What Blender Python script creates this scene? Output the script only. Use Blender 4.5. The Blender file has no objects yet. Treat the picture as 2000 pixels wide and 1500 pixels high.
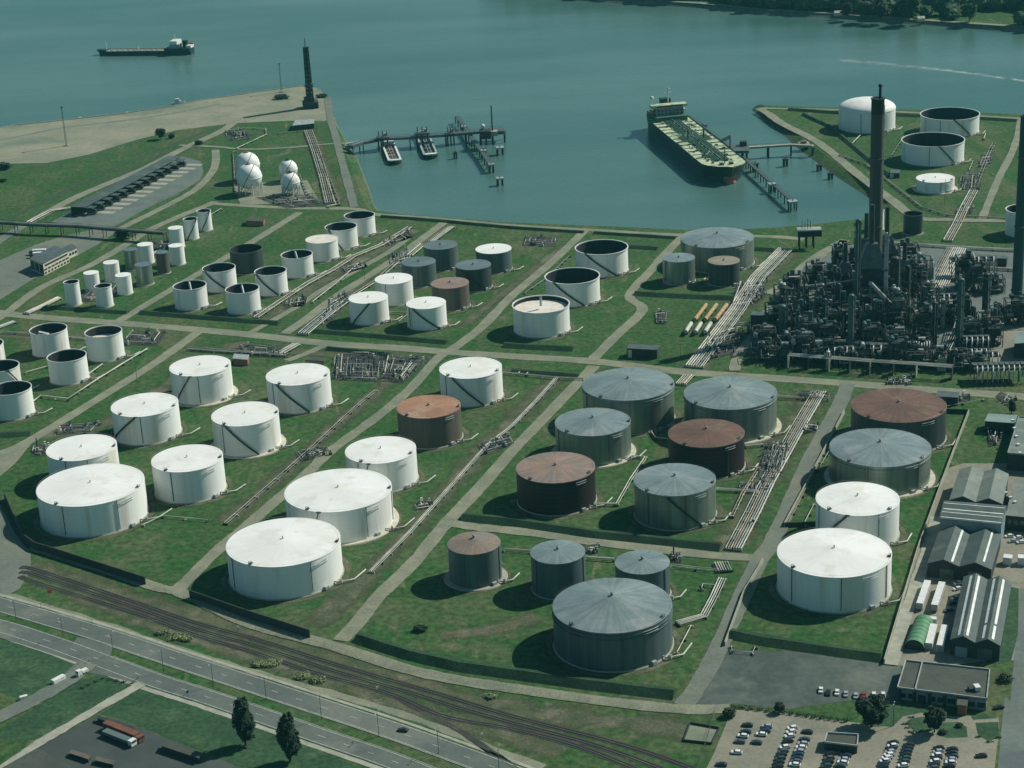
import bpy, math, random
import numpy as np
from mathutils import Vector, noise as mnoise
random.seed(7)
SC = bpy.context.scene
COL = SC.collection
R = math.radians
# ------------------------------------------------------------------ camera, world, sun, exposure
CAM_H, CAM_F, CAM_P, CAM_R = 400.0, 3711.93, R(20.7203), R(2.89374)
cam_data = bpy.data.cameras.new('camera'); cam = bpy.data.objects.new('camera', cam_data); COL.objects.link(cam)
cam_data.sensor_width = 36.0; cam_data.lens = 36.0 * CAM_F / 2000.0
cam_data.clip_start = 5.0; cam_data.clip_end = 12000.0
cam.location = (0, 0, CAM_H)
_u = Vector((0, math.sin(CAM_P), math.cos(CAM_P))); _r = Vector((1, 0, 0)); _b = Vector((0, -math.cos(CAM_P), math.sin(CAM_P)))
_cr, _sr = math.cos(CAM_R), math.sin(CAM_R)
from mathutils import Matrix
_X = _r * _cr + _u * (-_sr) * 1.0
_Y = _r * _sr + _u * _cr
# image right axis = r*cos - u*sin ; image up axis = r*sin + u*cos
cam.matrix_world = Matrix(((_X.x, _Y.x, _b.x, 0), (_X.y, _Y.y, _b.y, 0), (_X.z, _Y.z, _b.z, CAM_H), (0, 0, 0, 1)))
SC.camera = cam
SUN_EL, SUN_AZ = R(41.8), R(63.4)
world = bpy.data.worlds.new('World'); SC.world = world; world.use_nodes = True
_nt = world.node_tree; _nt.nodes.clear()
_sky = _nt.nodes.new('ShaderNodeTexSky'); _sky.sky_type = 'NISHITA'; _sky.sun_disc = False
_sky.sun_elevation = SUN_EL; _sky.sun_rotation = SUN_AZ; _sky.altitude = 100; _sky.air_density = 1.0; _sky.dust_density = 1.0; _sky.ozone_density = 1.0
_mx = _nt.nodes.new('ShaderNodeMix'); _mx.data_type = 'RGBA'; _mx.blend_type = 'MULTIPLY'; _mx.inputs[0].default_value = 1.0
_mx.inputs[7].default_value = (0.64, 1.0, 0.96, 1)
_bg = _nt.nodes.new('ShaderNodeBackground'); _bg.inputs[1].default_value = 0.066
_wo = _nt.nodes.new('ShaderNodeOutputWorld')
_nt.links.new(_sky.outputs[0], _mx.inputs[6]); _nt.links.new(_mx.outputs[2], _bg.inputs[0]); _nt.links.new(_bg.outputs[0], _wo.inputs[0])
sun_data = bpy.data.lights.new('sun', 'SUN'); sun_data.energy = 4.7; sun_data.angle = R(0.5); sun_data.color = (1.0, 0.96, 0.86)
sun = bpy.data.objects.new('sun', sun_data); COL.objects.link(sun)
_sd = Vector((math.cos(SUN_EL) * math.sin(SUN_AZ), math.cos(SUN_EL) * math.cos(SUN_AZ), math.sin(SUN_EL)))
sun.rotation_euler = _sd.to_track_quat('Z', 'Y').to_euler(); sun.location = (300, 900, 600)
vs = SC.view_settings; vs.view_transform = 'Standard'; vs.look = 'None'; vs.exposure = 0.0; vs.gamma = 1.0; vs.use_curve_mapping = False

# ------------------------------------------------------------------ photo pixel (2000x1500) -> point in the place
def G(px, py, z=0.0):
    X = px - 1000; Y = 750 - py
    u = X * _cr + Y * _sr; v = -X * _sr + Y * _cr
    dx, dy, dz = u, CAM_F * math.cos(CAM_P) + v * math.sin(CAM_P), -CAM_F * math.sin(CAM_P) + v * math.cos(CAM_P)
    t = (z - CAM_H) / dz
    return (dx * t, dy * t)
def G3(px, py, z=0.0):
    a = G(px, py, z); return (a[0], a[1], z)
def Q(x, y, z):
    z = z - CAM_H
    d = y * math.cos(CAM_P) - z * math.sin(CAM_P); v = y * math.sin(CAM_P) + z * math.cos(CAM_P)
    X = CAM_F * x / d; Y = CAM_F * v / d
    return 1000 + X * _cr - Y * _sr, 750 - (X * _sr + Y * _cr)
def height_for(base, top_y):
    X, Y = G(*base); lo, hi = 0, 300
    for _ in range(30):
        m = (lo + hi) / 2
        if Q(X, Y, m)[1] > top_y: lo = m
        else: hi = m
    return lo

# ------------------------------------------------------------------ materials
MATS = {}
def mat(name, c1, c2=None, scale=0.2, rough=0.8, metal=0.0, stretch=(1, 1, 1), c3=None, scale3=0.03, spec=0.3, rings=0.0, bump=0.0, lo=0.35, hi=0.65, detail=5, fine=0.0, radial=0.0):
    if name in MATS: return MATS[name]
    m = bpy.data.materials.new(name); m.use_nodes = True; nt = m.node_tree; N = nt.nodes; L = nt.links
    b = N['Principled BSDF']; b.inputs['Roughness'].default_value = rough; b.inputs['Metallic'].default_value = metal
    b.inputs['Specular IOR Level'].default_value = spec
    tc = N.new('ShaderNodeTexCoord'); oi = N.new('ShaderNodeObjectInfo')
    ad = N.new('ShaderNodeVectorMath'); ad.operation = 'ADD'
    sc_ = N.new('ShaderNodeVectorMath'); sc_.operation = 'SCALE'; L.new(oi.outputs['Location'], sc_.inputs[0]); sc_.inputs['Scale'].default_value = 0.37
    L.new(tc.outputs['Object'], ad.inputs[0]); L.new(sc_.outputs[0], ad.inputs[1])
    mp = N.new('ShaderNodeMapping'); mp.inputs['Scale'].default_value = stretch; L.new(ad.outputs[0], mp.inputs[0])
    def nz(s, d=detail):
        n = N.new('ShaderNodeTexNoise'); n.inputs['Scale'].default_value = s; n.inputs['Detail'].default_value = d; n.inputs['Roughness'].default_value = 0.6
        L.new(mp.outputs[0], n.inputs['Vector']); return n
    def ramp(src, a, e):
        r = N.new('ShaderNodeMapRange'); r.inputs[1].default_value = a; r.inputs[2].default_value = e; r.interpolation_type = 'SMOOTHSTEP'
        L.new(src, r.inputs[0]); return r.outputs[0]
    def mix(f, a, c, mode='MIX'):
        x = N.new('ShaderNodeMix'); x.data_type = 'RGBA'; x.blend_type = mode
        if isinstance(f, float): x.inputs[0].default_value = f
        else: L.new(f, x.inputs[0])
        for k, v in ((6, a), (7, c)):
            if isinstance(v, tuple): x.inputs[k].default_value = (*v, 1)
            else: L.new(v, x.inputs[k])
        return x.outputs[2]
    col = c1
    if c2 is not None: col = mix(ramp(nz(scale).outputs[0], lo, hi), c1, c2)
    if c3 is not None: col = mix(ramp(nz(scale3, 4).outputs[0], 0.52, 0.66), col, c3)
    if fine > 0:
        f = ramp(nz(scale * 9, 3).outputs[0], 0.3, 0.7)
        v = N.new('ShaderNodeMapRange'); L.new(f, v.inputs[0]); v.inputs[3].default_value = 1 - fine; v.inputs[4].default_value = 1 + fine
        cb = N.new('ShaderNodeCombineColor')
        for k in range(3): L.new(v.outputs[0], cb.inputs[k])
        col = mix(1.0, col, cb.outputs[0], 'MULTIPLY')
    if radial > 0:
        sx = N.new('ShaderNodeSeparateXYZ'); L.new(tc.outputs['Object'], sx.inputs[0])
        an = N.new('ShaderNodeMath'); an.operation = 'ARCTAN2'; L.new(sx.outputs[1], an.inputs[0]); L.new(sx.outputs[0], an.inputs[1])
        ln = N.new('ShaderNodeVectorMath'); ln.operation = 'LENGTH'; L.new(tc.outputs['Object'], ln.inputs[0])
        k1 = N.new('ShaderNodeMath'); k1.operation = 'MULTIPLY'; k1.inputs[1].default_value = 9.0; L.new(an.outputs[0], k1.inputs[0])
        k2 = N.new('ShaderNodeMath'); k2.operation = 'MULTIPLY'; k2.inputs[1].default_value = .07; L.new(ln.outputs['Value'], k2.inputs[0])
        cx_ = N.new('ShaderNodeCombineXYZ'); L.new(k1.outputs[0], cx_.inputs[0]); L.new(k2.outputs[0], cx_.inputs[1]); L.new(oi.outputs['Random'], cx_.inputs[2])
        n_ = N.new('ShaderNodeTexNoise'); n_.inputs['Scale'].default_value = 1.0; n_.inputs['Detail'].default_value = 5; L.new(cx_.outputs[0], n_.inputs['Vector'])
        v_ = N.new('ShaderNodeMapRange'); v_.inputs[1].default_value = .3; v_.inputs[2].default_value = .7; v_.inputs[3].default_value = 1 - radial; v_.inputs[4].default_value = 1 + radial; L.new(n_.outputs[0], v_.inputs[0])
        s1 = N.new('ShaderNodeMath'); s1.operation = 'MULTIPLY'; s1.inputs[1].default_value = 32 / 6.2832; L.new(an.outputs[0], s1.inputs[0])
        s2 = N.new('ShaderNodeMath'); s2.operation = 'FRACT'; L.new(s1.outputs[0], s2.inputs[0])
        s3 = N.new('ShaderNodeMath'); s3.operation = 'LESS_THAN'; s3.inputs[1].default_value = .10; L.new(s2.outputs[0], s3.inputs[0])
        s4 = N.new('ShaderNodeMath'); s4.operation = 'MULTIPLY_ADD'; s4.inputs[1].default_value = -radial * .9; L.new(s3.outputs[0], s4.inputs[0]); L.new(v_.outputs[0], s4.inputs[2])
        cb = N.new('ShaderNodeCombineColor')
        for k in range(3): L.new(s4.outputs[0], cb.inputs[k])
        col = mix(1.0, col, cb.outputs[0], 'MULTIPLY')
    if rings > 0:
        sx = N.new('ShaderNodeSeparateXYZ'); L.new(tc.outputs['Object'], sx.inputs[0])
        md = N.new('ShaderNodeMath'); md.operation = 'MODULO'; md.inputs[1].default_value = 2.5; L.new(sx.outputs[2], md.inputs[0])
        ls = N.new('ShaderNodeMath'); ls.operation = 'LESS_THAN'; ls.inputs[1].default_value = 0.28; L.new(md.outputs[0], ls.inputs[0])
        ml = N.new('ShaderNodeMath'); ml.operation = 'MULTIPLY'; ml.inputs[1].default_value = rings; L.new(ls.outputs[0], ml.inputs[0])
        col = mix(ml.outputs[0], col, (0.1, 0.1, 0.09))
    if isinstance(col, tuple): b.inputs['Base Color'].default_value = (*col, 1)
    else: L.new(col, b.inputs['Base Color'])
    if bump > 0:
        bp = N.new('ShaderNodeBump'); bp.inputs['Strength'].default_value = bump; bp.inputs['Distance'].default_value = 0.3
        L.new(nz(scale * 4).outputs[0], bp.inputs['Height']); L.new(bp.outputs[0], b.inputs['Normal'])
    MATS[name] = m; return m
VST = (1, 1, 0.06)
M = dict(
 white_shell=mat('white_shell', (.84, .84, .80), (.79, .80, .76), .35, .55, stretch=VST, rings=.06, c3=(.68, .65, .57), scale3=.12),
 white_roof=mat('white_roof', (.80, .80, .77), (.74, .74, .70), .05, .6, c3=(.70, .69, .63), scale3=.09, radial=.03),
 grey_shell=mat('grey_shell', (.27, .33, .29), (.19, .25, .225), .3, .36, .5, stretch=VST, rings=.14, c3=(.22, .22, .17), scale3=.15),
 grey_roof=mat('grey_roof', (.29, .345, .335), (.22, .275, .27), .07, .36, .35, c3=(.35, .38, .36), scale3=.05, fine=.06, radial=.17),
 dark_shell=mat('dark_shell', (.065, .085, .083), (.045, .06, .062), .3, .5, .2, stretch=VST, rings=.12),
 slate_shell=mat('slate_shell', (.12, .165, .165), (.085, .12, .125), .3, .5, .2, stretch=VST, rings=.12),
 slate_roof=mat('slate_roof', (.13, .185, .185), (.10, .14, .15), .07, .6, fine=.05),
 rust_roof=mat('rust_roof', (.36, .19, .12), (.27, .15, .10), .09, .85, c3=(.36, .25, .18), scale3=.06, fine=.1, radial=.1),
 rust_roof_dark=mat('rust_roof_dark', (.15, .085, .065), (.11, .07, .055), .06, .85, c3=(.17, .12, .075), scale3=.05, fine=.1, radial=.16),
 rust_roof_pale=mat('rust_roof_pale', (.27, .185, .145), (.21, .165, .14), .12, .85, c3=(.19, .17, .15), scale3=.1, fine=.1, radial=.16),
 rust_roof_grey=mat('rust_roof_grey', (.22, .17, .135), (.17, .16, .145), .12, .85, c3=(.26, .17, .12), scale3=.1, fine=.12, radial=.12),
 maroon_shell=mat('maroon_shell', (.026, .016, .019), (.018, .013, .016), .3, .55, stretch=VST, rings=.2),
 brown_shell=mat('brown_shell', (.14, .12, .095), (.09, .085, .07), .3, .6, stretch=VST, rings=.2),
 beige_roof=mat('beige_roof', (.26, .24, .18), (.2, .18, .14), .1, .8),
 inner_dark=mat('inner_dark', (.032, .036, .042), (.02, .024, .03), .3, .8, stretch=VST),  # dark rust inside open tanks, with the shade in there mixed into the colour
 deck_dark=mat('deck_dark', (.04, .045, .05), (.03, .033, .04), .2, .8),
 deck_pale=mat('deck_pale', (.75, .70, .62), (.62, .55, .47), .15, .7),
 concrete=mat('concrete', (.36, .36, .29), (.27, .28, .22), .2, .9, fine=.1),
 concrete_pale=mat('concrete_pale', (.55, .52, .41), (.42, .41, .32), .3, .9),
 steel_dark=mat('steel_dark', (.045, .06, .058), (.028, .04, .04), .3, .6),
 steel_mid=mat('steel_mid', (.13, .16, .16), (.09, .11, .11), .3, .5, .3),
 steel_pale=mat('steel_pale', (.42, .46, .45), (.30, .34, .33), .3, .5, .2),
 pipe_white=mat('pipe_white', (.60, .59, .51), (.40, .41, .35), .12, .55, c3=(.38, .36, .29), scale3=.05),
 pipe_brown=mat('pipe_brown', (.30, .24, .17), (.2, .17, .12), .1, .6),
 pipe_grey=mat('pipe_grey', (.34, .37, .34), (.22, .25, .23), .1, .5, .2),
 teal=mat('teal', (.06, .12, .11), (.04, .085, .08), .2, .5, stretch=VST, rings=.3),
 teal_dark=mat('teal_dark', (.025, .045, .045), (.016, .03, .03), .2, .6),
 black=mat('black', (.012, .014, .016), rough=.6),
 grating=mat('grating', (.025, .036, .037), (.018, .026, .027), .5, .8),
 lot=mat('lot', (.085, .108, .095), (.055, .075, .068), .035, .9, c3=(.12, .14, .115), scale3=.025, fine=.12, lo=.42, hi=.58),
 asphalt=mat('asphalt', (.115, .138, .122), (.09, .11, .10), .05, .9, c3=(.15, .165, .14), scale3=.02, fine=.07),
 asphalt_light=mat('asphalt_light', (.14, .17, .15), (.11, .135, .12), .04, .9, c3=(.10, .12, .12), scale3=.03, fine=.08),
 road=mat('road', (.235, .24, .17), (.175, .19, .135), .08, .95, c3=(.16, .18, .13), scale3=.03, fine=.12),
 road_grey=mat('road_grey', (.155, .175, .145), (.12, .145, .12), .06, .95, c3=(.18, .19, .14), scale3=.03, fine=.1),
 gravel=mat('gravel', (.26, .255, .18), (.20, .21, .15), .025, .95, c3=(.14, .175, .13), scale3=.012, fine=.08),
 paving=mat('paving', (.25, .235, .18), (.20, .195, .15), .06, .95, c3=(.17, .18, .14), scale3=.04, fine=.1),
 dark_yard=mat('dark_yard', (.06, .075, .07), (.045, .06, .055), .06, .95, c3=(.075, .09, .08), scale3=.03),
 ballast=mat('ballast', (.060, .060, .050), (.040, .044, .038), .15, .95, c3=(.085, .10, .065), scale3=.06, fine=.2),
 rail=mat('rail', (.16, .15, .14), rough=.4, metal=.6),
 sleeper=mat('sleeper', (.07, .065, .055), rough=.9),
 paint=mat('paint', (.42, .45, .40), (.26, .29, .26), .5, .8),
 bund_grass=mat('bund_grass', (.03, .075, .036), (.022, .055, .028), .12, .95, fine=.3),
 lush=mat('lush', (.033, .085, .036), (.022, .062, .028), .05, .95, c3=(.05, .10, .045), scale3=.04, fine=.3),
 wall_shade=mat('wall_shade', (.055, .06, .055), (.04, .046, .042), .2, .9),  # concrete of the walls standing in shade; that shade is put into the colour
 stone_bank=mat('stone_bank', (.13, .15, .12), (.08, .10, .085), .2, .95, fine=.25),
 leaf=mat('leaf', (.030, .062, .030), (.018, .042, .022), .8, .8, fine=.3),
 leaf_dark=mat('leaf_dark', (.022, .052, .026), (.012, .030, .018), .8, .8, fine=.3),
 leaf_far=mat('leaf_far', (.050, .105, .055), (.028, .068, .040), .02, .9, c3=(.085, .14, .06), scale3=.012, fine=.3),
 leaf_pale=mat('leaf_pale', (.28, .32, .17), (.16, .22, .10), .6, .9, fine=.3),
 trunk=mat('trunk', (.07, .055, .04), rough=.9),
 roof_sheet=mat('roof_sheet', (.075, .105, .095), (.055, .08, .078), .15, .7, c3=(.10, .13, .11), scale3=.08, fine=.12),
 roof_sheet_light=mat('roof_sheet_light', (.17, .20, .175), (.13, .16, .145), .15, .75, c3=(.21, .23, .19), scale3=.08, fine=.12),
 roof_felt=mat('roof_felt', (.075, .085, .07), (.06, .07, .058), .08, .9, c3=(.055, .065, .055), scale3=.09, fine=.12),
 roof_teal=mat('roof_teal', (.22, .30, .28), (.17, .25, .235), .1, .7, fine=.08),
 wall_panel=mat('wall_panel', (.24, .31, .32), (.19, .26, .27), .2, .7),
 wall_dark=mat('wall_dark', (.045, .055, .055), (.03, .04, .042), .2, .8),
 wall_cream=mat('wall_cream', (.62, .58, .46), (.52, .49, .39), .2, .8),
 brick=mat('brick', (.30, .14, .09), (.22, .12, .08), .5, .9),
 glass=mat('glass', (.03, .045, .05), rough=.15, spec=.6),
 skylight=mat('skylight', (.72, .75, .70), (.55, .60, .56), .3, .5),
 white_paint=mat('white_paint', (.72, .73, .70), (.62, .63, .6), .5, .5),
 green_hut=mat('green_hut', (.10, .26, .13), (.08, .21, .11), .3, .6),
 ship_hull=mat('ship_hull', (.022, .060, .050), (.016, .042, .038), .1, .5),
 ship_grey=mat('ship_grey', (.22, .25, .22), (.13, .16, .15), .3, .7),
 ship_red=mat('ship_red', (.42, .17, .11), (.30, .14, .09), .1, .7),
 ship_blue=mat('ship_blue', (.02, .045, .075), (.016, .035, .055), .1, .5),
 deck_green=mat('deck_green', (.50, .55, .36), (.34, .42, .28), .2, .8, c3=(.12, .24, .17), scale3=.1, fine=.3),
 deck_machinery=mat('deck_machinery', (.045, .115, .08), (.06, .14, .10), .2, .7),
 orange=mat('orange', (.50, .10, .03), rough=.6),
 orange_pipe=mat('orange_pipe', (.36, .19, .08), (.42, .34, .2), .3, .7),
 red_truck=mat('red_truck', (.20, .08, .05), (.13, .06, .045), .3, .7),
 truck_teal=mat('truck_teal', (.11, .155, .145), rough=.6),
)
def smooth_ground(name, base, alt, dry, dark):
    m = mat(name, base, alt, .035, .95, c3=dry, scale3=.009, fine=.22)
    return m
# ------------------------------------------------------------------ mesh builder
class MB:
    def __init__(s): s.v = []; s.f = []; s.mi = []; s.sm = []
    def add(s, v, f, mi=0, sm=False):
        o = len(s.v); s.v.extend([tuple(p) for p in v])
        for q in f: s.f.append(tuple(i + o for i in q)); s.mi.append(mi); s.sm.append(sm)
        return s
    def box(s, c, d, rz=0.0, mi=0):
        cx, cy, cz = c; a, b, h = d[0] / 2, d[1] / 2, d[2] / 2; ca, sa = math.cos(rz), math.sin(rz)
        v = []
        for z in (-h, h):
            for x, y in ((-a, -b), (a, -b), (a, b), (-a, b)): v.append((cx + x * ca - y * sa, cy + x * sa + y * ca, cz + z))
        return s.add(v, [(3, 2, 1, 0), (4, 5, 6, 7), (0, 1, 5, 4), (1, 2, 6, 5), (2, 3, 7, 6), (3, 0, 4, 7)], mi)
    def prism(s, poly, z0, z1, mi=0, cap=True):
        n = len(poly)
        ar = sum(poly[i][0] * poly[(i + 1) % n][1] - poly[(i + 1) % n][0] * poly[i][1] for i in range(n))
        if ar < 0: poly = poly[::-1]
        v = [(p[0], p[1], z0) for p in poly] + [(p[0], p[1], z1) for p in poly]
        f = [(i, (i + 1) % n, n + (i + 1) % n, n + i) for i in range(n)]
        if cap: f += [tuple(range(n, 2 * n)), tuple(range(n - 1, -1, -1))]
        return s.add(v, f, mi)
    def cyl(s, x, y, z0, z1, r0, r1=None, n=16, caps=True, mi=0, sm=True, a0=0):
        r1 = r0 if r1 is None else r1
        v = []; 
        for k in range(n):
            a = a0 + 2 * math.pi * k / n; v.append((x + r0 * math.cos(a), y + r0 * math.sin(a), z0))
        for k in range(n):
            a = a0 + 2 * math.pi * k / n; v.append((x + r1 * math.cos(a), y + r1 * math.sin(a), z1))
        s.add(v, [(k, (k + 1) % n, n + (k + 1) % n, n + k) for k in range(n)], mi, sm)
        if caps:
            s.add(v[n:], [tuple(range(n))], mi); s.add(v[:n], [tuple(range(n - 1, -1, -1))], mi)
        return s
    def ring(s, x, y, z0, z1, ri, ro, n=48, mi=0):
        v = []
        for z, r in ((z0, ro), (z1, ro), (z1, ri), (z0, ri)):
            for k in range(n):
                a = 2 * math.pi * k / n; v.append((x + r * math.cos(a), y + r * math.sin(a), z))
        f = []
        for j in range(4):
            for k in range(n):
                f.append((j * n + k, j * n + (k + 1) % n, ((j + 1) % 4) * n + (k + 1) % n, ((j + 1) % 4) * n + k))
        return s.add(v, f, mi)
    def tube(s, pts, r, n=6, mi=0, caps=True):
        pts = [Vector(p) for p in pts]; m = len(pts); rings = []
        for i, p in enumerate(pts):
            t = ((pts[min(i + 1, m - 1)] - p).normalized() + (p - pts[max(i - 1, 0)]).normalized())
            t.normalize()
            up = Vector((0, 0, 1)) if abs(t.z) < .9 else Vector((1, 0, 0))
            a = t.cross(up).normalized(); b = a.cross(t)
            rings.append([p + (a * math.cos(2 * math.pi * k / n) + b * math.sin(2 * math.pi * k / n)) * r for k in range(n)])
        v = [q for g in rings for q in g]; f = []
        for i in range(m - 1):
            for k in range(n): f.append((i * n + k, i * n + (k + 1) % n, (i + 1) * n + (k + 1) % n, (i + 1) * n + k))
        s.add(v, f, mi, n > 4)
        if caps: s.add(rings[0], [tuple(range(n))], mi); s.add(rings[-1], [tuple(range(n - 1, -1, -1))], mi)
        return s
    def beam(s, p, q, w, mi=0): return s.tube([p, q], w * .707, 4, mi)
    def sphere(s, c, r, n=20, m=12, sz=1.0, mi=0):
        v = [(c[0], c[1], c[2] + r * sz)]
        for j in range(1, m):
            t = math.pi * j / m
            for k in range(n):
                a = 2 * math.pi * k / n; v.append((c[0] + r * math.sin(t) * math.cos(a), c[1] + r * math.sin(t) * math.sin(a), c[2] + r * sz * math.cos(t)))
        v.append((c[0], c[1], c[2] - r * sz)); f = []
        for k in range(n): f.append((0, 1 + k, 1 + (k + 1) % n))
        for j in range(m - 2):
            for k in range(n):
                a = 1 + j * n + k; b = 1 + j * n + (k + 1) % n; f.append((a, a + n, b + n, b))
        L = len(v) - 1; o = 1 + (m - 2) * n
        for k in range(n): f.append((o + k, L, o + (k + 1) % n))
        return s.add(v, f, mi, True)
    def quad(s, a, b, c, d, mi=0): return s.add([a, b, c, d], [(0, 1, 2, 3)], mi)
    def build(s, name, mats, parent=None, loc=None, origin=None):
        me = bpy.data.meshes.new(name); me.from_pydata(s.v, [], s.f)
        if not isinstance(mats, (list, tuple)): mats = [mats]
        for m_ in mats: me.materials.append(M[m_] if isinstance(m_, str) else m_)
        if len(s.f):
            if len(mats) > 1: me.polygons.foreach_set('material_index', s.mi)
            me.polygons.foreach_set('use_smooth', s.sm)
        me.update(); me.validate()
        o = bpy.data.objects.new(name, me); COL.objects.link(o)
        if parent is not None: o.parent = parent
        if loc is not None: o.location = loc
        return o
def tag(o, label=None, cat=None, group=None, kind=None):
    if label: o['label'] = label
    if cat: o['category'] = cat
    if group: o['group'] = group
    if kind: o['kind'] = kind
    return o
def thing(name, label, cat, loc=(0, 0, 0), rz=0.0, group=None):
    o = bpy.data.objects.new(name, None); COL.objects.link(o); o.empty_display_size = 1
    o.location = loc; o.rotation_euler = (0, 0, rz); return tag(o, label, cat, group)
def dup(o, parent=None, loc=None, rz=None):
    c = o.copy(); COL.objects.link(c)
    if parent is not None: c.parent = parent
    if loc is not None: c.location = loc
    if rz is not None: c.rotation_euler = (0, 0, rz)
    for ch in list(o.children): dup(ch, c)
    return c
def resample(pts, step):
    out = [pts[0]]
    for a, b in zip(pts[:-1], pts[1:]):
        L = math.dist(a, b); n = max(1, int(L / step))
        for k in range(1, n + 1): out.append(tuple(a[i] + (b[i] - a[i]) * k / n for i in range(len(a))))
    return out
def spline(pts, n=6):
    P = [pts[0]] + list(pts) + [pts[-1]]; out = []
    for i in range(1, len(P) - 2):
        p0, p1, p2, p3 = P[i - 1:i + 3]
        for k in range(n):
            t = k / n
            out.append(tuple(.5 * ((2 * p1[j]) + (-p0[j] + p2[j]) * t + (2 * p0[j] - 5 * p1[j] + 4 * p2[j] - p3[j]) * t * t + (-p0[j] + 3 * p1[j] - 3 * p2[j] + p3[j]) * t ** 3) for j in range(len(p1))))
    out.append(tuple(pts[-1])); return out
def strip_mesh(mb, line, w, z, jit=0.0, mi=0):
    n = len(line); v = []
    for i, p in enumerate(line):
        a = line[max(i - 1, 0)]; b = line[min(i + 1, n - 1)]
        dx, dy = b[0] - a[0], b[1] - a[1]; L = math.hypot(dx, dy) or 1
        nx, ny = -dy / L, dx / L; wl = w / 2 + random.uniform(-jit, jit); wr = w / 2 + random.uniform(-jit, jit)
        v += [(p[0] + nx * wl, p[1] + ny * wl, z), (p[0] - nx * wr, p[1] - ny * wr, z)]
    mb.add(v, [(2 * i, 2 * i + 1, 2 * i + 3, 2 * i + 2) for i in range(n - 1)], mi)
def edged(name, src):
    m = M[src].copy(); m.name = name; nt = m.node_tree; N = nt.nodes; L = nt.links; b = N['Principled BSDF']; out = N['Material Output']
    at = N.new('ShaderNodeAttribute'); at.attribute_name = 'inner'; tc = N.new('ShaderNodeTexCoord')
    n = N.new('ShaderNodeTexNoise'); n.inputs['Scale'].default_value = .28; n.inputs['Detail'].default_value = 7; n.inputs['Roughness'].default_value = .7; L.new(tc.outputs['Object'], n.inputs['Vector'])
    a = N.new('ShaderNodeMath'); a.operation = 'MULTIPLY_ADD'; a.inputs[1].default_value = 1.6; L.new(at.outputs['Fac'], a.inputs[0]); L.new(n.outputs[0], a.inputs[2])
    r = N.new('ShaderNodeMapRange'); r.inputs[1].default_value = .52; r.inputs[2].default_value = .86; L.new(a.outputs[0], r.inputs[0])
    if src == 'scrub': a.inputs[1].default_value = 1.0; r.inputs[1].default_value = .45; r.inputs[2].default_value = 1.55; n.inputs['Scale'].default_value = .11; n.inputs['Detail'].default_value = 9; r.inputs[4].default_value = .9
    tr = N.new('ShaderNodeBsdfTransparent'); ms = N.new('ShaderNodeMixShader'); L.new(r.outputs[0], ms.inputs[0]); L.new(tr.outputs[0], ms.inputs[1]); L.new(b.outputs[0], ms.inputs[2]); L.new(ms.outputs[0], out.inputs['Surface'])
    M[name] = m
M['scrub'] = mat('scrub', (.115, .118, .068), (.06, .085, .042), .09, .95, c3=(.16, .155, .105), scale3=.05, fine=.3)
M['ditch'] = mat('ditch', (.035, .06, .035), (.05, .07, .045), .1, .95, fine=.2)
for _k in ('road', 'road_grey', 'concrete', 'ditch', 'scrub'): edged(_k + '_worn', _k)
def worn_strip(name, line, w, m, z, jit=.3):
    n = len(line); g = MB(); inner = []
    for i, p in enumerate(line):
        a = line[max(i - 1, 0)]; b = line[min(i + 1, n - 1)]; dx, dy = b[0] - a[0], b[1] - a[1]; L = math.hypot(dx, dy) or 1; nx, ny = -dy / L, dx / L; ww = (w + 1.4) / 2 + random.uniform(-jit, jit)
        for s, iv in ((1, 0.0), (.72, .5), (.36, 1.0), (-.36, 1.0), (-.72, .5), (-1, 0.0)): g.v.append((p[0] + nx * ww * s, p[1] + ny * ww * s, z)); inner.append(iv)
    for i in range(n - 1):
        for j in range(5): g.f.append((6 * i + j, 6 * i + j + 1, 6 * i + j + 7, 6 * i + j + 6)); g.mi.append(0); g.sm.append(False)
    o = g.build(name, m + '_worn')
    if len(o.data.vertices) == len(inner): o.data.attributes.new('inner', 'FLOAT', 'POINT').data.foreach_set('value', inner)
    return o
def wp(pts, z=0.0): return [G(x, y, z) for x, y in pts]
# ------------------------------------------------------------------ water, land, far shore
from mathutils.geometry import tessellate_polygon
def struct(o): o['kind'] = 'structure'; return o
WZ = -4.0
wm = bpy.data.materials.new('water'); wm.use_nodes = True
_n = wm.node_tree; _b = _n.nodes['Principled BSDF']; _tc = _n.nodes.new('ShaderNodeTexCoord')
_b.inputs['Roughness'].default_value = 0.22; _b.inputs['Specular IOR Level'].default_value = 0.5; _b.inputs['IOR'].default_value = 1.33
_mp = _n.nodes.new('ShaderNodeMapping'); _mp.inputs['Scale'].default_value = (.35, 1, 1); _mp.inputs['Rotation'].default_value = (0, 0, R(-6)); _n.links.new(_tc.outputs['Object'], _mp.inputs[0])
_nz = _n.nodes.new('ShaderNodeTexNoise'); _nz.inputs['Scale'].default_value = .0045; _nz.inputs['Detail'].default_value = 6; _n.links.new(_mp.outputs[0], _nz.inputs['Vector'])
_cr_ = _n.nodes.new('ShaderNodeMix'); _cr_.data_type = 'RGBA'; _cr_.inputs[6].default_value = (.048, .118, .100, 1); _cr_.inputs[7].default_value = (.090, .172, .150, 1)
_mr = _n.nodes.new('ShaderNodeMapRange'); _mr.inputs[1].default_value = .36; _mr.inputs[2].default_value = .62; _n.links.new(_nz.outputs[0], _mr.inputs[0]); _n.links.new(_mr.outputs[0], _cr_.inputs[0])
_n.links.new(_cr_.outputs[2], _b.inputs['Base Color'])
_n2 = _n.nodes.new('ShaderNodeTexNoise'); _n2.inputs['Scale'].default_value = .22; _n2.inputs['Detail'].default_value = 5; _n2.inputs['Roughness'].default_value = .65; _n.links.new(_mp.outputs[0], _n2.inputs['Vector'])
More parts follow.
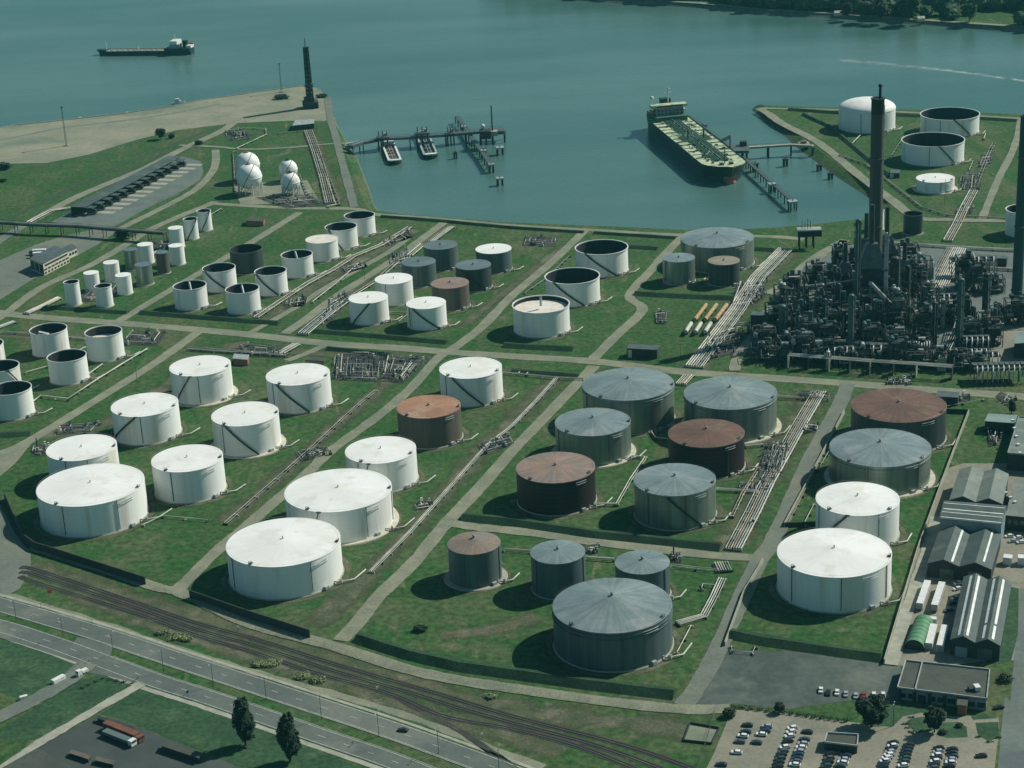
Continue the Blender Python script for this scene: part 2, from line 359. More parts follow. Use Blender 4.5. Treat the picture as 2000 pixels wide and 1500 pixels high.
_bp = _n.nodes.new('ShaderNodeBump'); _bp.inputs['Strength'].default_value = .55; _bp.inputs['Distance'].default_value = .6; _n.links.new(_n2.outputs[0], _bp.inputs['Height']); _n.links.new(_bp.outputs[0], _b.inputs['Normal'])
MATS['water'] = wm; M['water'] = wm
struct(MB().add([(-3000, 600, WZ), (3000, 600, WZ), (3000, 6000, WZ), (-3000, 6000, WZ)], [(0, 1, 2, 3)]).build('water', 'water'))

coast_px = [(-60, 264), (0, 253), (27, 248), (80, 243), (133, 237), (240, 225), (333, 211), (400, 198), (500, 183), (567, 174), (600, 171), (629, 174), (640, 190), (650, 213), (664, 248), (676, 268), (687, 288), (703, 312), (716, 345), (727, 372), (734, 398), (745, 414), (800, 421), (880, 427), (1000, 436), (1120, 441), (1220, 445), (1320, 450), (1420, 451), (1500, 447), (1570, 441), (1640, 434), (1690, 428), (1712, 418), (1706, 400), (1692, 386), (1655, 362), (1620, 340), (1585, 313), (1553, 289), (1525, 262), (1500, 240), (1478, 224), (1464, 215), (1472, 208), (1500, 209), (1560, 211), (1633, 213), (1793, 217), (2000, 227), (2150, 234)]
def offset_line(L, d):
    out = []
    for i, p in enumerate(L):
        a = L[max(i - 1, 0)]; b = L[min(i + 1, len(L) - 1)]
        dx, dy = b[0] - a[0], b[1] - a[1]; l = math.hypot(dx, dy); out.append((p[0] + dy / l * d, p[1] - dx / l * d))
    return out
coast = [G(x, y, WZ) for x, y in coast_px]
top = offset_line(coast, 11)
mid = offset_line(coast, 3)
def fill(mb, poly, z, mi=0):
    tri = tessellate_polygon([[Vector((p[0], p[1], 0)) for p in poly]])
    base = len(mb.v); mb.v.extend([(p[0], p[1], z) for p in poly])
    for t in tri:
        a, b, c = [Vector(poly[i]) for i in t]
        if (b - a).cross(c - a) < 0: t = t[::-1]
        mb.f.append(tuple(base + i for i in t)); mb.mi.append(mi); mb.sm.append(False)
def grass_mat():
    m = bpy.data.materials.new('grass_ground'); m.use_nodes = True; nt = m.node_tree; N = nt.nodes; L = nt.links
    b = N['Principled BSDF']; b.inputs['Roughness'].default_value = .95; b.inputs['Specular IOR Level'].default_value = .1
    tc = N.new('ShaderNodeTexCoord')
    def nz(s, d=6, rot=0, st=(1, 1, 1), ds=0):
        mp = N.new('ShaderNodeMapping'); mp.inputs['Scale'].default_value = st; mp.inputs['Rotation'].default_value = (0, 0, R(rot)); mp.vector_type = 'POINT'
        L.new(tc.outputs['Object'], mp.inputs[0])
        n = N.new('ShaderNodeTexNoise'); n.inputs['Scale'].default_value = s; n.inputs['Detail'].default_value = d; n.inputs['Roughness'].default_value = .65; n.inputs['Distortion'].default_value = ds
        L.new(mp.outputs[0], n.inputs['Vector']); return n.outputs[0]
    def rg(s, a, e, lo=0.0, hi=1.0):
        r = N.new('ShaderNodeMapRange'); r.inputs[1].default_value = a; r.inputs[2].default_value = e; r.inputs[3].default_value = lo; r.inputs[4].default_value = hi; r.interpolation_type = 'SMOOTHSTEP'; L.new(s, r.inputs[0]); return r.outputs[0]
    def mx(f, a, c):
        x = N.new('ShaderNodeMix'); x.data_type = 'RGBA'; L.new(f, x.inputs[0])
        for k, v in ((6, a), (7, c)):
            if isinstance(v, tuple): x.inputs[k].default_value = (*v, 1)
            else: L.new(v, x.inputs[k])
        return x.outputs[2]
    c = mx(rg(nz(.016), .38, .62), (.038, .090, .030), (.064, .106, .042))
    c = mx(rg(nz(.05, 6, 0), .46, .62, 0, .9), c, (.029, .094, .026))
    c = mx(rg(nz(.022, 7, -38, (1, .25, 1), .8), .52, .66, 0, .75), c, (.094, .110, .055))
    c = mx(rg(nz(.009, 8, 20, (1, 1, 1), .8), .55, .68, 0, .6), c, (.110, .122, .070))
    c = mx(rg(nz(.06, 8, -35, (1, .3, 1), 1.4), .59, .70, 0, .6), c, (.17, .165, .10))
    c = mx(rg(nz(.13, 6, 10, (1, .6, 1), .5), .58, .70, 0, .6), c, (.020, .060, .022))
    f = rg(nz(.30, 6), .28, .72, .60, 1.40)
    mu = N.new('ShaderNodeVectorMath'); mu.operation = 'SCALE'; L.new(c, mu.inputs[0]); L.new(f, mu.inputs['Scale'])
    L.new(mu.outputs[0], b.inputs['Base Color'])
    bp = N.new('ShaderNodeBump'); bp.inputs['Strength'].default_value = .5; bp.inputs['Distance'].default_value = .5
    L.new(nz(.5, 4), bp.inputs['Height']); L.new(bp.outputs[0], b.inputs['Normal'])
    return m
M['grass_ground'] = grass_mat()
g = MB()
poly = top + [(2600, 1500), (2600, 300), (-2600, 300), (-2600, top[0][1])]
fill(g, poly, 0.0)
n = len(top)
v = [(p[0], p[1], 0) for p in top] + [(p[0], p[1], -3.2) for p in mid] + [(p[0], p[1], -6) for p in offset_line(coast, -1.5)]
f = []
for i in range(n - 1):
    f.append((i + 1, i, n + i, n + i + 1))
g.add(v, f[:14], 1); g.add(v, f[14:], 0)
g.add(v, [(n + i + 1, n + i, 2 * n + i, 2 * n + i + 1) for i in range(n - 1)], 1)
struct(g.build('ground', ['grass_ground', 'stone_bank']))
# far shore
fs_px = [(930, -60), (960, -14), (1000, -8), (1107, 0), (1187, 6), (1280, 11), (1373, 17), (1500, 30), (1567, 34), (1633, 37), (1690, 42), (1740, 46), (1800, 50), (1900, 57), (2000, 64), (2150, 74)]
fsl = [G(x, y, WZ) for x, y in fs_px]
ftop = [(p[0], p[1] + 10) for p in fsl]
g = MB(); fill(g, ftop + [(3500, 1800), (3500, 6500), (-600, 6500)], 0.5)
n = len(ftop)
g.add([(p[0], p[1], .5) for p in ftop] + [(p[0], p[1] - 1, -6) for p in fsl], [(i + 1, i, n + i, n + i + 1)[::-1] for i in range(n - 1)], 1)
struct(g.build('far_shore', ['grass_ground', 'stone_bank']))
g = MB(); strip_mesh(g, [(p[0], p[1] + 14) for p in fsl], 9, .62, .5); struct(g.build('riverside_path', 'road'))

# ------------------------------------------------------------------ areas and roads (sheets a few centimetres apart)
def area(name, px, m, z):
    g = MB(); fill(g, wp(px), z); return struct(g.build(name, m))
def area_w(name, pts, m, z):
    g = MB(); fill(g, pts, z); return struct(g.build(name, m))
area_w('gravel_quay', [(p[0], p[1] - .6) for p in top[:12]] + wp([(631, 182), (636, 196), (644, 214), (655, 232), (650, 236), (560, 236), (453, 241), (347, 254), (267, 273), (173, 302), (93, 318), (0, 320), (-80, 322)]), 'gravel', .05)
area('loading_yard', [(100, 433), (150, 408), (200, 385), (300, 338), (355, 305), (392, 315), (398, 335), (390, 352), (345, 380), (300, 400), (255, 425), (215, 448), (150, 446)], 'asphalt_light', .05)
area('office_yard', [(-80, 545), (0, 508), (70, 478), (120, 462), (190, 447), (228, 452), (190, 478), (120, 515), (60, 548), (0, 585), (-80, 625)], 'road_grey', .04)
area('refinery_yard', [(1455, 690), (1475, 640), (1535, 560), (1600, 505), (1640, 480), (1760, 472), (1850, 480), (2080, 500), (2080, 700), (1995, 705), (1890, 715), (1700, 712), (1560, 700)], 'asphalt_light', .04)
area('refinery_apron', [(1870, 700), (1930, 640), (1925, 612), (2100, 625), (2100, 700), (1990, 712)], 'paving', .08)
area('workshop_yard', [(1793, 1075), (1850, 915), (1880, 905), (2100, 905), (2100, 1290), (1940, 1290), (1850, 1300), (1760, 1300), (1735, 1296)], 'paving', .05)
area('asphalt_lot', [(1405, 1290), (1424, 1268), (1560, 1274), (1650, 1284), (1735, 1296), (1760, 1300), (1755, 1345), (1745, 1375), (1660, 1368), (1540, 1385), (1440, 1375), (1400, 1388), (1340, 1385)], 'lot', .06)
area('car_park', [(1430, 1386), (1500, 1390), (1580, 1400), (1660, 1410), (1740, 1420), (1760, 1400), (1800, 1392), (1880, 1398), (1950, 1400), (1952, 1420), (1938, 1540), (1360, 1540), (1395, 1470)], 'paving', .05)
area('side_road', [(1945, 1540), (1962, 1360), (1973, 1370), (1992, 1150), (2080, 1150), (2080, 1540)], 'asphalt_light', .07)
area('depot_yard', [(75, 1457), (184, 1401), (230, 1405), (300, 1432), (400, 1471), (470, 1500), (560, 1560), (-100, 1560)], 'dark_yard', .05)
area('gate_yard', [(-90, 900), (0, 880), (55, 860), (62, 866), (30, 905), (0, 930), (-90, 960)], 'road', .05)
area('access_track', [(-90, 985), (0, 985), (28, 1040), (60, 1080), (60, 1115), (38, 1150), (0, 1170), (-90, 1150)], 'road_grey', .05)
for px in ([(-90, 1265), (0, 1248), (60, 1262), (149, 1290), (160, 1296), (110, 1330), (58, 1358), (40, 1366), (0, 1352), (-90, 1330)], [(0, 1424), (60, 1388), (150, 1330), (185, 1322), (262, 1332), (262, 1338), (200, 1375), (90, 1440), (36, 1450), (0, 1442)], [(195, 1395), (285, 1340), (370, 1362), (455, 1395), (560, 1430), (700, 1500), (760, 1540), (560, 1530), (470, 1498), (400, 1468), (300, 1430), (235, 1403)]):
    area('grass_verge', px, 'lush', .05)
for px in ([(1768, 1412), (1780, 1403), (1806, 1400), (1830, 1408), (1822, 1428), (1790, 1432)], [(1835, 1412), (1870, 1410), (1888, 1420), (1890, 1440), (1850, 1442), (1830, 1434)], [(1905, 1412), (1950, 1410), (1952, 1440), (1930, 1448), (1910, 1436)], [(1740, 1375), (1810, 1382), (1880, 1390), (1878, 1400), (1840, 1398), (1800, 1392), (1765, 1398), (1745, 1418), (1700, 1420), (1690, 1395)], [(1895, 1395), (1945, 1393), (1948, 1403), (1900, 1406)], [(1945, 1140), (1990, 1150), (1988, 1240), (1975, 1290), (1945, 1298), (1925, 1290), (1955, 1265), (1962, 1200)]):
    area('lawn', px, 'lush', .10)
def road(name, px, w, m, z=.10, jit=.35, sm=5, step=9):
    line = resample(spline(wp(px), sm), step); return struct(worn_strip(name, line, w, m, z, jit))
ROADS = [
 ([(-60, 600), (0, 611), (60, 618), (130, 624), (230, 631), (373, 643), (500, 655), (640, 671), (780, 680), (880, 688), (1000, 696), (1160, 706), (1320, 725), (1500, 738), (1640, 748), (1820, 762), (2100, 782)], 9.5, 'road'),
 ([(20, 880), (65, 857), (187, 782), (283, 722), (330, 690), (385, 650)], 7, 'road'),
 ([(-20, 632), (12, 612), (80, 562), (173, 520), (240, 482), (293, 449), (350, 423), (400, 403), (420, 394)], 7, 'road'),
 ([(420, 398), (500, 403), (585, 407), (690, 408), (735, 419), (850, 427), (1000, 441), (1144, 449), (1320, 459), (1500, 462), (1570, 468)], 6, 'road'),
 ([(228, 630), (336, 565), (445, 501), (500, 468), (585, 415)], 6.5, 'road'),
 ([(480, 655), (572, 604), (640, 560), (760, 492), (800, 462)], 4.5, 'road'),
 ([(556, 652), (600, 622), (660, 577), (740, 526), (820, 470), (868, 434)], 6.5, 'road'),
 ([(881, 684), (940, 640), (1000, 578), (1080, 510), (1144, 449)], 6.5, 'road'),
 ([(338, 1160), (373, 1127), (420, 1080), (500, 1012), (600, 925), (647, 880), (740, 812), (801, 760), (850, 705), (870, 690)], 6.5, 'road'),
 ([(560, 705), (600, 690), (640, 672)], 5, 'road'),
 ([(1155, 705), (1205, 655), (1255, 605), (1229, 578), (1270, 530), (1315, 480), (1335, 462)], 6.5, 'road'),
 ([(1160, 715), (1147, 730), (1117, 760), (1060, 820), (1000, 882), (940, 950), (873, 1021), (807, 1100), (740, 1165), (700, 1215), (665, 1252)], 7, 'road'),
 ([(1655, 750), (1640, 790), (1582, 898), (1513, 1050), (1478, 1105), (1400, 1273), (1360, 1345), (1335, 1378)], 8, 'road_grey'),
 ([(873, 1021), (930, 1030), (1000, 1037), (1080, 1047), (1160, 1059), (1300, 1075), (1400, 1086), (1478, 1090)], 7, 'road'),
 ([(60, 1070), (93, 1078), (213, 1116), (307, 1148), (347, 1156), (420, 1188), (500, 1222), (649, 1262), (793, 1307), (900, 1330), (1000, 1345), (1187, 1371), (1340, 1386), (1430, 1384)], 6.5, 'road'),
 ([(70, 428), (142, 389), (213, 358), (283, 329), (362, 289), (430, 258), (455, 241)], 9, 'road'),
 ([(-60, 520), (0, 470), (70, 428)], 8, 'road_grey'),
 ([(235, 447), (320, 405), (380, 372), (412, 340), (421, 318), (421, 293)], 6.5, 'road'),
 ([(350, 284), (421, 287), (480, 292), (560, 289), (650, 281), (684, 280)], 4, 'road'),
 ([(640, 190), (646, 235), (655, 265), (664, 300), (676, 345), (692, 405)], 6, 'road_grey'),
 ([(1483, 212), (1500, 222), (1530, 243), (1600, 280), (1680, 345), (1740, 390), (1790, 425), (1860, 430), (1960, 432), (2080, 436)], 8, 'road'),
 ([(1483, 212), (1540, 213), (1700, 217), (1850, 224), (1995, 232)], 5, 'road'),
 ([(1995, 232), (1980, 290), (1950, 350), (1918, 428)], 5, 'road'),
 ([(1580, 520), (1620, 487), (1650, 470), (1640, 480)], 6, 'road'),
 ([(1500, 575), (1535, 555), (1560, 530), (1590, 505), (1620, 487)], 7, 'road'),
 ([(1435, 725), (1440, 700), (1475, 650), (1500, 610), (1530, 580)], 6, 'road'),
 ([(277, 1337), (200, 1380), (120, 1427), (69, 1457), (10, 1500), (-40, 1540)], 4, 'concrete'),
 ([(175, 1297), (140, 1325), (90, 1356), (40, 1382), (-60, 1430)], 8, 'road_grey'),
 ([(1740, 1300), (1765, 1215), (1790, 1140), (1810, 1080), (1830, 1010)], 5, 'concrete'),
]
for i, (px, w, m) in enumerate(ROADS): road('service_road', px, w, m, .12 + .012 * i)
for px in ([(-20, 452), (31, 421), (120, 376), (210, 334), (300, 298), (394, 260), (430, 247)], [(31, 445), (120, 396), (210, 352), (290, 317), (340, 291)]):
    road('drainage_ditch', px, 3.2, 'ditch', .09, .5)
SCR = [([(500, 640), (572, 588), (640, 545), (760, 478), (810, 448)], 16), ([(440, 1020), (560, 918), (665, 822), (740, 762), (790, 715)], 13), ([(610, 1225), (727, 1115), (847, 987), (953, 868), (1088, 737)], 15), ([(60, 1104), (267, 1172), (500, 1240), (760, 1320), (1000, 1385), (1300, 1420), (1400, 1450)], 15), ([(140, 1160), (350, 1235), (560, 1300), (760, 1370), (900, 1410), (1100, 1470)], 14), ([(1420, 1078), (1500, 925), (1590, 770)], 18), ([(1360, 720), (1450, 590), (1540, 490)], 20), ([(560, 650), (640, 600), (700, 556), (800, 490), (880, 440)], 12), ([(80, 850), (200, 830), (300, 770), (400, 700)], 14), ([(900, 640), (1000, 560), (1100, 480)], 8), ([(600, 250), (625, 310), (655, 395)], 16), ([(860, 1242), (960, 1230), (1050, 1205)], 12), ([(900, 720), (1000, 722), (1130, 732)], 5), ([(0, 655), (150, 662), (300, 665)], 10), ([(440, 672), (620, 690), (850, 700)], 14)]
for k_, (px, w_) in enumerate(SCR): struct(worn_strip('worn_ground', resample(spline(wp(px), 6), 5), w_, 'scrub', .02 + .002 * k_, w_ * .22))
# quay edge: low kerb and a line of fenders
_g = MB(); _t = top[:12]
for a, b in zip(_t[:-1], _t[1:]): _g.box(((a[0] + b[0]) / 2, (a[1] + b[1]) / 2 - .5, .3), (math.dist(a, b), 1.1, .9), math.atan2(b[1] - a[1], b[0] - a[0]))
struct(_g.build('quay_edge', 'concrete'))
road('quay_track', [(-40, 283), (10, 272), (60, 262), (120, 250), (240, 236), (340, 221), (430, 203)], 3.5, 'road_grey', .09, .5)
# bare earth patches, ragged edged
def earth_mat():
    m = bpy.data.materials.new('bare_earth'); m.use_nodes = True; nt = m.node_tree; N = nt.nodes; L = nt.links
    b = N['Principled BSDF']; b.inputs['Roughness'].default_value = .95; b.inputs['Base Color'].default_value = (.25, .23, .16, 1)
    at = N.new('ShaderNodeAttribute'); at.attribute_name = 'inner'
    tc = N.new('ShaderNodeTexCoord'); n = N.new('ShaderNodeTexNoise'); n.inputs['Scale'].default_value = .16; n.inputs['Detail'].default_value = 8; n.inputs['Roughness'].default_value = .7; L.new(tc.outputs['Object'], n.inputs['Vector'])
    a = N.new('ShaderNodeMath'); a.operation = 'ADD'; L.new(at.outputs['Fac'], a.inputs[0]); L.new(n.outputs[0], a.inputs[1])
    r = N.new('ShaderNodeMapRange'); r.inputs[1].default_value = .80; r.inputs[2].default_value = 1.15; r.inputs[4].default_value = .8; L.new(a.outputs[0], r.inputs[0])
    tr = N.new('ShaderNodeBsdfTransparent'); ms = N.new('ShaderNodeMixShader'); L.new(r.outputs[0], ms.inputs[0]); L.new(tr.outputs[0], ms.inputs[1]); L.new(b.outputs[0], ms.inputs[2])
    L.new(ms.outputs[0], N['Material Output'].inputs['Surface']); return m
M['bare_earth'] = earth_mat()
E_PX = [(900, 1215, 60, 14), (985, 1240, 80, 18), (720, 1250, 45, 14), (770, 1225, 22, 10), (1165, 1415, 30, 22), (1210, 1405, 26, 12), (1070, 1375, 22, 10), (1310, 1410, 40, 12), (1090, 1410, 18, 10), (1400, 1400, 22, 14), (985, 620, 30, 12), (1000, 480, 60, 12), (1060, 500, 50, 12), (1300, 605, 22, 12), (690, 1165, 14, 9), (620, 1318, 24, 10), (560, 1298, 24, 10), (430, 1058, 30, 12), (480, 1040, 16, 8), (920, 610, 34, 9), (1400, 480, 30, 6), (940, 910, 24, 6), (905, 945, 22, 7), (700, 720, 90, 18), (60, 700, 40, 10), (230, 810, 70, 10), (350, 1060, 40, 10), (560, 1220, 70, 10), (900, 1375, 60, 8), (1240, 1440, 60, 10), (180, 450, 50, 8), (1490, 690, 22, 8), (1860, 745, 40, 4), (1960, 1240, 12, 8), (1350, 560, 60, 6), (520, 285, 60, 6), (610, 360, 12, 16), (300, 590, 40, 6), (760, 1140, 60, 14), (1650, 1230, 60, 12), (1290, 1000, 40, 8)]
g = MB(); inner = []
for (cx, cy, ax, ay) in E_PX:
    n = 22; o = len(g.v); ph = random.random() * 9
    for rr, iv in ((0, .42), (.5, .3), (1, 0)):
        for k in range(n):
            a = 2 * math.pi * k / n; q = rr * (1 + .35 * mnoise.noise(Vector((math.cos(a) * 1.3 + ph, math.sin(a) * 1.3, ph))))
            p = G(cx + ax * q * math.cos(a), cy + ay * q * math.sin(a)); g.v.append((p[0], p[1], .035)); inner.append(iv)
    for j in range(2):
        for k in range(n): g.f.append((o + j * n + k, o + j * n + (k + 1) % n, o + (j + 1) * n + (k + 1) % n, o + (j + 1) * n + k)[::-1]); g.mi.append(0); g.sm.append(False)
eo = struct(g.build('bare_earth', 'bare_earth'))
if len(eo.data.vertices) == len(inner):
    at = eo.data.attributes.new('inner', 'FLOAT', 'POINT'); at.data.foreach_set('value', inner)
# highway: two carriageways, kerbed grass median, markings
UP = spline(wp([(-120, 1150), (0, 1181), (100, 1210), (200, 1240), (350, 1290), (500, 1339), (640, 1385), (750, 1421), (860, 1460), (1000, 1512), (1100, 1552)]), 8)
DN = spline(wp([(-120, 1195), (0, 1223), (75, 1246), (150, 1272), (300, 1328), (400, 1360), (500, 1394), (620, 1436), (760, 1484), (900, 1540)]), 8)
for L_, nm in ((UP, 'highway'), (DN, 'highway')):
    g = MB(); strip_mesh(g, resample(L_, 12), 12 if L_ is UP else 10.5, .14); struct(g.build(nm, 'asphalt'))
def offs(L, d): return offset_line(L, d)
g = MB()
for d in (5.3, -5.3): strip_mesh(g, offs(UP, d), .35, .155)
for d in (4.6, -4.6): strip_mesh(g, offs(DN, d), .35, .155)
for L_ in (UP, DN):
    P = resample(L_, 1.5); k = 0
    while k + 3 < len(P): strip_mesh(g, P[k:k + 3], .3, .16); k += 8
struct(g.build('road_markings', 'paint'))
g = MB(); strip_mesh(g, offs(UP, -7.6), 1.6, .09); strip_mesh(g, offs(DN, 7.2), 2.6, .12, .2); struct(g.build('cycle_path', 'concrete'))
area('junction', [(-60, 1196), (0, 1216), (150, 1262), (215, 1287), (300, 1333), (262, 1334), (215, 1322), (160, 1312), (120, 1322), (150, 1294), (60, 1264), (0, 1246), (-60, 1232)], 'asphalt', .125)
# crossing pad between the carriageways
area('median_crossing', [(150, 1245), (196, 1252), (222, 1262), (214, 1285), (165, 1272), (140, 1262)], 'asphalt', .13)
# kerbs along the median
g = MB()
for d, L_ in ((6.15, UP), (-5.4, DN)):
    P = [p for p in resample(offs(L_, d), 10) if Q(p[0], p[1], 0)[0] > 214]
    for a, b in zip(P[:-1], P[1:]):
        c = ((a[0] + b[0]) / 2, (a[1] + b[1]) / 2, .1); g.box(c, (math.dist(a, b), .3, .25), math.atan2(b[1] - a[1], b[0] - a[0]))
struct(g.build('kerb', 'concrete'))
# railway
TR = [
 [(40, 1108), (80, 1116), (267, 1178), (380, 1216), (500, 1249), (660, 1299), (847, 1353), (1000, 1399), (1213, 1454), (1360, 1504), (1440, 1540)],
 [(40, 1117), (80, 1126), (267, 1188), (380, 1228), (500, 1262), (660, 1313), (800, 1353), (900, 1384), (1000, 1412), (1160, 1455), (1293, 1502), (1380, 1540)],
 [(40, 1126), (67, 1137), (267, 1199), (380, 1240), (500, 1276), (620, 1316), (720, 1342), (780, 1362), (870, 1400), (1000, 1424), (1130, 1458), (1260, 1510), (1330, 1540)],
]
for i, px in enumerate(TR):
    L_ = resample(spline(wp(px), 8), 6)
    g = MB(); strip_mesh(g, L_, 3.6, .10 + .013 * i, .3)
    t = struct(g.build('railway_track', 'ballast'))
    g = MB()
    for d in (.72, -.72):
        P = offs(L_, d); strip_mesh(g, P, .16, .34); 
        for e in (.08, -.08):
            W = offs(P, e); n = len(W); g.add([(p[0], p[1], .34) for p in W] + [(p[0], p[1], .12) for p in W], [(k, k + 1, n + k + 1, n + k) for k in range(n - 1)])
    g.build('rail', 'rail', t)
    g = MB(); P = resample(L_, 1.2)
    for a, b in zip(P[:-1], P[1:]): g.box((a[0], a[1], .16), (.26, 2.5, .14), math.atan2(b[1] - a[1], b[0] - a[0]))
    g.build('sleeper', 'sleeper', t)
L_ = resample(spline(wp([(767, 1357), (830, 1392), (900, 1428), (960, 1470), (1040, 1520)]), 6), 6)
g = MB(); strip_mesh(g, L_, 3.4, .09, .3); struct(g.build('railway_siding', 'ballast'))
g = MB()
for d in (.72, -.72): strip_mesh(g, offs(L_, d), .16, .2)
struct(g.build('siding_rail', 'rail'))
road('dirt_shoulder', [(0, 1158), (187, 1214), (330, 1262), (470, 1305), (640, 1352), (800, 1400), (930, 1450), (1060, 1500)], 3, 'road', .045, .8)
# boat wake on the river
g = MB()
wk = spline(wp([(1640, 118), (1720, 124), (1820, 134), (1900, 144), (2000, 158), (2100, 170)], WZ), 8)
wk2 = [(1, 1)]
M['foam'] = mm = bpy.data.materials.new('foam'); mm.use_nodes = True; nt = mm.node_tree
b = nt.nodes['Principled BSDF']; b.inputs['Base Color'].default_value = (.55, .62, .60, 1); b.inputs['Roughness'].default_value = .8
n_ = nt.nodes.new('ShaderNodeTexNoise'); n_.inputs['Scale'].default_value = .09; n_.inputs['Detail'].default_value = 8
tc = nt.nodes.new('ShaderNodeTexCoord'); nt.links.new(tc.outputs['Object'], n_.inputs['Vector'])
r_ = nt.nodes.new('ShaderNodeMapRange'); r_.inputs[1].default_value = .38; r_.inputs[2].default_value = .62; r_.inputs[4].default_value = 1.0; nt.links.new(n_.outputs[0], r_.inputs[0])
tr = nt.nodes.new('ShaderNodeBsdfTransparent'); ms = nt.nodes.new('ShaderNodeMixShader'); nt.links.new(r_.outputs[0], ms.inputs[0]); nt.links.new(tr.outputs[0], ms.inputs[1]); nt.links.new(b.outputs[0], ms.inputs[2]); nt.links.new(ms.outputs[0], nt.nodes['Material Output'].inputs['Surface'])
_ln = resample(wk, 6); inner = []
for i, p in enumerate(_ln):
    f_ = i / len(_ln); ww = 6 + 8 * (1 - f_) + random.uniform(-1, 1)
    for s_, iv in ((1, 0), (0, .25 + .6 * f_), (-1, 0)): g.v.append((p[0], p[1] + ww * s_, WZ + .06)); inner.append(iv)
for i in range(len(_ln) - 1):
    for j in range(2): g.f.append((3 * i + j + 1, 3 * i + j, 3 * i + j + 3, 3 * i + j + 4)[::-1]); g.mi.append(0); g.sm.append(False)
_a = nt.nodes.new('ShaderNodeAttribute'); _a.attribute_name = 'inner'; _m = nt.nodes.new('ShaderNodeMath'); _m.operation = 'MULTIPLY'; nt.links.new(_a.outputs['Fac'], _m.inputs[0]); nt.links.new(r_.outputs[0], _m.inputs[1]); nt.links.new(_m.outputs[0], ms.inputs[0])
_wo_ = g.build('boat_wake', 'foam'); _wo_.data.attributes.new('inner', 'FLOAT', 'POINT').data.foreach_set('value', inner)
tag(_wo_, 'pale line of foam left by a boat across the river', 'wake', None, 'structure')

# ------------------------------------------------------------------ earth bunds and bund walls
def berm(px, label, w=9, h=2.6, m='bund_grass'):
    L_ = resample(wp(px), 8); g = MB(); n = len(L_); rows = []
    for d, z in ((w / 2, 0), (w * .12, h), (-w * .12, h), (-w / 2, 0)):
        rows.append([(p[0], p[1], z + (random.uniform(-.15, .15) if z else -.02)) for p in offset_line(L_, d)])
    v = [p for r_ in rows for p in r_]
    f = [(j * n + i, j * n + i + 1, (j + 1) * n + i + 1, (j + 1) * n + i)[::-1] for j in range(3) for i in range(n - 1)]
    f += [(0, n, 2 * n, 3 * n), (n - 1, 4 * n - 1, 3 * n - 1, 2 * n - 1)]
    g.add(v, f); o = g.build('earth_bund', m); tag(o, label, 'earth bund', 'grassed earth bunds round the tank compounds'); return o
BERMS = [
 ([(700, 1248), (730, 1258), (800, 1280), (900, 1303), (1000, 1317), (1150, 1338), (1318, 1358)], 'long grassed earth bund below the big slate tank at the bottom centre', 9, 3.0),
 ([(905, 1012), (1000, 1021), (1150, 1044), (1280, 1058), (1408, 1070)], 'grassed bund below the maroon rusty tank and the grey tank with diagonal stair', 9, 2.8),
 ([(1428, 1240), (1500, 1254), (1620, 1272), (1722, 1286)], 'grassed bund in front of the nearest white tank on the right', 9, 2.8),
 ([(1240, 575), (1330, 580), (1432, 584)], 'grassed bund in front of the pair of small grey tanks', 8, 2.4),
 ([(985, 676), (1050, 680), (1120, 683)], 'short grassed bund in front of the open tank with pale deck', 8, 2.4),
 ([(275, 612), (400, 622), (545, 633)], 'grassed bund in front of the two nearest open tanks with ladders', 7, 2.2),
 ([(615, 648), (700, 655), (873, 670)], 'grassed bund below the two white tanks with stairs', 7, 2.2),
 ([(1225, 483), (1285, 487)], 'short bund right of the farthest of three big open tanks', 7, 2.2),
 ([(1475, 488), (1512, 490)], 'short bund right of the largest far grey tank', 7, 2.2),
 ([(0, 852), (60, 848)], 'short bund below the leftmost open tank near the left edge', 7, 2.2),
 ([(100, 602), (190, 608), (250, 612)], 'grassed bund in front of the small slim tanks', 6, 2),
 ([(1570, 225), (1620, 248), (1700, 315), (1740, 345)], 'grassed bund left of the domed tank on the island', 7, 2.2),
 ([(1000, 727), (1130, 736)], 'grassed bund along the middle road right of a white tank', 7, 2.2),
 ([(1540, 215), (1640, 222), (1900, 232), (1985, 237)], 'grassed bund behind the open tanks at the far river bank', 7, 2.2),
 ([(640, 682), (700, 688), (760, 694)], 'grassed bund above the busy pipe manifold', 6, 2),
 ([(745, 424), (850, 432), (1000, 446), (1140, 455)], 'long low bund along the dock shore behind the tanks', 5, 1.8),
 ([(1160, 456), (1320, 466)], 'low bund along the dock shore behind the largest far grey tank', 5, 1.8),
]
for a in BERMS: berm(*a)
def bwall(px, label, h=3.2, w=.5, m='wall_shade'):
    L_ = wp(px); g = MB()
    for a, b in zip(L_[:-1], L_[1:]):
        c = ((a[0] + b[0]) / 2, (a[1] + b[1]) / 2, h / 2); g.box(c, (math.dist(a, b) + w, w, h), math.atan2(b[1] - a[1], b[0] - a[0]))
    tag(g.build('bund_wall', m), label, 'wall', 'concrete walls round the tank compounds')
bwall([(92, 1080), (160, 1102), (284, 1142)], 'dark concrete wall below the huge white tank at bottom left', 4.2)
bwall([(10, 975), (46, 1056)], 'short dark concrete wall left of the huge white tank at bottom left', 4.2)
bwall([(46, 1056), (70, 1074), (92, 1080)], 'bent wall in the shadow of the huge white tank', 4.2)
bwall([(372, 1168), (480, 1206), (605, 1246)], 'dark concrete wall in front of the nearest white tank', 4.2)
bwall([(1892, 808), (1849, 920), (1793, 1075), (1727, 1297)], 'long concrete wall between the right row of tanks and the workshops', 2.6, .5, 'concrete')
bwall([(1835, 806), (1892, 808)], 'short wall behind the dark rust roofed tank', 2.6)
bwall([(1649, 808), (1580, 940), (1532, 1029)], 'concrete wall along the road left of the big grey tank', 2.4, .5, 'concrete')
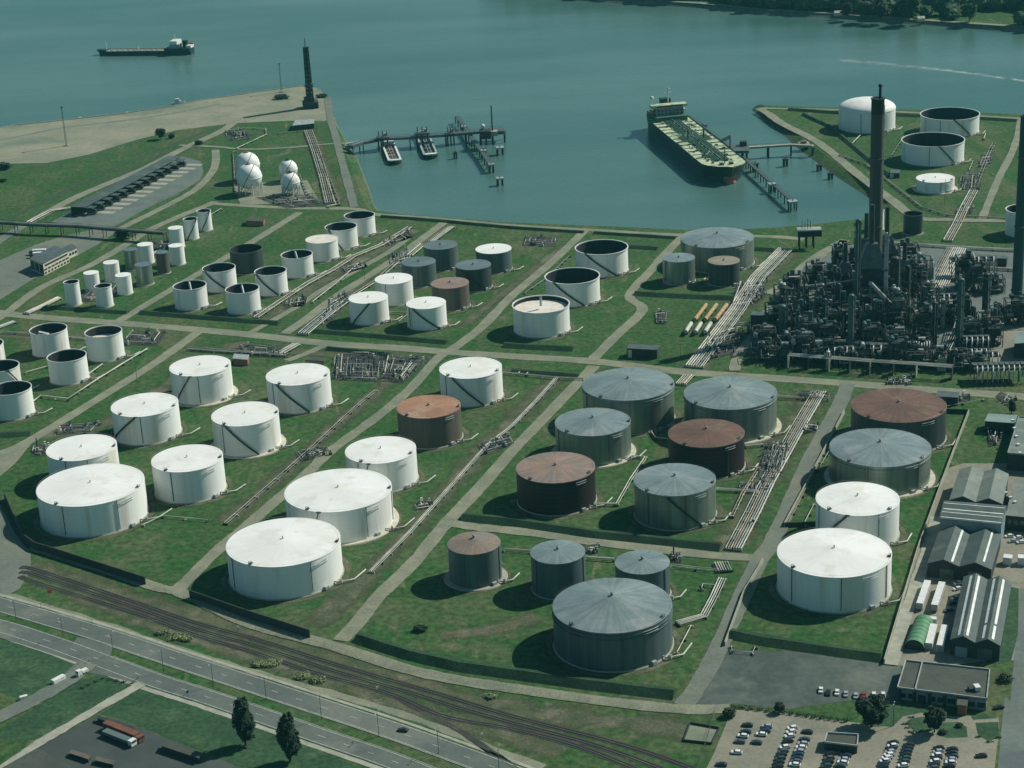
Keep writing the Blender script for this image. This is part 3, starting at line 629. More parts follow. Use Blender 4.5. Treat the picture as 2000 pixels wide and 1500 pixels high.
bwall([(1532, 1029), (1600, 1027)], 'short wall behind the nearest white tank on the right', 2.4)
bwall([(1490, 1100), (1453, 1160), (1416, 1262)], 'concrete wall left of the nearest white tank on the right', 2.4, .5, 'concrete')
# ------------------------------------------------------------------ storage tanks
def solve_tank(l, r, yf, yb, H):
    """left, right and front of the rim in the photo, front of the base (or a height) -> x, y, radius, height"""
    A = np.linspace(0, 2 * math.pi, 60, endpoint=False)
    def ext(X, Y, Rr, z):
        pts = [Q(X + Rr * math.cos(a), Y + Rr * math.sin(a), z) for a in A]
        xs = [p[0] for p in pts]; ys = [p[1] for p in pts]; return min(xs), max(xs), max(ys)
    h = H or 16.0
    x0, y0 = G((l + r) / 2, yf, h); D = math.hypot(y0, CAM_H); Rr = (r - l) / 2 * D / CAM_F
    q = np.array([x0, y0 + Rr, Rr, h])
    def res(q):
        e = ext(q[0], q[1], q[2], q[3]); o = [e[0] - l, e[1] - r, e[2] - yf]
        o.append((ext(q[0], q[1], q[2], 0)[2] - yb) if yb else (q[3] - H)); return np.array(o)
    for _ in range(7):
        c = res(q); J = np.empty((4, 4))
        for j in range(4):
            d = q.copy(); d[j] += .05; J[:, j] = (res(d) - c) / .05
        q = q - np.linalg.solve(J, c)
    return q
TANK_AT = []
def tank(l, r, yf, yb, H, kind, label, stair=None, ladders=(), cone=.09, found='grass', group=None, pipe=True, roof=None, shell=None, deckz=.72, roofladder=None, rings=()):
    X, Y, Rr, h = solve_tank(l, r, yf, yb, H)
    t = thing('storage_tank', label, 'storage tank', (X, Y, 0), 0, group)
    TANK_AT.append((X, Y, Rr, h, label))
    ac = -math.atan2(X, Y)
    P = lambda a, rr, z: (rr * math.sin(a), -rr * math.cos(a), z)
    n = 72 if Rr > 12 else 40
    z0 = .5
    # base ring
    ext_ = .35 if found == 'grass' else 2.4
    if Rr > 9:
        gl = [(X + (Rr + 2.6) * math.cos(2 * math.pi * k / 48), Y + (Rr + 2.6) * math.sin(2 * math.pi * k / 48)) for k in range(49)]; struct(worn_strip('gravel_ring', gl, 3.2, 'scrub', .055 + .0005 * len(TANK_AT), .7))
    MB().cyl(0, 0, 0, z0, Rr + ext_ + .3, Rr + ext_, n).build('foundation', 'concrete_pale' if found == 'pale' else 'concrete', t)
    if kind == 'open':
        MB().cyl(0, 0, z0, h, Rr, Rr, n, caps=False).build('shell', shell or 'white_shell', t)
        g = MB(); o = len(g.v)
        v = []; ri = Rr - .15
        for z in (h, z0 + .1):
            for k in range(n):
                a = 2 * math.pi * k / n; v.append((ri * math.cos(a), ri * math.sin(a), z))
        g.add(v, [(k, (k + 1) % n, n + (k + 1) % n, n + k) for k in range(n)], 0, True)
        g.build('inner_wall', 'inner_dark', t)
        dz = h * (1 - deckz)
        g = MB().cyl(0, 0, dz - .4, dz + .5, Rr - .3, Rr - .3, n); g.build('floating_roof', roof or 'deck_dark', t)
        g = MB(); g.ring(0, 0, h - .5, h + .06, Rr - .2, Rr + .5 if Rr > 12 else Rr + .25, n); g.build('rim_walkway', 'white_paint' if not shell else 'steel_mid', t)
        if roofladder is not None:
            a, b = roofladder
            p, q = Vector(P(ac + a[0], Rr * a[1], h + a[2])), Vector(P(ac + b[0], Rr * b[1], max(dz + .6, h - b[2])))
            g = MB(); g.beam(p, q, 1.1); g.beam((p.x, p.y, h - .5), (p.x, p.y, h + a[2] + .4), .8); g.build('rolling_ladder', 'steel_pale', t)
    else:
        MB().cyl(0, 0, z0, h, Rr, Rr, n, caps=False).build('shell', shell or 'white_shell', t)
        g = MB(); rc = Rr * cone; m = n
        if kind == 'dome':
            rows = 8; v = []; 
            for j in range(rows):
                q = j / rows; rr = (Rr + .25) * math.cos(q * math.pi / 2); z = h + Rr * .34 * math.sin(q * math.pi / 2)
                for k in range(m):
                    a = 2 * math.pi * k / m; v.append((rr * math.cos(a), rr * math.sin(a), z))
            v.append((0, 0, h + Rr * .34)); f = []
            for j in range(rows - 1):
                for k in range(m): f.append((j * m + k, j * m + (k + 1) % m, (j + 1) * m + (k + 1) % m, (j + 1) * m + k))
            for k in range(m): f.append(((rows - 1) * m + k, (rows - 1) * m + (k + 1) % m, rows * m))
            g.add(v, f, 0, True)
        else:
            ro = Rr + .12; rows = [(ro, h - .25), (ro, h + .12), (Rr * .66, h + rc * .34), (Rr * .33, h + rc * .67)]; v = []
            for rr, z in rows:
                for k in range(m):
                    a = 2 * math.pi * k / m; v.append((rr * math.cos(a), rr * math.sin(a), z))
            v.append((0, 0, h + rc)); f = []
            for j in range(3):
                for k in range(m): f.append((j * m + k, j * m + (k + 1) % m, (j + 1) * m + (k + 1) % m, (j + 1) * m + k))
            for k in range(m): f.append((3 * m + k, 3 * m + (k + 1) % m, 4 * m))
            g.add(v, f)
        g.build('roof', roof or 'white_roof', t)
        if kind == 'cone' and Rr > 7:
            g = MB(); vr = .35 if 'white' in (roof or 'white') else .55; g.cyl(0, 0, h + rc - .3, h + rc + .9, vr, vr, 10); g.cyl(0, 0, h + rc + .9, h + rc + 1.2, vr * 1.5, vr * .6, 10); g.build('roof_vent', 'steel_mid' if (roof and 'white' not in roof) else 'concrete_pale', t)
        if kind == 'cone' and Rr > 14:
            rr = Rr - .3; k0 = [ac + random.uniform(-.9, -.6), ac + random.uniform(.9, 1.5)]
            for a in k0:
                g = MB()
                p = P(a, rr - .8, h); g.box((p[0], p[1], h + .55), (1.6, 1.6, .2), a)
                for d in (-.75, .75):
                    w = P(a + d / rr, rr - .2, h); g.beam((w[0], w[1], h), (w[0], w[1], h + 1.5), .22)
                g.box((p[0], p[1], h + 1.4), (1.7, .15, .15), a)
                g.build('roof_platform', 'steel_dark', t)
            # thin handrail round the edge
            g = MB(); st = [P(2 * math.pi * k / 60, Rr - .05, h + 1.1) for k in range(61)]; g.tube(st, .05, 3, caps=False); g.build('handrail', 'steel_mid' if (roof and 'white' not in roof) else 'concrete_pale', t)
    if stair is not None:
        ft, fb = stair; at, ab = ac + math.asin(ft), ac + math.asin(fb)
        g = MB(); ns = 22; S = [(at + (ab - at) * k / ns, h - .2 + (.6 - h) * k / ns) for k in range(ns + 1)]
        for (a, z), (b, y) in zip(S[:-1], S[1:]):
            r1, r2 = Rr + .15, Rr + 1.0
            v = [P(a, r1, z), P(a, r2, z), P(b, r2, y), P(b, r1, y), P(a, r2, z + 1.0), P(b, r2, y + 1.0), P(a, r2, z - .35), P(b, r2, y - .35)]
            g.add(v, [(0, 1, 2, 3), (1, 4, 5, 2), (6, 1, 2, 7), (3, 2, 1, 0)])
        p = P(at, Rr + .7, h + .1); g.box(p, (2.2, 1.6, .25), at); 
        g.build('stairway', 'steel_dark', t)
    if ladders:
        for fr in ladders:
            a = ac + math.asin(fr); p = P(a, Rr + .22, 0); g = MB(); g.tube([(p[0], p[1], 1.5), (p[0], p[1], h - .1)], .2, 6); g.build('downpipe', 'steel_mid', t)
    if rings:
        for z in rings:
            MB().ring(0, 0, h - z - .18, h - z + .12, Rr - .05, Rr + .45, n).build('stiffening_ring', shell or 'white_shell', t)
    if Rr > 14 and kind != 'open':   # curved spray pipes near the top right
        for dz in (1.3, 2.5):
            S = [P(ac + .50 + .32 * k / 8, Rr + .5, h - dz) for k in range(9)]; MB().tube(S, .13, 5).build('spray_pipe', 'white_paint' if not shell else 'steel_pale', t)
    if pipe:
        a = ac + .95; p = Vector(P(a, Rr - .1, 1.2)); q = Vector(P(a, Rr + 2.6, 1.2)); L = 5 + Rr * .25
        g = MB(); g.tube([p, q, (q.x + L * .6, q.y + L * .25, 1.0), (q.x + L, q.y + L * 1.1, .8)], .38, 8)
        g.cyl(q.x + 1, q.y + .4, .4, 2.2, .6, .6, 8); g.box((q.x + 1, q.y + .4, 2.4), (1.2, .3, .3)); g.build('outlet_pipe', 'pipe_white', t)
        a = ac + .7; p = Vector(P(a, Rr + .8, 0)); g = MB(); g.box((p.x, p.y, 1.1), (2.2, 1.4, 1.6), a); g.build('valve_box', 'steel_pale', t)
    return t
GW = 'white cone roofed storage tanks'; GO = 'white open topped storage tanks'; GG = 'grey and rusty storage tanks'; GS = 'small slim storage tanks'
# --- large white fixed roofs
tank(70.7, 282, 989.9, 1051.2, None, 'cone', 'huge white tank at the far left, casting shadow over a wall corner', None, (-.56, .42), group=GW, cone=.05)
tank(295.5, 435.2, 922.7, 984.5, None, 'cone', 'white tank directly right of the huge leftmost white tank', None, (-.5,), group=GW, cone=.04)
tank(216.5, 348, 814.7, 870.7, None, 'cone', 'white tank with stair climbing to the right, above the two leftmost white tanks', (-.30, -.97), (-.18,), group=GW, cone=.04)
tank(90, 228, 900.8, None, 17.5, 'cone', 'white tank half hidden behind the huge leftmost white tank', None, (-.5, .1), group=GW, cone=.03)
tank(330.7, 450.7, 735.5, 792, None, 'cone', 'white tank with short stair, topmost left of the four white tanks between two roads', (-.35, -.85), (-.12,), group=GW, cone=.04, found='pale')
tank(519.2, 644, 753.3, 809.3, None, 'cone', 'white tank standing beside the left end of the busy pipe manifold', (-.66, .25), (-.8,), group=GW, cone=.04)
tank(412.8, 544, 833, 893.3, None, 'cone', 'white tank with pale footing and long stair, in the middle of the left white group', (-.60, .28), (-.7,), group=GW, cone=.04, found='pale')
tank(858, 980, 740, 796, None, 'cone', 'white tank just below the central road crossing, behind a rusty roofed tank', (-.58, .35), (-.8,), group=GW, cone=.04)
tank(674, 812.5, 906, 964, None, 'cone', 'white tank below the orange rusty tank, behind two huge white ones', (-.35, -.6), (-.65,), group=GW, cone=.05)
tank(555.5, 764.8, 1000.8, 1064, None, 'cone', 'huge white tank overlapped at its lower left by the nearest one', (-.38, -.55), (.47, .97), group=GW, cone=.06, found='pale')
tank(441.3, 664.5, 1108, 1172.5, None, 'cone', 'nearest huge white tank above the railway, left of the bottom centre', None, (-.9, .42), group=GW, cone=.07)
tank(1593.3, 1757.3, 1008, None, 18, 'cone', 'white tank with forked stair behind the nearest right hand white tank', (-.22, -.85), (.5, -.9), group=GW, cone=.09)
tank(1517.9, 1742, 1128.8, 1198.7, None, 'cone', 'nearest huge white tank on the right beside the concrete wall', None, (-.72, .13, .9), group=GW, cone=.10)
tank(732, 805.3, 555.5, 598.7, None, 'cone', 'white tank behind a pair of white tanks in the middle compound', None, (-.45,), group=GW, cone=.03)
tank(680.8, 757.3, 593.3, 636.5, None, 'cone', 'white tank with stair rising to the right, left of the middle pair', (.02, -.82), (), group=GW, cone=.03)
tank(793.3, 870.7, 604, 646.7, None, 'cone', 'white tank with stair falling to the right, right of the middle pair', (-.65, .55), (-.85,), group=GW, cone=.03)
tank(928.8, 998.7, 496, 535.5, None, 'cone', 'slate sided tank with clean white roof at the right of the dark group', None, (-.3,), group=GG, cone=.03, shell='slate_shell')
tank(1789.3, 1864.8, 357.3, 378.7, None, 'cone', 'small low white tank on the island nearest the pump manifold', None, (.3,), group=GW, cone=.03, found='pale')
tank(1638, 1749.3, 222.7, 261.3, None, 'dome', 'white tank with a dome roof on the island behind the brick stack', None, (-.2, .4), group=GW)
# --- rusty and grey
tank(774.7, 899.5, 817.3, 877.3, None, 'cone', 'grey brown tank with bright orange rusty roof in the centre', None, (), group=GG, cone=.05, roof='rust_roof', shell='brown_shell')
tank(841.9, 915.5, 564, 608.8, None, 'cone', 'smaller grey brown tank with rusty roof beside the middle white pair', None, (), group=GG, cone=.04, roof='rust_roof_pale', shell='brown_shell')
tank(889.3, 958.7, 527.5, 570.7, None, 'cone', 'slate tank with dark diagonal stair behind the small rusty roofed one', (-.7, .65), (), group=GG, cone=.03, roof='slate_roof', shell='dark_shell')
tank(784, 850.7, 521, 562.7, None, 'cone', 'slate blue tank behind the white pair, leftmost of the dark group', None, (-.1,), group=GG, cone=.03, roof='slate_roof', shell='slate_shell')
tank(826.7, 893.3, 488, 530.7, None, 'cone', 'slate blue tank farthest back of the dark group', None, (), group=GG, cone=.03, roof='slate_roof', shell='slate_shell')
tank(448, 512, 494.7, 537, None, 'open', 'dark grey open tank among white open tanks', None, (), group=GG, shell='dark_shell')
tank(1328.8, 1472.5, 484.8, None, 18, 'cone', 'largest far grey tank at the dock shore', None, (-.9,), group=GG, cone=.13, roof='grey_roof', shell='grey_shell')
tank(1294, 1357.3, 512.5, 557.3, None, 'cone', 'small pale grey tank in front of the largest far grey tank', None, (-.8, .5), group=GG, cone=.03, roof='grey_roof', shell='grey_shell')
tank(1382.7, 1444.8, 518, 560.8, None, 'cone', 'small dark tank with beige roof in front of the largest far grey tank', None, (.3,), group=GG, cone=.02, roof='beige_roof', shell='dark_shell')
tank(1137.3, 1316.5, 782.7, 850, None, 'cone', 'big grey tank nearest the middle road, left of a twin', None, (.02, -.9), group=GG, cone=.14, roof='grey_roof', shell='grey_shell', rings=(1.6,))
tank(1335.5, 1517.3, 800.5, 866, None, 'cone', 'big grey tank beside the white pipe rack, right hand of the twins', None, (-.05, -.8), group=GG, cone=.14, roof='grey_roof', shell='grey_shell', rings=(1.6,), found='pale')
tank(1084, 1231.5, 852, None, 17.5, 'cone', 'grey tank with pale footing behind the maroon tank with rusty top', None, (.4, -.9), group=GG, cone=.13, roof='grey_roof', shell='grey_shell', found='pale')
tank(1304.8, 1454, 874.7, None, 18, 'cone', 'maroon tank with brown pointed roof between grey tanks', None, (.55,), group=GG, cone=.14, roof='rust_roof_dark', shell='maroon_shell')
tank(1008, 1162, 944, None, 18, 'cone', 'maroon tank with pinkish rusty roof beside the diagonal service road', None, (), group=GG, cone=.07, roof='rust_roof_pale', shell='maroon_shell')
tank(1238, 1397.9, 969.3, 1037, None, 'cone', 'grey tank with long black diagonal stair above the cross road', (-.22, .62), (-.65, .25), group=GG, cone=.11, roof='grey_roof', shell='grey_shell')
tank(873.9, 977.3, 1083.5, 1151, None, 'cone', 'small dark tank with rusty domed cap, leftmost in the bottom compound', None, (.9, -.4), group=GG, cone=.24, roof='rust_roof_grey', shell='slate_shell', found='wide')
tank(1036, 1142.7, 1102, 1172, None, 'cone', 'small grey tank in the middle of the bottom compound', None, (-.8, .9), group=GG, cone=.13, roof='grey_roof', shell='slate_shell')
tank(1201.3, 1308, 1122, None, 15.5, 'cone', 'small grey tank half hidden behind the huge slate tank', None, (.8,), group=GG, cone=.13, roof='grey_roof', shell='slate_shell')
tank(1079.5, 1312.5, 1237.3, 1313.3, None, 'cone', 'huge slate tank nearest the bottom centre with pointed grey roof', None, (.16,), group=GG, cone=.19, roof='grey_roof', shell='slate_shell', rings=(1.4, 3.2))
tank(1620, 1818.7, 912.5, 970.7, None, 'cone', 'big grey tank with pale curved footing behind the right hand white tanks', None, (-.22, .75), group=GG, cone=.13, roof='grey_roof', shell='grey_shell', found='pale', rings=(1.8,))
tank(1662, 1849, 825.9, None, 18, 'cone', 'big dark tank with brown rusty roof right of the road junction', None, (), group=GG, cone=.08, roof='rust_roof_dark', shell='dark_shell')
tank(1764.8, 1803, 422, 460, None, 'open', 'dark round tank in front of the island, right of the brick stack', None, (), group=GG, shell='dark_shell', pipe=False)
# --- open topped
tank(1124, 1225.9, 497.3, 543, None, 'open', 'farthest of three big white open tanks in a slanting row', (-.6, .52), (), group=GO)
tank(1064.8, 1170.7, 554.7, 600.8, None, 'open', 'middle one of three big white open tanks in a slanting row', (-.66, .4), (), group=GO)
tank(1001.3, 1111.5, 611.5, 661.3, None, 'open', 'white open tank with high pale floating roof, front of a slanting row', None, (), group=GO, roof='deck_pale', deckz=.20, roofladder=((.0, .1, 6.0), (.0, .05, 1.0)))
tank(1797.9, 1913.3, 234.7, 269.3, None, 'open', 'white open tank at the back of the island', (.15, .7), (-.3,), group=GO)
tank(1761.3, 1884, 286.7, 325.9, None, 'open', 'white open tank in the middle of the island', (.2, .7), (-.1,), group=GO)
tank(1965, 2040, 418, 466, None, 'open', 'white open tank behind the teal tower at the right edge', None, (), group=GO, pipe=False)
tank(337.9, 402.7, 566.7, 608, None, 'open', 'white open tank with ladder, leftmost of the nine open tanks', None, (), group=GO, roofladder=((-.15, .1, 2.5), (.05, .9, 1)))
tank(394.7, 459.5, 532, 572.5, None, 'open', 'white open tank behind the leftmost with stair falling right', (-.8, .45), (), group=GO)
tank(440, 506, 573.3, 616, None, 'open', 'white open tank with ladder between two stairs, second in the front row', None, (), group=GO, roofladder=((-.15, .1, 2.5), (.05, .9, 1)))
tank(497, 559.2, 537.9, 580, None, 'open', 'white open tank with stair in front of the dark grey open tank', (-.85, .35), (), group=GO)
tank(548.5, 610.1, 505.3, 544.5, None, 'open', 'white open tank with pale ladder leaning into it, in the middle of the row', None, (), group=GO, roofladder=((-.3, .3, 3.0), (.0, .7, 1)))
tank(596.8, 659.2, 475.5, 512.5, None, 'open', 'white tank with pale floating roof nearly at the rim', None, (), group=GO, roof='deck_pale', deckz=.04)
tank(634.7, 696.8, 450.7, 489.9, None, 'open', 'white open tank with short stair, second from the dock corner', (-.75, .0), (), group=GO)
tank(672, 731.5, 428, 464, None, 'open', 'white open tank nearest the dock corner', None, (), group=GO)
tank(57.3, 130.7, 654, 698.7, None, 'open', 'white open tank farthest back in the left edge group', None, (), group=GO, roofladder=((-.6, .9, 1.5), (.0, .7, 1)))
tank(165.3, 237.9, 658.7, 708, None, 'open', 'white open tank with pale deck beside the small pipe manifold', None, (), group=GO, roof='deck_pale', deckz=.36)
tank(91.5, 168.5, 707.5, 753.3, None, 'open', 'white open tank in the centre of the left edge group', None, (), group=GO)
tank(-36, 37.3, 727, None, 16, 'open', 'open tank cut by the left edge, behind another', (.3, .95), (), group=GO)
tank(-20, 61.3, 772, 822.7, None, 'open', 'open tank cut by the left edge, nearest the road', None, (), group=GO)
tank(-68, 6, 684, None, 15, 'open', 'open tank just showing at the left edge', None, (), group=GO, pipe=False)
# --- small slim tanks
S = dict(group=GS, cone=.03)
def stank(l, r, yf, yb, kind, label, **k):
    d = dict(S); d.update(k); tank(l, r, yf, yb, None, kind, label, pipe=False, **d)
stank(123.5, 154, 554.7, 598.7, 'open', 'slim open tank at the lower left end of the small tanks')
stank(184, 217.3, 562.7, 602, 'open', 'slim open tank, second from the lower left end')
stank(162.7, 192.5, 536.8, 570.7, 'cone', 'slim white tank behind the two slim open ones')
stank(224.8, 255.5, 541.3, 577.3, 'cone', 'slim white tank just right of a slim open tank')
stank(201.3, 231.5, 516.5, 552, 'cone', 'slim white tank at the back of the lower left group')
stank(262.7, 296, 521, 559, 'cone', 'slim green grey tank in front of a white one', roof='slate_roof', shell='grey_shell')
stank(267.5, 298, 481.3, 517.3, 'cone', 'slim white tank rising behind a green grey one')
stank(241, 268, 490.7, 529, 'cone', 'slim green grey tank, left of the white one in the middle', roof='slate_roof', shell='grey_shell')
stank(303.5, 328.5, 496, 536, 'cone', 'slim brown grey tank beside a white one', roof='slate_roof', shell='brown_shell')
stank(328, 357, 448.8, 486, 'cone', 'slim white tank, back one of an overlapping pair')
stank(329, 358.7, 483.5, 519.2, 'cone', 'slim white tank, front one of an overlapping pair')
stank(357.3, 384.8, 430.7, 469.3, 'open', 'slim open tank with stair, second from the upper right end', stair=(.75, -.6))
stank(383.5, 411.5, 415, 452.5, 'open', 'slim open tank with stair at the upper right end', stair=(.7, -.5))
stank(1703, 1727, 414, 450, 'open', 'slim pale tank standing behind the brick stack')
# ------------------------------------------------------------------ buildings
def lerp(a, b, t): return tuple(a[i] + (b[i] - a[i]) * t for i in range(len(a)))
def quadpt(q, s, t): return lerp(lerp(q[0], q[1], s), lerp(q[3], q[2], s), t)   # q = TL TR BR BL, s across, t down
def local(q):
    cx = sum(p[0] for p in q) / 4; cy = sum(p[1] for p in q) / 4; return (cx, cy), [(p[0] - cx, p[1] - cy) for p in q]
def shed(name, label, cat, px, h, ridges=0, rh=2.0, roof='roof_sheet', wall='wall_dark', strips=(), windows=None, along='t', doors=(), group=None, parapet=None, over=.3, light_side=None, raised=0.0):
    q = [G(x, y, h) for x, y in px]; (cx, cy), q = local(q)
    t = thing(name, label, cat, (cx, cy, 0), 0, group)
    g = MB()
    P = lambda s, tt: quadpt(q, s, tt) if along == 't' else quadpt(q, tt, s)
    prof = lambda s: 0.0
    ks = [0, 1]
    if ridges:
        ks = [k / (2 * ridges) for k in range(2 * ridges + 1)]
        prof = lambda s: rh * (1 - abs(((s * ridges) % 1.0) * 2 - 1)) if s < 1 else 0.0
    # walls with gable ends
    for tt, rev in ((0.0, True), (1.0, False)):
        pts = [P(s, tt) for s in ks]; zs = [h - .15 + prof(s) for s in ks]
        v = [(pts[0][0], pts[0][1], raised)] + [(p[0], p[1], z) for p, z in zip(pts, zs)] + [(pts[-1][0], pts[-1][1], raised)]
        for a in range(1, len(v) - 2):
            b0 = (v[a][0], v[a][1], raised); b1 = (v[a + 1][0], v[a + 1][1], raised); f = [b0, b1, v[a + 1], v[a]]
            g.add(f, [(0, 1, 2, 3)])
    for s in (0.0, 1.0):
        a, b = P(s, 0), P(s, 1); g.add([(a[0], a[1], raised), (b[0], b[1], raised), (b[0], b[1], h - .15), (a[0], a[1], h - .15)], [(0, 1, 2, 3)])
    g.build('wall', wall, t)
    # roof
    o = over
    g = MB(); W = math.dist(P(0, 0), P(1, 0)); Lh = math.dist(P(0, 0), P(0, 1)); es, et = o / W, o / Lh
    kk = [(-es if s == 0 else 1 + es if s == 1 else s) for s in ks]
    for th, flip in ((0.0, False), (-.22, True)):
        rows = []
        for tt in (-et, 1 + et): rows.append([(*P(k, tt), h + prof(s) + th + .02) for k, s in zip(kk, ks)])
        n = len(ks); v = rows[0] + rows[1]; f = [(i, n + i, n + i + 1, i + 1) for i in range(n - 1)]
        if flip: f = [x[::-1] for x in f]
        g.add(v, f)
    n = len(ks)
    A = [(*P(k, -et), h + prof(s) + .02) for k, s in zip(kk, ks)]; B = [(*P(k, 1 + et), h + prof(s) + .02) for k, s in zip(kk, ks)]
    dn = lambda p: (p[0], p[1], p[2] - .22)
    for R_ in (A, B): 
        for i in range(n - 1): g.add([R_[i], R_[i + 1], dn(R_[i + 1]), dn(R_[i])], [(0, 1, 2, 3)])
    for i in (0, n - 1): g.add([A[i], B[i], dn(B[i]), dn(A[i])], [(0, 1, 2, 3)])
    ro = g.build('roof', roof, t)
    for (s0, s1, t0, t1) in strips:
        g = MB(); z = .10; c = [(s0, t0), (s1, t0), (s1, t1), (s0, t1)]
        top = [(*P(s, tt), h + prof(s) + .02 + z) for s, tt in c]; g.add(top, [(3, 2, 1, 0), (0, 1, 2, 3)])
        for i in range(4):
            a, b = top[i], top[(i + 1) % 4]; g.add([a, b, (b[0], b[1], b[2] - z), (a[0], a[1], a[2] - z)], [(0, 1, 2, 3)])
        g.build('skylight', 'skylight', t)
    if parapet:
        g = MB()
        for i in range(4):
            a, b = q[i], q[(i + 1) % 4]; g.box(((a[0] + b[0]) / 2, (a[1] + b[1]) / 2, h + .35), (math.dist(a, b) + .3, .4, .7), math.atan2(b[1] - a[1], b[0] - a[0]))
        g.build('parapet', parapet, t)
    if windows:   # list of (side, rows, n, z0, dz, mat) side: edge index of the quad (2 = front, 3 = left, 1 = right)
        for (side, z0, z1, n, m, fr) in windows:
            a, b = q[side], q[(side + 1) % 4]; L = math.dist(a, b); d = ((b[0] - a[0]) / L, (b[1] - a[1]) / L)
            nx, ny = d[1], -d[0]
            if nx * ((a[0] + b[0]) / 2) + ny * ((a[1] + b[1]) / 2) < 0: nx, ny = -nx, -ny
            for k in range(n):
                s = L * (k + .5) / n; c = (a[0] + d[0] * s + nx * .06, a[1] + d[1] * s + ny * .06, (z0 + z1) / 2)
                MB().box(c, (L / n * fr, .16, z1 - z0), math.atan2(d[1], d[0])).build('window', m, t)
    for (side, s0, w, dh, m) in doors:
        a, b = q[side], q[(side + 1) % 4]; L = math.dist(a, b); d = ((b[0] - a[0]) / L, (b[1] - a[1]) / L)
        nx, ny = d[1], -d[0]
        if nx * ((a[0] + b[0]) / 2) + ny * ((a[1] + b[1]) / 2) < 0: nx, ny = -nx, -ny
        s = L * s0; MB().box((a[0] + d[0] * s + nx * .1, a[1] + d[1] * s + ny * .1, dh / 2), (w, .22, dh), math.atan2(d[1], d[0])).build('door', m, t)
    return t
# workshops on the right; roof corners TL TR BR BL
w1 = shed('workshop', 'long dark workshop with four white skylight strips above the flat roofed office', 'workshop', [(1883, 1127), (1975, 1138), (1953, 1261), (1857, 1249)], 7.5, 2, 2.6, 'roof_sheet', 'wall_dark',
     strips=[(.13, .18, .02, .97), (.30, .35, .02, .97), (.62, .67, .02, .74), (.62, .67, .77, .97), (.82, .87, .02, .74), (.82, .87, .77, .97)], doors=[(2, .3, 6, 5, 'steel_mid'), (2, .78, 5, 4.5, 'wall_panel')])
shed('workshop', 'twin gabled workshop with two pale roof strips below the ribbed cross hall', 'workshop', [(1836, 1036), (1955, 1044), (1936, 1112), (1812, 1100)], 7.0, 2, 2.8, 'roof_sheet', 'wall_dark',
     strips=[(.36, .395, .02, .97), (.85, .88, .02, .9)], doors=[(2, .25, 6, 5, 'steel_mid'), (2, .7, 6, 5, 'steel_mid')])
shed('workshop', 'taller cross hall with white ribbed roof between two twin gabled workshops', 'workshop', [(1845, 978), (1966, 988), (1956, 1024), (1836, 1012)], 12.0, 2, .9, 'roof_sheet', 'wall_panel', along='s',
     strips=[(.20, .235, .01, .99), (.45, .485, .01, .99), (.70, .735, .01, .99), (.93, .955, .01, .99)], doors=())
shed('workshop', 'twin gabled workshop with streaked grey roof behind the cross hall', 'workshop', [(1875, 917), (1969, 926), (1957, 984), (1855, 976)], 9.0, 2, 2.6, 'roof_sheet_light', 'wall_dark', doors=())
shed('office_building', 'flat dark roofed office with bright end walls between the car park and workshops', 'office', [(1769, 1291), (1933, 1309), (1927, 1366), (1753, 1344)], 5.2, 0, 0, 'roof_felt', 'wall_panel', parapet='steel_pale',
     windows=[(2, 1.2, 3.4, 9, 'glass', .78)], doors=[(2, .72, 3, 2.4, 'wall_dark')])
ob = [o for o in bpy.data.objects if o.name.startswith('office_building')][0]
def child_box(parent, name, c, d, rz, m): return MB().box(c, d, rz).build(name, m, parent)
_q = [G(x, y, 5.2) for x, y in [(1769, 1291), (1933, 1309), (1927, 1366), (1753, 1344)]]; (_cx, _cy), _q = local(_q)
_a, _b = quadpt(_q, .2, 0), quadpt(_q, .2, 1); child_box(ob, 'roof_divider', ((_a[0] + _b[0]) / 2, (_a[1] + _b[1]) / 2, 5.7), (math.dist(_a, _b), .4, .9), math.atan2(_b[1] - _a[1], _b[0] - _a[0]), 'steel_pale')
for k in range(5):
    p = quadpt(_q, .02 + .17 * k, 1.0); child_box(ob, 'pillar', (p[0], p[1] - .5, 2.7), (1.1, .8, 5.4), 0, 'wall_dark')
p = quadpt(_q, .88, .72); child_box(ob, 'roof_unit', (p[0], p[1], 6.3), (2.2, 3.2, 1.8), .1, 'white_paint'); child_box(ob, 'roof_unit', (p[0] - 2.6, p[1], 6.0), (1.6, 2.6, 1.2), .1, 'steel_dark')
shed('brick_porch', 'dark red brick block standing against the office front', 'porch', [(1872, 1360), (1890, 1362), (1888, 1378), (1870, 1376)], 4.6, 0, 0, 'roof_felt', 'brick')
shed('shelter', 'open sided flat shelter between the rows of parked cars', 'shelter', [(1616, 1432), (1676, 1436), (1674, 1458), (1610, 1451)], 3.2, 0, 0, 'roof_felt', 'wall_dark', parapet='steel_pale')
shed('warehouse', 'low pale roofed block at the right edge beside the upper twin gabled workshop', 'building', [(1981, 937), (2040, 942), (2028, 1012), (1966, 1006)], 8, 0, 0, 'roof_sheet_light', 'wall_dark', parapet=None, windows=[(2, 1, 6, 5, 'glass', .7)])
wh = [o for o in bpy.data.objects if o.name.startswith('warehouse')][0]
for k in range(4): child_box(wh, 'roof_vent', (-9 + .8 * k, 12 - 5.5 * k, 8.5), (1.6, 1.2, 1.0), .3, 'white_paint')
shed('warehouse', 'long roofed block at the right edge above the upper workshop', 'building', [(1990, 815), (2060, 820), (2040, 892), (1968, 886)], 9, 0, 0, 'roof_sheet_light', 'wall_dark', parapet='roof_teal')
wh2 = [o for o in bpy.data.objects if o.name.startswith('warehouse')][-1]
for k in range(5): child_box(wh2, 'roof_vent', (-4 - 2 * k, 22 - 11 * k, 9.5), (1.5, 1.5, 1.0), .3, 'white_paint')
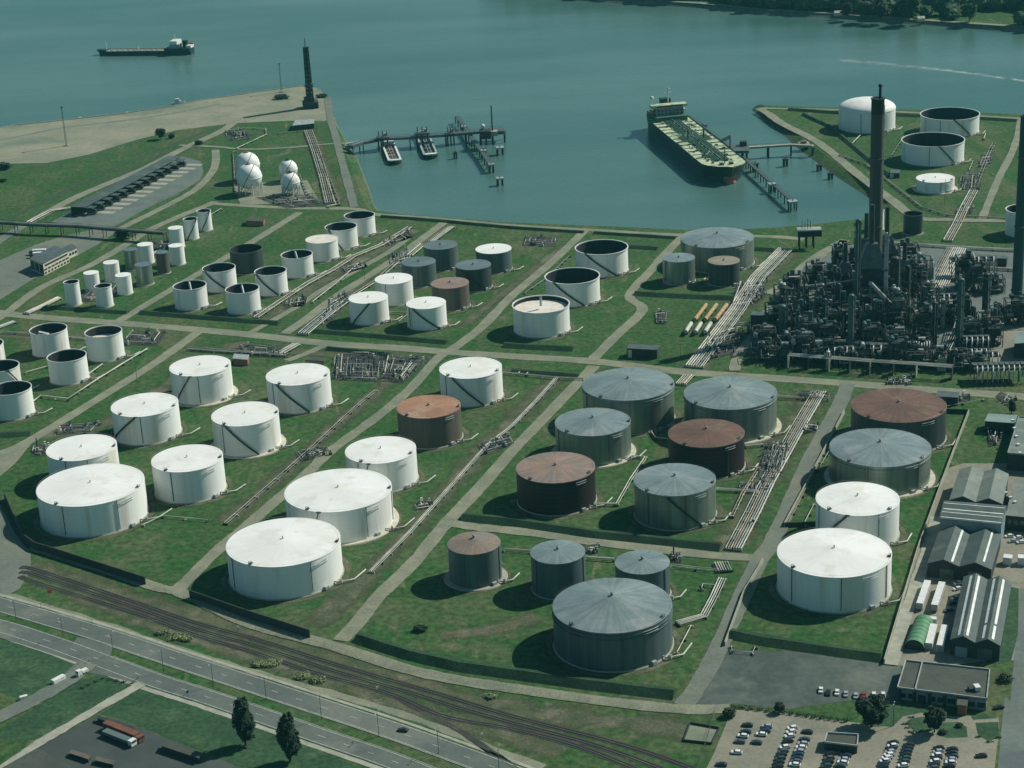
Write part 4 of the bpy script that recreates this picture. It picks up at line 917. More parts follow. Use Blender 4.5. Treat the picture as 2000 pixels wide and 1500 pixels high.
shed('warehouse', 'long low dark fronted building behind the concrete bund wall', 'building', [(1931, 808), (1986, 811), (1981, 826), (1924, 822)], 6.5, 0, 0, 'roof_teal', 'wall_dark')
shed('shed', 'small dark shed at the corner behind the brown roofed tank', 'shed', [(1832, 763), (1873, 766), (1871, 776), (1828, 774)], 5, 0, 0, 'steel_mid', 'wall_dark', doors=[(2, .8, 2, 3, 'wall_panel')])
shed('machine_house', 'grey roofed hall at the right edge of the refinery yard', 'building', [(1989, 648), (2040, 650), (2034, 674), (1981, 671)], 9, 1, 1.2, 'roof_teal', 'wall_dark', doors=[(2, .3, 5, 5, 'steel_mid')])
shed('pump_house', 'long dark pump house with ribbed roof on the grass beside the middle road', 'pump house', [(1230, 672), (1287, 675), (1283, 683), (1224, 680)], 6, 0, 0, 'steel_mid', 'wall_dark', doors=[(2, .9, 2.5, 5, 'wall_cream')])
shed('brick_shed', 'small brown shed between the slim tanks and the open tanks', 'shed', [(484, 424), (517, 425), (514, 432), (480, 431)], 4, 0, 0, 'roof_felt', 'brick')
shed('brick_shed', 'small brick shed at the left end of the busy pipe manifold', 'shed', [(598, 697), (631, 699), (632, 705), (596, 703)], 5, 0, 0, 'roof_felt', 'brick', doors=[(2, .85, 4, 4, 'brick')])
shed('brick_shed', 'small shed with red end wall near the pipework above a white tank', 'shed', [(458, 691), (486, 693), (483, 702), (455, 700)], 4, 0, 0, 'steel_pale', 'brick')
shed('jetty_office', 'grey roofed hut on the grass near the tall flare tower', 'hut', [(577, 235), (613, 233), (613, 241), (572, 245)], 5, 0, 0, 'steel_pale', 'wall_dark', doors=[(3, .5, 3, 3.5, 'white_paint')])
of = shed('office_block', 'cream three storey office with dark window bands at the far left', 'office', [(58, 504), (107, 480), (133, 490), (84, 515)], 9, 0, 0, 'steel_mid', 'wall_cream',
     windows=[(2, 6.2, 7.6, 1, 'glass', .9), (2, 3.4, 4.6, 7, 'glass', .8), (2, .8, 2.2, 8, 'glass', .6), (3, 1, 7.5, 3, 'steel_dark', .85)])  # the steel_dark panels on the left side paint that wall's shade, no windows
shed('office_annex', 'low cream annex at the right end of the far left office', 'annex', [(118, 486), (140, 476), (150, 484), (128, 494)], 5.5, 0, 0, 'steel_mid', 'wall_cream', windows=[(2, 2, 3.8, 4, 'glass', .7)])
shed('control_hut', 'small dark hut with white trim by the pump manifold on the island', 'hut', [(1741, 331), (1757, 331), (1757, 338), (1739, 338)], 4, 0, 0, 'steel_mid', 'wall_dark', doors=[(2, .85, 3, 3.4, 'wall_cream')])
shed('depot_building', 'flat dark roof cut by the bottom left corner', 'building', [(72, 1462), (150, 1504), (60, 1560), (-30, 1520)], 6, 0, 0, 'roof_felt', 'wall_dark', parapet=None)
shed('refinery_hall', 'blue grey cladded hall among the refinery units behind the pipe rack', 'building', [(1782, 513), (1828, 515), (1824, 524), (1778, 521)], 13, 0, 0, 'steel_mid', 'wall_panel')
shed('refinery_hall', 'flat grey roofed hall left of the brick stack', 'building', [(1572, 519), (1622, 521), (1620, 534), (1566, 531)], 8, 0, 0, 'steel_mid', 'wall_dark', doors=[(1, .5, 4, 5, 'steel_pale')])
shed('refinery_hall', 'dark hall with ribbed grey roof at the left end of the refinery', 'building', [(1470, 608), (1518, 610), (1515, 617), (1466, 615)], 14, 0, 0, 'steel_mid', 'wall_dark')
shed('refinery_hall', 'pale and red fronted sheds behind the horizontal pipes at the right', 'building', [(1900, 496), (1968, 500), (1966, 505), (1896, 501)], 6, 0, 0, 'steel_mid', 'wall_dark', doors=[(2, .45, 9, 5, 'wall_cream'), (2, .75, 8, 5, 'brick')])
# half round green hut and containers
def hut():
    a, b = G(1805, 1212, 2), G(1786, 1262, 2); cx, cy = (a[0] + b[0]) / 2, (a[1] + b[1]) / 2; L = math.dist(a, b); rz = math.atan2(a[1] - b[1], a[0] - b[0])
    t = thing('round_roof_hut', 'green half round metal hut beside the white containers', 'hut', (cx, cy, 0), rz); r = 4.2; n = 14
    v = [(x, r * math.cos(math.pi * k / n), 1.2 + r * math.sin(math.pi * k / n) * .9) for x in (-L / 2, L / 2) for k in range(n + 1)]
    v2 = [(x, r * s, 0) for x in (-L / 2, L / 2) for s in (1, -1)]
    g = MB(); g.add(v, [(k, n + 1 + k, n + 2 + k, k + 1) for k in range(n)], 0, True)
    g.add([(-L / 2, r, 0), (L / 2, r, 0), (L / 2, r, 1.2), (-L / 2, r, 1.2), (-L / 2, -r, 0), (L / 2, -r, 0), (L / 2, -r, 1.2), (-L / 2, -r, 1.2)], [(0, 1, 2, 3), (7, 6, 5, 4)])
    g.build('roof', 'green_hut', t)
    for x in (-L / 2 + .3, L / 2 - .3):
        e = [(x, r * math.cos(math.pi * k / n), 1.2 + r * .9 * math.sin(math.pi * k / n)) for k in range(n + 1)] + [(x, -r, 0), (x, r, 0)]
        MB().add(e, [tuple(range(len(e)))]).build('end_wall', 'wall_dark', t)
    for k in range(1, 7): 
        x = -L / 2 + L * k / 7; e = [(x, (r + .06) * math.cos(math.pi * j / n), 1.2 + (r + .06) * .9 * math.sin(math.pi * j / n)) for j in range(n + 1)]
        MB().tube(e, .07, 4).build('rib', 'green_hut', t)
hut()
def container(a, b, w, h, label, m='white_paint', name='container', wheels=False, group=None, cat='container'):
    p, q = G(*a, h), G(*b, h); L = math.dist(p, q); rz = math.atan2(q[1] - p[1], q[0] - p[0])
    t = thing(name, label, cat, ((p[0] + q[0]) / 2, (p[1] + q[1]) / 2, 0), rz, group)
    z0 = .9 if wheels else .15
    MB().box((0, 0, (z0 + h) / 2), (L, w, h - z0)).build('body', m, t)
    g = MB()
    for k in range(int(L / 1.2)):
        x = -L / 2 + .6 + 1.2 * k; 
        for s in (-1, 1): g.box((x, s * (w / 2 + .03), (z0 + h) / 2), (.5, .06, h - z0 - .5))
    g.build('side_rib', m, t)
    MB().box((L / 2 + .04, 0, (z0 + h) / 2), (.08, w - .3, h - z0 - .3)).build('door', 'steel_pale', t)
    if wheels:
        for x in (-L / 2 + 1.8, -L / 2 + 3, L / 2 - 2):
            for s in (-1, 1):
                g = MB(); g.tube([(x, s * (w / 2 - .45), .5), (x, s * (w / 2 - .1), .5)], .5, 10); g.build('wheel', 'black', t)
    else: MB().box((0, 0, .08), (L - .2, w - .2, .15)).build('base', 'black', t)
    return t
CT = 'white containers and trailers in the workshop yard'
container((1812, 1133), (1796, 1178), 2.9, 3.9, 'long white trailer, left of two parked along the workshop yard', wheels=True, name='trailer', group=CT, cat='trailer')
container((1840, 1136), (1825, 1181), 2.9, 3.9, 'long white trailer, right of two parked along the workshop yard', wheels=True, name='trailer', group=CT, cat='trailer')
container((1824, 1218), (1814, 1256), 3.0, 3.4, 'white container right against the green hut', group=CT)
container((1846, 1220), (1836, 1260), 3.0, 3.4, 'white container second from the green hut', group=CT)
container((1816, 1206), (1829, 1207), 2.6, 3.0, 'short white container standing across, behind the green hut', group=CT)
container((1960, 1085), (1977, 1087), 4, 4, 'white roofed cabin right of the twin gabled workshop', group=CT)
container((1988, 1086), (2010, 1087), 4, 4, 'white roofed cabin cut by the right edge', group=CT)
# ---------------------------------------------------------------- lorries and tank wagons
def lorry(a, b, label, body='white_paint', w=2.6, h=3.7, tanker=False, cab='white_paint', name='lorry', group=None):
    p, q = G(*a, 2), G(*b, 2); L = math.dist(p, q); rz = math.atan2(q[1] - p[1], q[0] - p[0])
    t = thing(name, label, 'lorry', ((p[0] + q[0]) / 2, (p[1] + q[1]) / 2, 0), rz, group)
    MB().box((-L / 2 + 1.1, 0, 1.75), (2.1, w - .1, 2.5)).build('cab', cab, t)
    MB().box((-L / 2 + .04, 0, 2.3), (.1, w - .5, .9)).build('windscreen', 'glass', t)
    MB().box((1.2, 0, .85), (L - 2.6, w - 1.0, .3)).build('chassis', 'black', t)
    if tanker: MB().tube([(-L / 2 + 2.6, 0, 2.2), (L / 2 - .1, 0, 2.2)], 1.2, 12).build('tank', body, t)
    else: MB().box((1.2, 0, (h + 1.1) / 2), (L - 2.6, w, h - 1.1)).build('load_box', body, t)
    for x in (-L / 2 + 1.2, L / 2 - 1.3, L / 2 - 2.5):
        for s in (-1, 1): MB().tube([(x, s * (w / 2 - .4), .5), (x, s * (w / 2 - .05), .5)], .5, 10).build('wheel', 'black', t)
    return t
lorry((277, 1442), (206, 1414), 'long lorry with rusty red load in the dark depot yard', 'red_truck', cab='red_truck', w=3.2, h=3.4)
lorry((262, 1450), (204, 1427), 'teal grey lorry parked against the long rusty red one', 'truck_teal', cab='white_paint', w=3.0, h=2.6)
lorry((57, 493), (90, 491), 'white lorry farther of two behind the cream office', 'white_paint', w=3.2, h=4, cab='steel_dark')
lorry((58, 499), (82, 497), 'white lorry nearer of two behind the cream office', 'white_paint', w=3.2, h=4, cab='steel_dark')
lorry((150, 1315), (170, 1305), 'white flatbed lorry turning at the side road junction', 'white_paint', w=2.2, h=2.2)
container((102, 1329), (125, 1317), 2.2, 2.0, 'white box trailer parked on the side road verge', name='trailer', cat='trailer')
container((38, 1361), (53, 1357), 1.6, 1.6, 'short white trailer at the corner of the dark green field', name='trailer', cat='trailer')
shed('flat_store', 'long low dark store in the shadow of a poplar in the depot yard', 'store', [(322, 1447), (392, 1470), (388, 1480), (316, 1456)], 2.6, 0, 0, 'roof_felt', 'wall_dark')
shed('fence_store', 'low dark racks along the upper edge of the depot yard', 'store', [(192, 1398), (262, 1420), (260, 1424), (190, 1402)], 2.0, 0, 0, 'steel_dark', 'wall_dark')
shed('scrap_rack', 'brownish scrap rack along the lower edge of the depot yard', 'rack', [(140, 1464), (176, 1476), (172, 1482), (136, 1470)], 1.8, 0, 0, 'brown_shell', 'wall_dark')
shed('scrap_rack', 'brownish scrap rack near the bottom edge in the depot yard', 'rack', [(190, 1478), (224, 1486), (220, 1492), (186, 1484)], 1.8, 0, 0, 'brown_shell', 'wall_dark')

# ---------------------------------------------------------------- cars
def car_proto(label, paint, x, y, rz, group, name='parked_car'):
    t = thing(name, label, 'car', (x, y, 0), rz, group)
    g = MB(); L, W = 4.4, 1.78
    prof = [(-2.2, .35), (-2.2, .75), (-2.05, .92), (-1.2, 1.0), (1.5, 1.02), (2.1, .98), (2.2, .8), (2.2, .35)]
    n = len(prof); v = [(px, s * W / 2 * (.96 if pz > .9 else 1), pz) for s in (-1, 1) for px, pz in prof]
    g.add(v, [tuple(range(n)), tuple(range(2 * n - 1, n - 1, -1))] + [((i + 1) % n, i, n + i, n + (i + 1) % n) for i in range(n)])
    prof = [(-.55, 1.40), (-.3, 1.46), (1.1, 1.45), (1.45, 1.36)]; n = 4
    v = [(px, s * .68, pz) for s in (-1, 1) for px, pz in prof] ; g.add(v + [(p[0], p[1], p[2] - .06) for p in v], [(4, 5, 1, 0), (5, 6, 2, 1), (6, 7, 3, 2), (0, 1, 2, 3)[::-1]])
    g.build('body', paint, t)
    lo = [(-1.25, 1.0), (1.95, 1.0)]; hi = [(-.5, 1.38), (1.42, 1.36)]
    v = [(-1.25, -.80, 1.0), (1.95, -.80, 1.0), (1.95, .80, 1.0), (-1.25, .80, 1.0), (-.5, -.66, 1.40), (1.42, -.66, 1.38), (1.42, .66, 1.38), (-.5, .66, 1.40)]
    MB().add(v, [(0, 1, 5, 4), (1, 2, 6, 5), (2, 3, 7, 6), (3, 0, 4, 7)]).build('windows', 'glass', t)
    for px in (-1.35, 1.35):
        for s in (-1, 1): MB().tube([(px, s * .70, .32), (px, s * .90, .32)], .32, 10).build('wheel', 'black', t)
    return t
CAR_COL = dict(white=((.74, .74, .73), 'white'), silver=((.46, .48, .49), 'silver'), black=((.018, .02, .023), 'black'), blue=((.025, .05, .09), 'dark blue'), grey=((.12, .13, .14), 'grey'), red=((.28, .03, .035), 'red'), green=((.03, .07, .06), 'dark green'))
for k, (c, _) in CAR_COL.items():
    M['car_' + k] = mat('car_' + k, c, rough=.25, spec=.6, metal=.3 if k in ('silver', 'grey', 'blue') else 0)
PROTO = {}
def car(zx, zy, col, rot, label, off=(1400, 1300), sc=6.6667, group='cars in the staff car park'):
    x, y = G(off[0] + zx / sc, off[1] + zy / sc, .5); rz = R(rot)
    if col not in PROTO: PROTO[col] = car_proto(label, 'car_' + col, x, y, rz, group)
    else: tag(dup(PROTO[col], None, (x, y, 0), rz), label, 'car', group)
ORD = ['first', 'second', 'third', 'fourth', 'fifth', 'sixth', 'seventh', 'eighth', 'ninth', 'tenth', 'eleventh', 'twelfth', 'thirteenth', 'fourteenth', 'fifteenth', 'sixteenth']
def row(where, cars, rot, off=(1400, 1300)):
    for i, (x, y, c) in enumerate(cars):
        car(x, y, c, rot + random.uniform(-3, 3), '%s car, %s from the top in the %s' % (CAR_COL[c][1], ORD[i], where), off)
row('leftmost car park row', [(400, 775, 'black'), (378, 862, 'blue'), (340, 915, 'white'), (300, 990, 'grey'), (258, 1130, 'white'), (60, 1290, 'black')], -14)
row('second car park row from left', [(655, 790, 'silver'), (630, 850, 'blue'), (580, 895, 'white'), (520, 1000, 'green')], -14)
row('third car park row from left', [(985, 812, 'white'), (970, 862, 'white'), (950, 918, 'white'), (925, 985, 'black'), (885, 1062, 'white'), (862, 1118, 'grey'), (840, 1165, 'black'), (825, 1210, 'green'), (808, 1262, 'black'), (795, 1312, 'black')], 12)
row('fourth car park row from left', [(1180, 862, 'black'), (1145, 960, 'green'), (1122, 1015, 'silver'), (1098, 1065, 'white'), (1078, 1115, 'silver'), (1060, 1160, 'blue'), (1045, 1205, 'blue'), (1030, 1245, 'grey'), (1015, 1290, 'white')], -14)
row('row left below the shelter', [(1475, 1150, 'black'), (1462, 1205, 'grey'), (1450, 1255, 'black'), (1425, 1305, 'green')], 8)
row('row right below the shelter', [(1695, 1120, 'blue'), (1680, 1172, 'blue'), (1655, 1220, 'silver'), (1640, 1262, 'white'), (1610, 1305, 'green')], -16)
Z2 = (1700, 1300)
row('row left of the grass islands', [(295, 1005, 'black'), (290, 1045, 'white'), (265, 1085, 'black'), (258, 1122, 'silver'), (245, 1160, 'white'), (215, 1200, 'white'), (190, 1240, 'white'), (165, 1285, 'blue'), (160, 1320, 'black')], 8, Z2)
row('dark row left of the grass islands', [(500, 1035, 'black'), (485, 1075, 'black'), (470, 1115, 'blue'), (458, 1160, 'black'), (450, 1205, 'green'), (440, 1248, 'green'), (425, 1300, 'white')], 4, Z2)
row('second row from the right edge road', [(890, 1075, 'black'), (880, 1120, 'silver'), (868, 1165, 'white'), (860, 1205, 'black'), (845, 1245, 'white'), (830, 1290, 'black'), (820, 1330, 'grey')], 4, Z2)
row('row nearest the right edge road', [(1070, 1090, 'black'), (1062, 1135, 'black'), (1070, 1180, 'blue'), (1050, 1222, 'silver'), (1045, 1262, 'white'), (1030, 1305, 'black')], -6, Z2)
car(1445, 1175, 'black', 0, 'lone black car near the road at the lower right', Z2)
car(1670, 545, 'black', 10, 'black car parked at the right end of the office', Z2)
for i, (x, y, c) in enumerate([(1355, 320, 'white'), (1452, 355, 'black'), (1565, 350, 'white'), (1680, 372, 'silver'), (1810, 395, 'silver'), (1915, 385, 'red')]):
    car(x, y, c, 78, '%s car, %s from left on the asphalt lot behind the hedge' % (CAR_COL[c][1], ORD[i]), group='cars on the asphalt lot')
car(45, 385, 'white', 78, 'white car just behind the big round tree', Z2, group='cars on the asphalt lot')
car(165, 385, 'white', 78, 'white car nearest the office end wall', Z2, group='cars on the asphalt lot')
car((787 - 1400) * 6.6667, (1426 - 1300) * 6.6667, 'black', -18, 'lone black car driving on the highway', group='vehicles on the road')
car((704 - 1400) * 6.6667, (1415 - 1300) * 6.6667, 'white', -18, 'small white van at the lamp post beside the asphalt lot') if False else None
for i, (x, y, c) in enumerate([(1872, 1139, 'white'), (1870, 1150, 'white'), (1867, 1168, 'silver'), (1860, 1178, 'blue'), (1852, 1192, 'grey')]):
    car((x - 1400) * 6.6667, (y - 1300) * 6.6667, c, 20, '%s car, %s from the top beside the long dark workshop' % (CAR_COL[c][1], ORD[i]), group='cars in the workshop yard')
for i, (x, y, c) in enumerate([(1971, 1047, 'white'), (1988, 1050, 'white'), (1978, 1057, 'silver'), (1994, 1059, 'white')]):
    car((x - 1400) * 6.6667, (y - 1300) * 6.6667, c, 10, '%s car, %s of four beside the cross hall at the right edge' % (CAR_COL[c][1], ORD[i]), group='cars in the workshop yard')
car((1530 - 1400) * 6.6667, (563 - 1300) * 6.6667, 'white', 5, 'white car on the yard left of the refinery units', group='vehicles on the road')
# ------------------------------------------------------------------ pipelines
def pipeline(px, n, w, label, r=.3, z=1.0, m='pipe_white', sup=9, name='pipe_track', cat='pipeline', group='pipe tracks across the tank farm', gap=None, smoothn=1):
    """n parallel pipes spread over a width of w metres, on low steel sleepers"""
    L_ = wp(px, z); cx, cy = L_[0]; L_ = [(p[0] - cx, p[1] - cy) for p in L_]
    t = thing(name, label, cat, (cx, cy, 0), 0, group)
    for k in range(n):
        d = 0 if n == 1 else -w / 2 + w * k / (n - 1); P = offset_line(L_, d + random.uniform(-.06, .06)); rr = r * random.choice((.5, .65, .8, 1))
        g = MB(); g.tube([(p[0], p[1], z + rr + random.uniform(0, .1)) for p in P], rr, 8); g.build('pipe', m if random.random() > .38 else random.choice(('pipe_grey', 'pipe_brown', 'pipe_grey')), t)
    P = resample(L_, sup); ks = list(range(0, len(P), 1))[:95]
    for k in ks:
        a = P[max(k - 1, 0)]; b = P[min(k + 1, len(P) - 1)]
        if a == b: continue
        g = MB(); ang = math.atan2(b[1] - a[1], b[0] - a[0])
        g.box((P[k][0], P[k][1], z / 2), (.5, w + 1.2, z), ang); g.build('support', 'steel_dark' if k % 2 else 'concrete', t)
    return t
PIPES = [
 ([(1600, 765), (1560, 832), (1522, 900), (1500, 938), (1470, 1000), (1432, 1072)], 7, 7.5, 'broad white pipe track between the twin grey tanks and the right hand road', .42),
 ([(1408, 1098), (1416, 1115)], 6, 6, 'short white pipe bundle just below the cross road', .4),
 ([(1411, 1130), (1395, 1165), (1375, 1203), (1324, 1218)], 4, 3.2, 'bent white pipe bundle running to the huge slate tank', .4),
 ([(1356, 716), (1385, 678), (1410, 645), (1440, 605), (1458, 575), (1482, 540), (1535, 486)], 8, 10.5, 'broad white pipe track left of the refinery units', .42),
 ([(1330, 750), (1346, 733)], 6, 6, 'short pipe bundle between the twin grey tanks and the middle road', .45),
 ([(1785, 640), (1830, 560), (1850, 520), (1868, 485)], 10, 13, 'dense pale pipe track through the refinery units', .5),
 ([(1851, 470), (1868, 440), (1884, 405), (1902, 372)], 5, 6, 'white pipe bundle between the refinery and the island', .45),
 ([(1905, 365), (1935, 290), (1942, 280)], 2, 2, 'thin pair of pipes up the middle of the island', .2),
 ([(602, 255), (616, 293), (632, 345), (644, 396)], 5, 7, 'long grey white pipe track beside the four spheres', .5),
 ([(622, 300), (640, 345), (660, 399), (640, 404)], 2, 3, 'outer pipe pair bending at its lower end beside the spheres', .45),
 ([(462, 290), (520, 263), (519, 252), (470, 250)], 1, 1, 'thin white pipe zigzag north of the spheres', .4),
 ([(524, 262), (600, 255)], 1, 1, 'thin straight white pipe leading to the grey hut', .4),
 ([(459, 378), (457, 330), (455, 298), (460, 295)], 1, 1, 'thin white pipe left of the spheres', .4),
 ([(585, 340), (600, 380), (640, 378)], 1, 1, 'thin white pipe right of the spheres', .35),
 ([(592, 652), (618, 630), (648, 606), (670, 590)], 5, 7, 'broken pale pipe bundle at the foot of the service road', .55),
 ([(670, 590), (700, 570), (735, 548), (755, 530), (775, 512)], 2, 3, 'pipe pair behind the middle white tanks', .35),
 ([(500, 620), (560, 580), (601, 553), (650, 527), (692, 500), (745, 478), (800, 444)], 3, 3.5, 'long pale pipe track parallel to the service road behind the open tanks', .3),
 ([(842, 472), (862, 457), (882, 443)], 4, 5, 'short pale pipe bundle near the dock road', .55),
 ([(800, 500), (826, 478)], 3, 4, 'short white pipes left of the slate blue tank', .6),
 ([(735, 762), (700, 790), (665, 822), (607, 876), (560, 918), (500, 970), (440, 1022)], 2, 1.6, 'long thin pipe pair crossing the left compounds beside the road', .25),
 ([(725, 1116), (760, 1080), (800, 1040), (847, 987), (880, 950), (920, 905), (953, 868), (1000, 832), (1045, 785), (1088, 737)], 3, 2, 'long pipe track running up beside the diagonal service road', .3),
 ([(980, 728), (1030, 732), (1088, 738), (1140, 740)], 2, 1.4, 'thin pipe pair beside the middle road right of a white tank', .3),
 ([(1012, 730), (1020, 722), (1035, 724), (1028, 731)], 1, 1, 'pipe expansion loop beside the middle road', .35),
 ([(52, 612), (85, 597), (115, 582)], 4, 4.5, 'short thick white pipe bundle at the foot of the slim tanks', .6),
 ([(-10, 643), (28, 629)], 3, 3, 'white pipe bundle cut by the left edge', .6),
 ([(288, 682), (240, 711), (190, 742), (133, 780), (80, 774), (65, 785)], 1, 1, 'long single white pipe right of the left edge tanks', .45),
 ([(0, 648), (60, 652), (165, 661), (240, 666)], 2, 1.5, 'pipe pair behind the left edge tanks', .4),
 ([(370, 680), (420, 684), (500, 689), (560, 693)], 4, 4, 'pale pipe track below the middle road left of the manifold', .45),
 ([(543, 693), (560, 683), (580, 672)], 4, 5, 'short thick white pipes crossing to the middle road', .65),
 ([(55, 435), (100, 412), (147, 405)], 2, 3, 'white pipe pair at the left end of the loading shed', .5),
 ([(412, 420), (432, 408)], 1, 1, 'white pipe beyond the uppermost slim tank', .6),
 ([(300, 495), (330, 478), (348, 462)], 2, 1.6, 'white pipe pair among the slim tanks', .6),
 ([(360, 1, ), (360, 1)], 0, 0, '', 0),
 ([(280, 1025), (318, 1008), (405, 1016)], 1, 1, 'bent pipe leading right from the huge leftmost white tank', .5),
 ([(1205, 985), (1232, 937), (1262, 893), (1235, 891)], 2, 1.2, 'bent white pipe between the maroon tank and the grey tank', .4),
 ([(1160, 984), (1205, 985)], 2, 1.2, 'short white pipe at the foot of the maroon tank', .4),
 ([(1400, 1008), (1430, 1008), (1450, 965), (1482, 915), (1462, 912)], 2, 1.3, 'bent white pipe right of the grey tank with diagonal stair', .4),
 ([(1398, 955), (1440, 958), (1480, 960)], 3, 2.2, 'white pipes from the grey tank to the broad pipe track', .4),
 ([(1272, 844), (1280, 855), (1305, 858)], 1, 1, 'thick white pipe between the twin grey tanks and the maroon one', .7),
 ([(1490, 868), (1455, 872)], 2, 1.4, 'short white pipe right of the maroon tank with pointed roof', .5),
 ([(1143, 1088), (1200, 1092)], 2, 1.6, 'white pipe pair between the two small grey tanks', .4),
 ([(1310, 1104), (1360, 1110), (1406, 1114)], 2, 1.6, 'white pipe pair right of the small half hidden grey tank', .4),
 ([(985, 1073), (1038, 1077)], 2, 1.4, 'pipe pair between the rusty capped tank and the small grey tank', .35),
 ([(1370, 1150), (1372, 1142), (1400, 1144)], 1, 1, 'small white pipe loop near the bent pipe bundle', .35),
 ([(1322, 1275), (1350, 1222)], 1, 1, 'single thin white pipe at the right of the huge slate tank', .3),
 ([(1428, 1262), (1430, 1272), (1470, 1275), (1475, 1264)], 1, 1, 'white pipe frame at the edge of the asphalt lot', .35),
 ([(1618, 874), (1592, 917)], 2, 3, 'pale pipe pair left of the big grey tank', .4),
 ([(1575, 952), (1540, 1020)], 1, 1, 'thin pale pipe left of the right hand white tank', .35),
 ([(1590, 985), (1570, 1024)], 1, 1, 'thin second pipe left of the right hand white tank', .3),
 ([(1025, 572), (1065, 545), (1112, 500)], 1, 1, 'thin pale pipe along the row of big open tanks', .35),
 ([(1640, 303), (1690, 320), (1730, 350), (1800, 405), (1850, 420), (1990, 428)], 2, 1.4, 'dark pipe track along the island road', .35),
 ([(1665, 280), (1680, 265)], 1, 1, 'short white pipe by the domed tank', .5),
 ([(1738, 308), (1760, 275)], 1, 1, 'thin white pipe left of the middle open tank on the island', .35),
 ([(1884, 316), (1900, 315), (1893, 332)], 1, 1, 'white pipe elbow right of the middle open tank on the island', .45),
 ([(1915, 262), (1925, 262), (1921, 272)], 1, 1, 'white pipe elbow right of the back open tank on the island', .45),
 ([(1745, 475), (1850, 482), (2000, 490)], 4, 3, 'pale pipe track across the top of the refinery', .4),
 ([(1880, 520), (2000, 528)], 3, 3, 'pale horizontal pipes at the right of the refinery', .6),
 ([(1515, 775), (1570, 778)], 3, 3, 'pipe bundle from the right hand twin to the broad pipe track', .5),
 ([(1840, 795), (1920, 780)], 1, 1, 'thin diagonal pipe on the grass right of the brown roofed tank', .2),
 ([(1340, 622), (1350, 626)], 1, 1, 'short stub', .2),
 ([(610, 590), (655, 555), (700, 515)], 1, 1, 'single white pipe right of the front open tanks', .4),
 ([(455, 595), (480, 610), (500, 600)], 1, 1, 'white pipe between two open tanks', .35),
 ([(760, 610), (793, 612)], 1, 1, 'white pipe between the middle white pair', .5),
 ([(775, 632), (795, 615)], 1, 1, 'thick short white pipe by the right tank of the middle pair', .7),
 ([(168, 735), (200, 712)], 1, 1, 'white pipe right of the central left edge tank', .4),
 ([(50, 728), (92, 716)], 1, 1, 'white pipe left of the central left edge tank', .5),
]
for p in PIPES:
    if p[1] and 'stub' not in p[3]: pipeline(p[0], p[1], p[2], p[3], p[4])
# yellow and orange pipe lengths stacked in two rows
k = 0
for r_, (x0, y0, dx, dy, n, m1) in enumerate([(1357, 626, 20, 1.5, 3, 'orange_pipe'), (1339, 650, 19, 1.5, 3, 'pipe_white')]):
    for i in range(n):
        a = G(x0 + dx * i, y0, 2); L = (22 if r_ == 0 else 11)
        p = (x0 + dx * i + L, y0 - (29 if r_ == 0 else 17)); b = G(*p, 2)
        t = thing('horizontal_vessel', '%s %s, %s from left in the %s row on the grass' % ('long orange' if r_ == 0 else 'short white', 'cylinder', ORD[i], 'upper' if r_ == 0 else 'lower'), 'vessel', ((a[0] + b[0]) / 2, (a[1] + b[1]) / 2, 0), math.atan2(b[1] - a[1], b[0] - a[0]), 'lying cylinders on the grass')
        LL = math.dist(a, b) / 2; MB().tube([(-LL, 0, 2.6), (-LL + .6, 0, 2.6), (LL - .6, 0, 2.6), (LL, 0, 2.6)], 1.35, 12).build('body', m1, t)
        for s in (-.7, 0, .7): MB().box((LL * s, 0, .8), (.8, 2, 1.7)).build('saddle', 'steel_dark', t)
# ------------------------------------------------------------------ manifolds: tangles of pipes and valves
def manifold(px, label, nx=10, ny=8, hz=2.2, seed=1, mats=('pipe_grey', 'pipe_white', 'steel_mid', 'steel_dark', 'steel_dark', 'steel_mid'), bases=True, tall=0):
    rnd = random.Random(seed); q = [G(x, y) for x, y in px]; (cx, cy), q = local(q)
    t = thing('pipe_manifold', label, 'pipe manifold', (cx, cy, 0), 0, 'valve and pump manifolds')
    P = lambda s, tt: quadpt(q, s, tt)
    if bases: MB().prism(q, .02, .18).build('slab', 'ballast', t)
    for k in range(nx):
        s = (k + rnd.uniform(.1, .9)) / nx; a, b = sorted((rnd.uniform(0, .45), rnd.uniform(.5, 1))); z = rnd.uniform(.6, hz); p, w = P(s, a), P(s + rnd.uniform(-.02, .02), b)
        r = rnd.choice((.14, .2, .3)); MB().tube([(p[0], p[1], .2), (p[0], p[1], z), (w[0], w[1], z), (w[0], w[1], .2)], r, 6).build('pipe', rnd.choice(mats), t)
    for k in range(ny):
        s = (k + rnd.uniform(.1, .9)) / ny; a, b = sorted((rnd.uniform(0, .45), rnd.uniform(.5, 1))); z = rnd.uniform(.8, hz + .5); p, w = P(a, s), P(b, s)
        r = rnd.choice((.13, .2, .28)); MB().tube([(p[0], p[1], .2), (p[0], p[1], z), (w[0], w[1], z), (w[0], w[1], .2)], r, 6).build('pipe', rnd.choice(mats), t)
    for k in range(nx):
        p = P(rnd.random(), rnd.random()); g = MB(); z = rnd.uniform(1, 2); g.box((p[0], p[1], z / 2), (rnd.uniform(.8, 2), rnd.uniform(.8, 1.6), z), rnd.random()); g.cyl(p[0], p[1], z, z + 1.1, .25, .25, 8); g.cyl(p[0], p[1], z + 1.1, z + 1.25, .7, .7, 10)
        g.build('valve', rnd.choice(mats), t)
    for k in range(tall):
        p = P(rnd.random(), rnd.random()); MB().cyl(p[0], p[1], 0, rnd.uniform(3, 5.5), .35, .35, 8).build('riser', rnd.choice(mats[1:]), t)
    return t
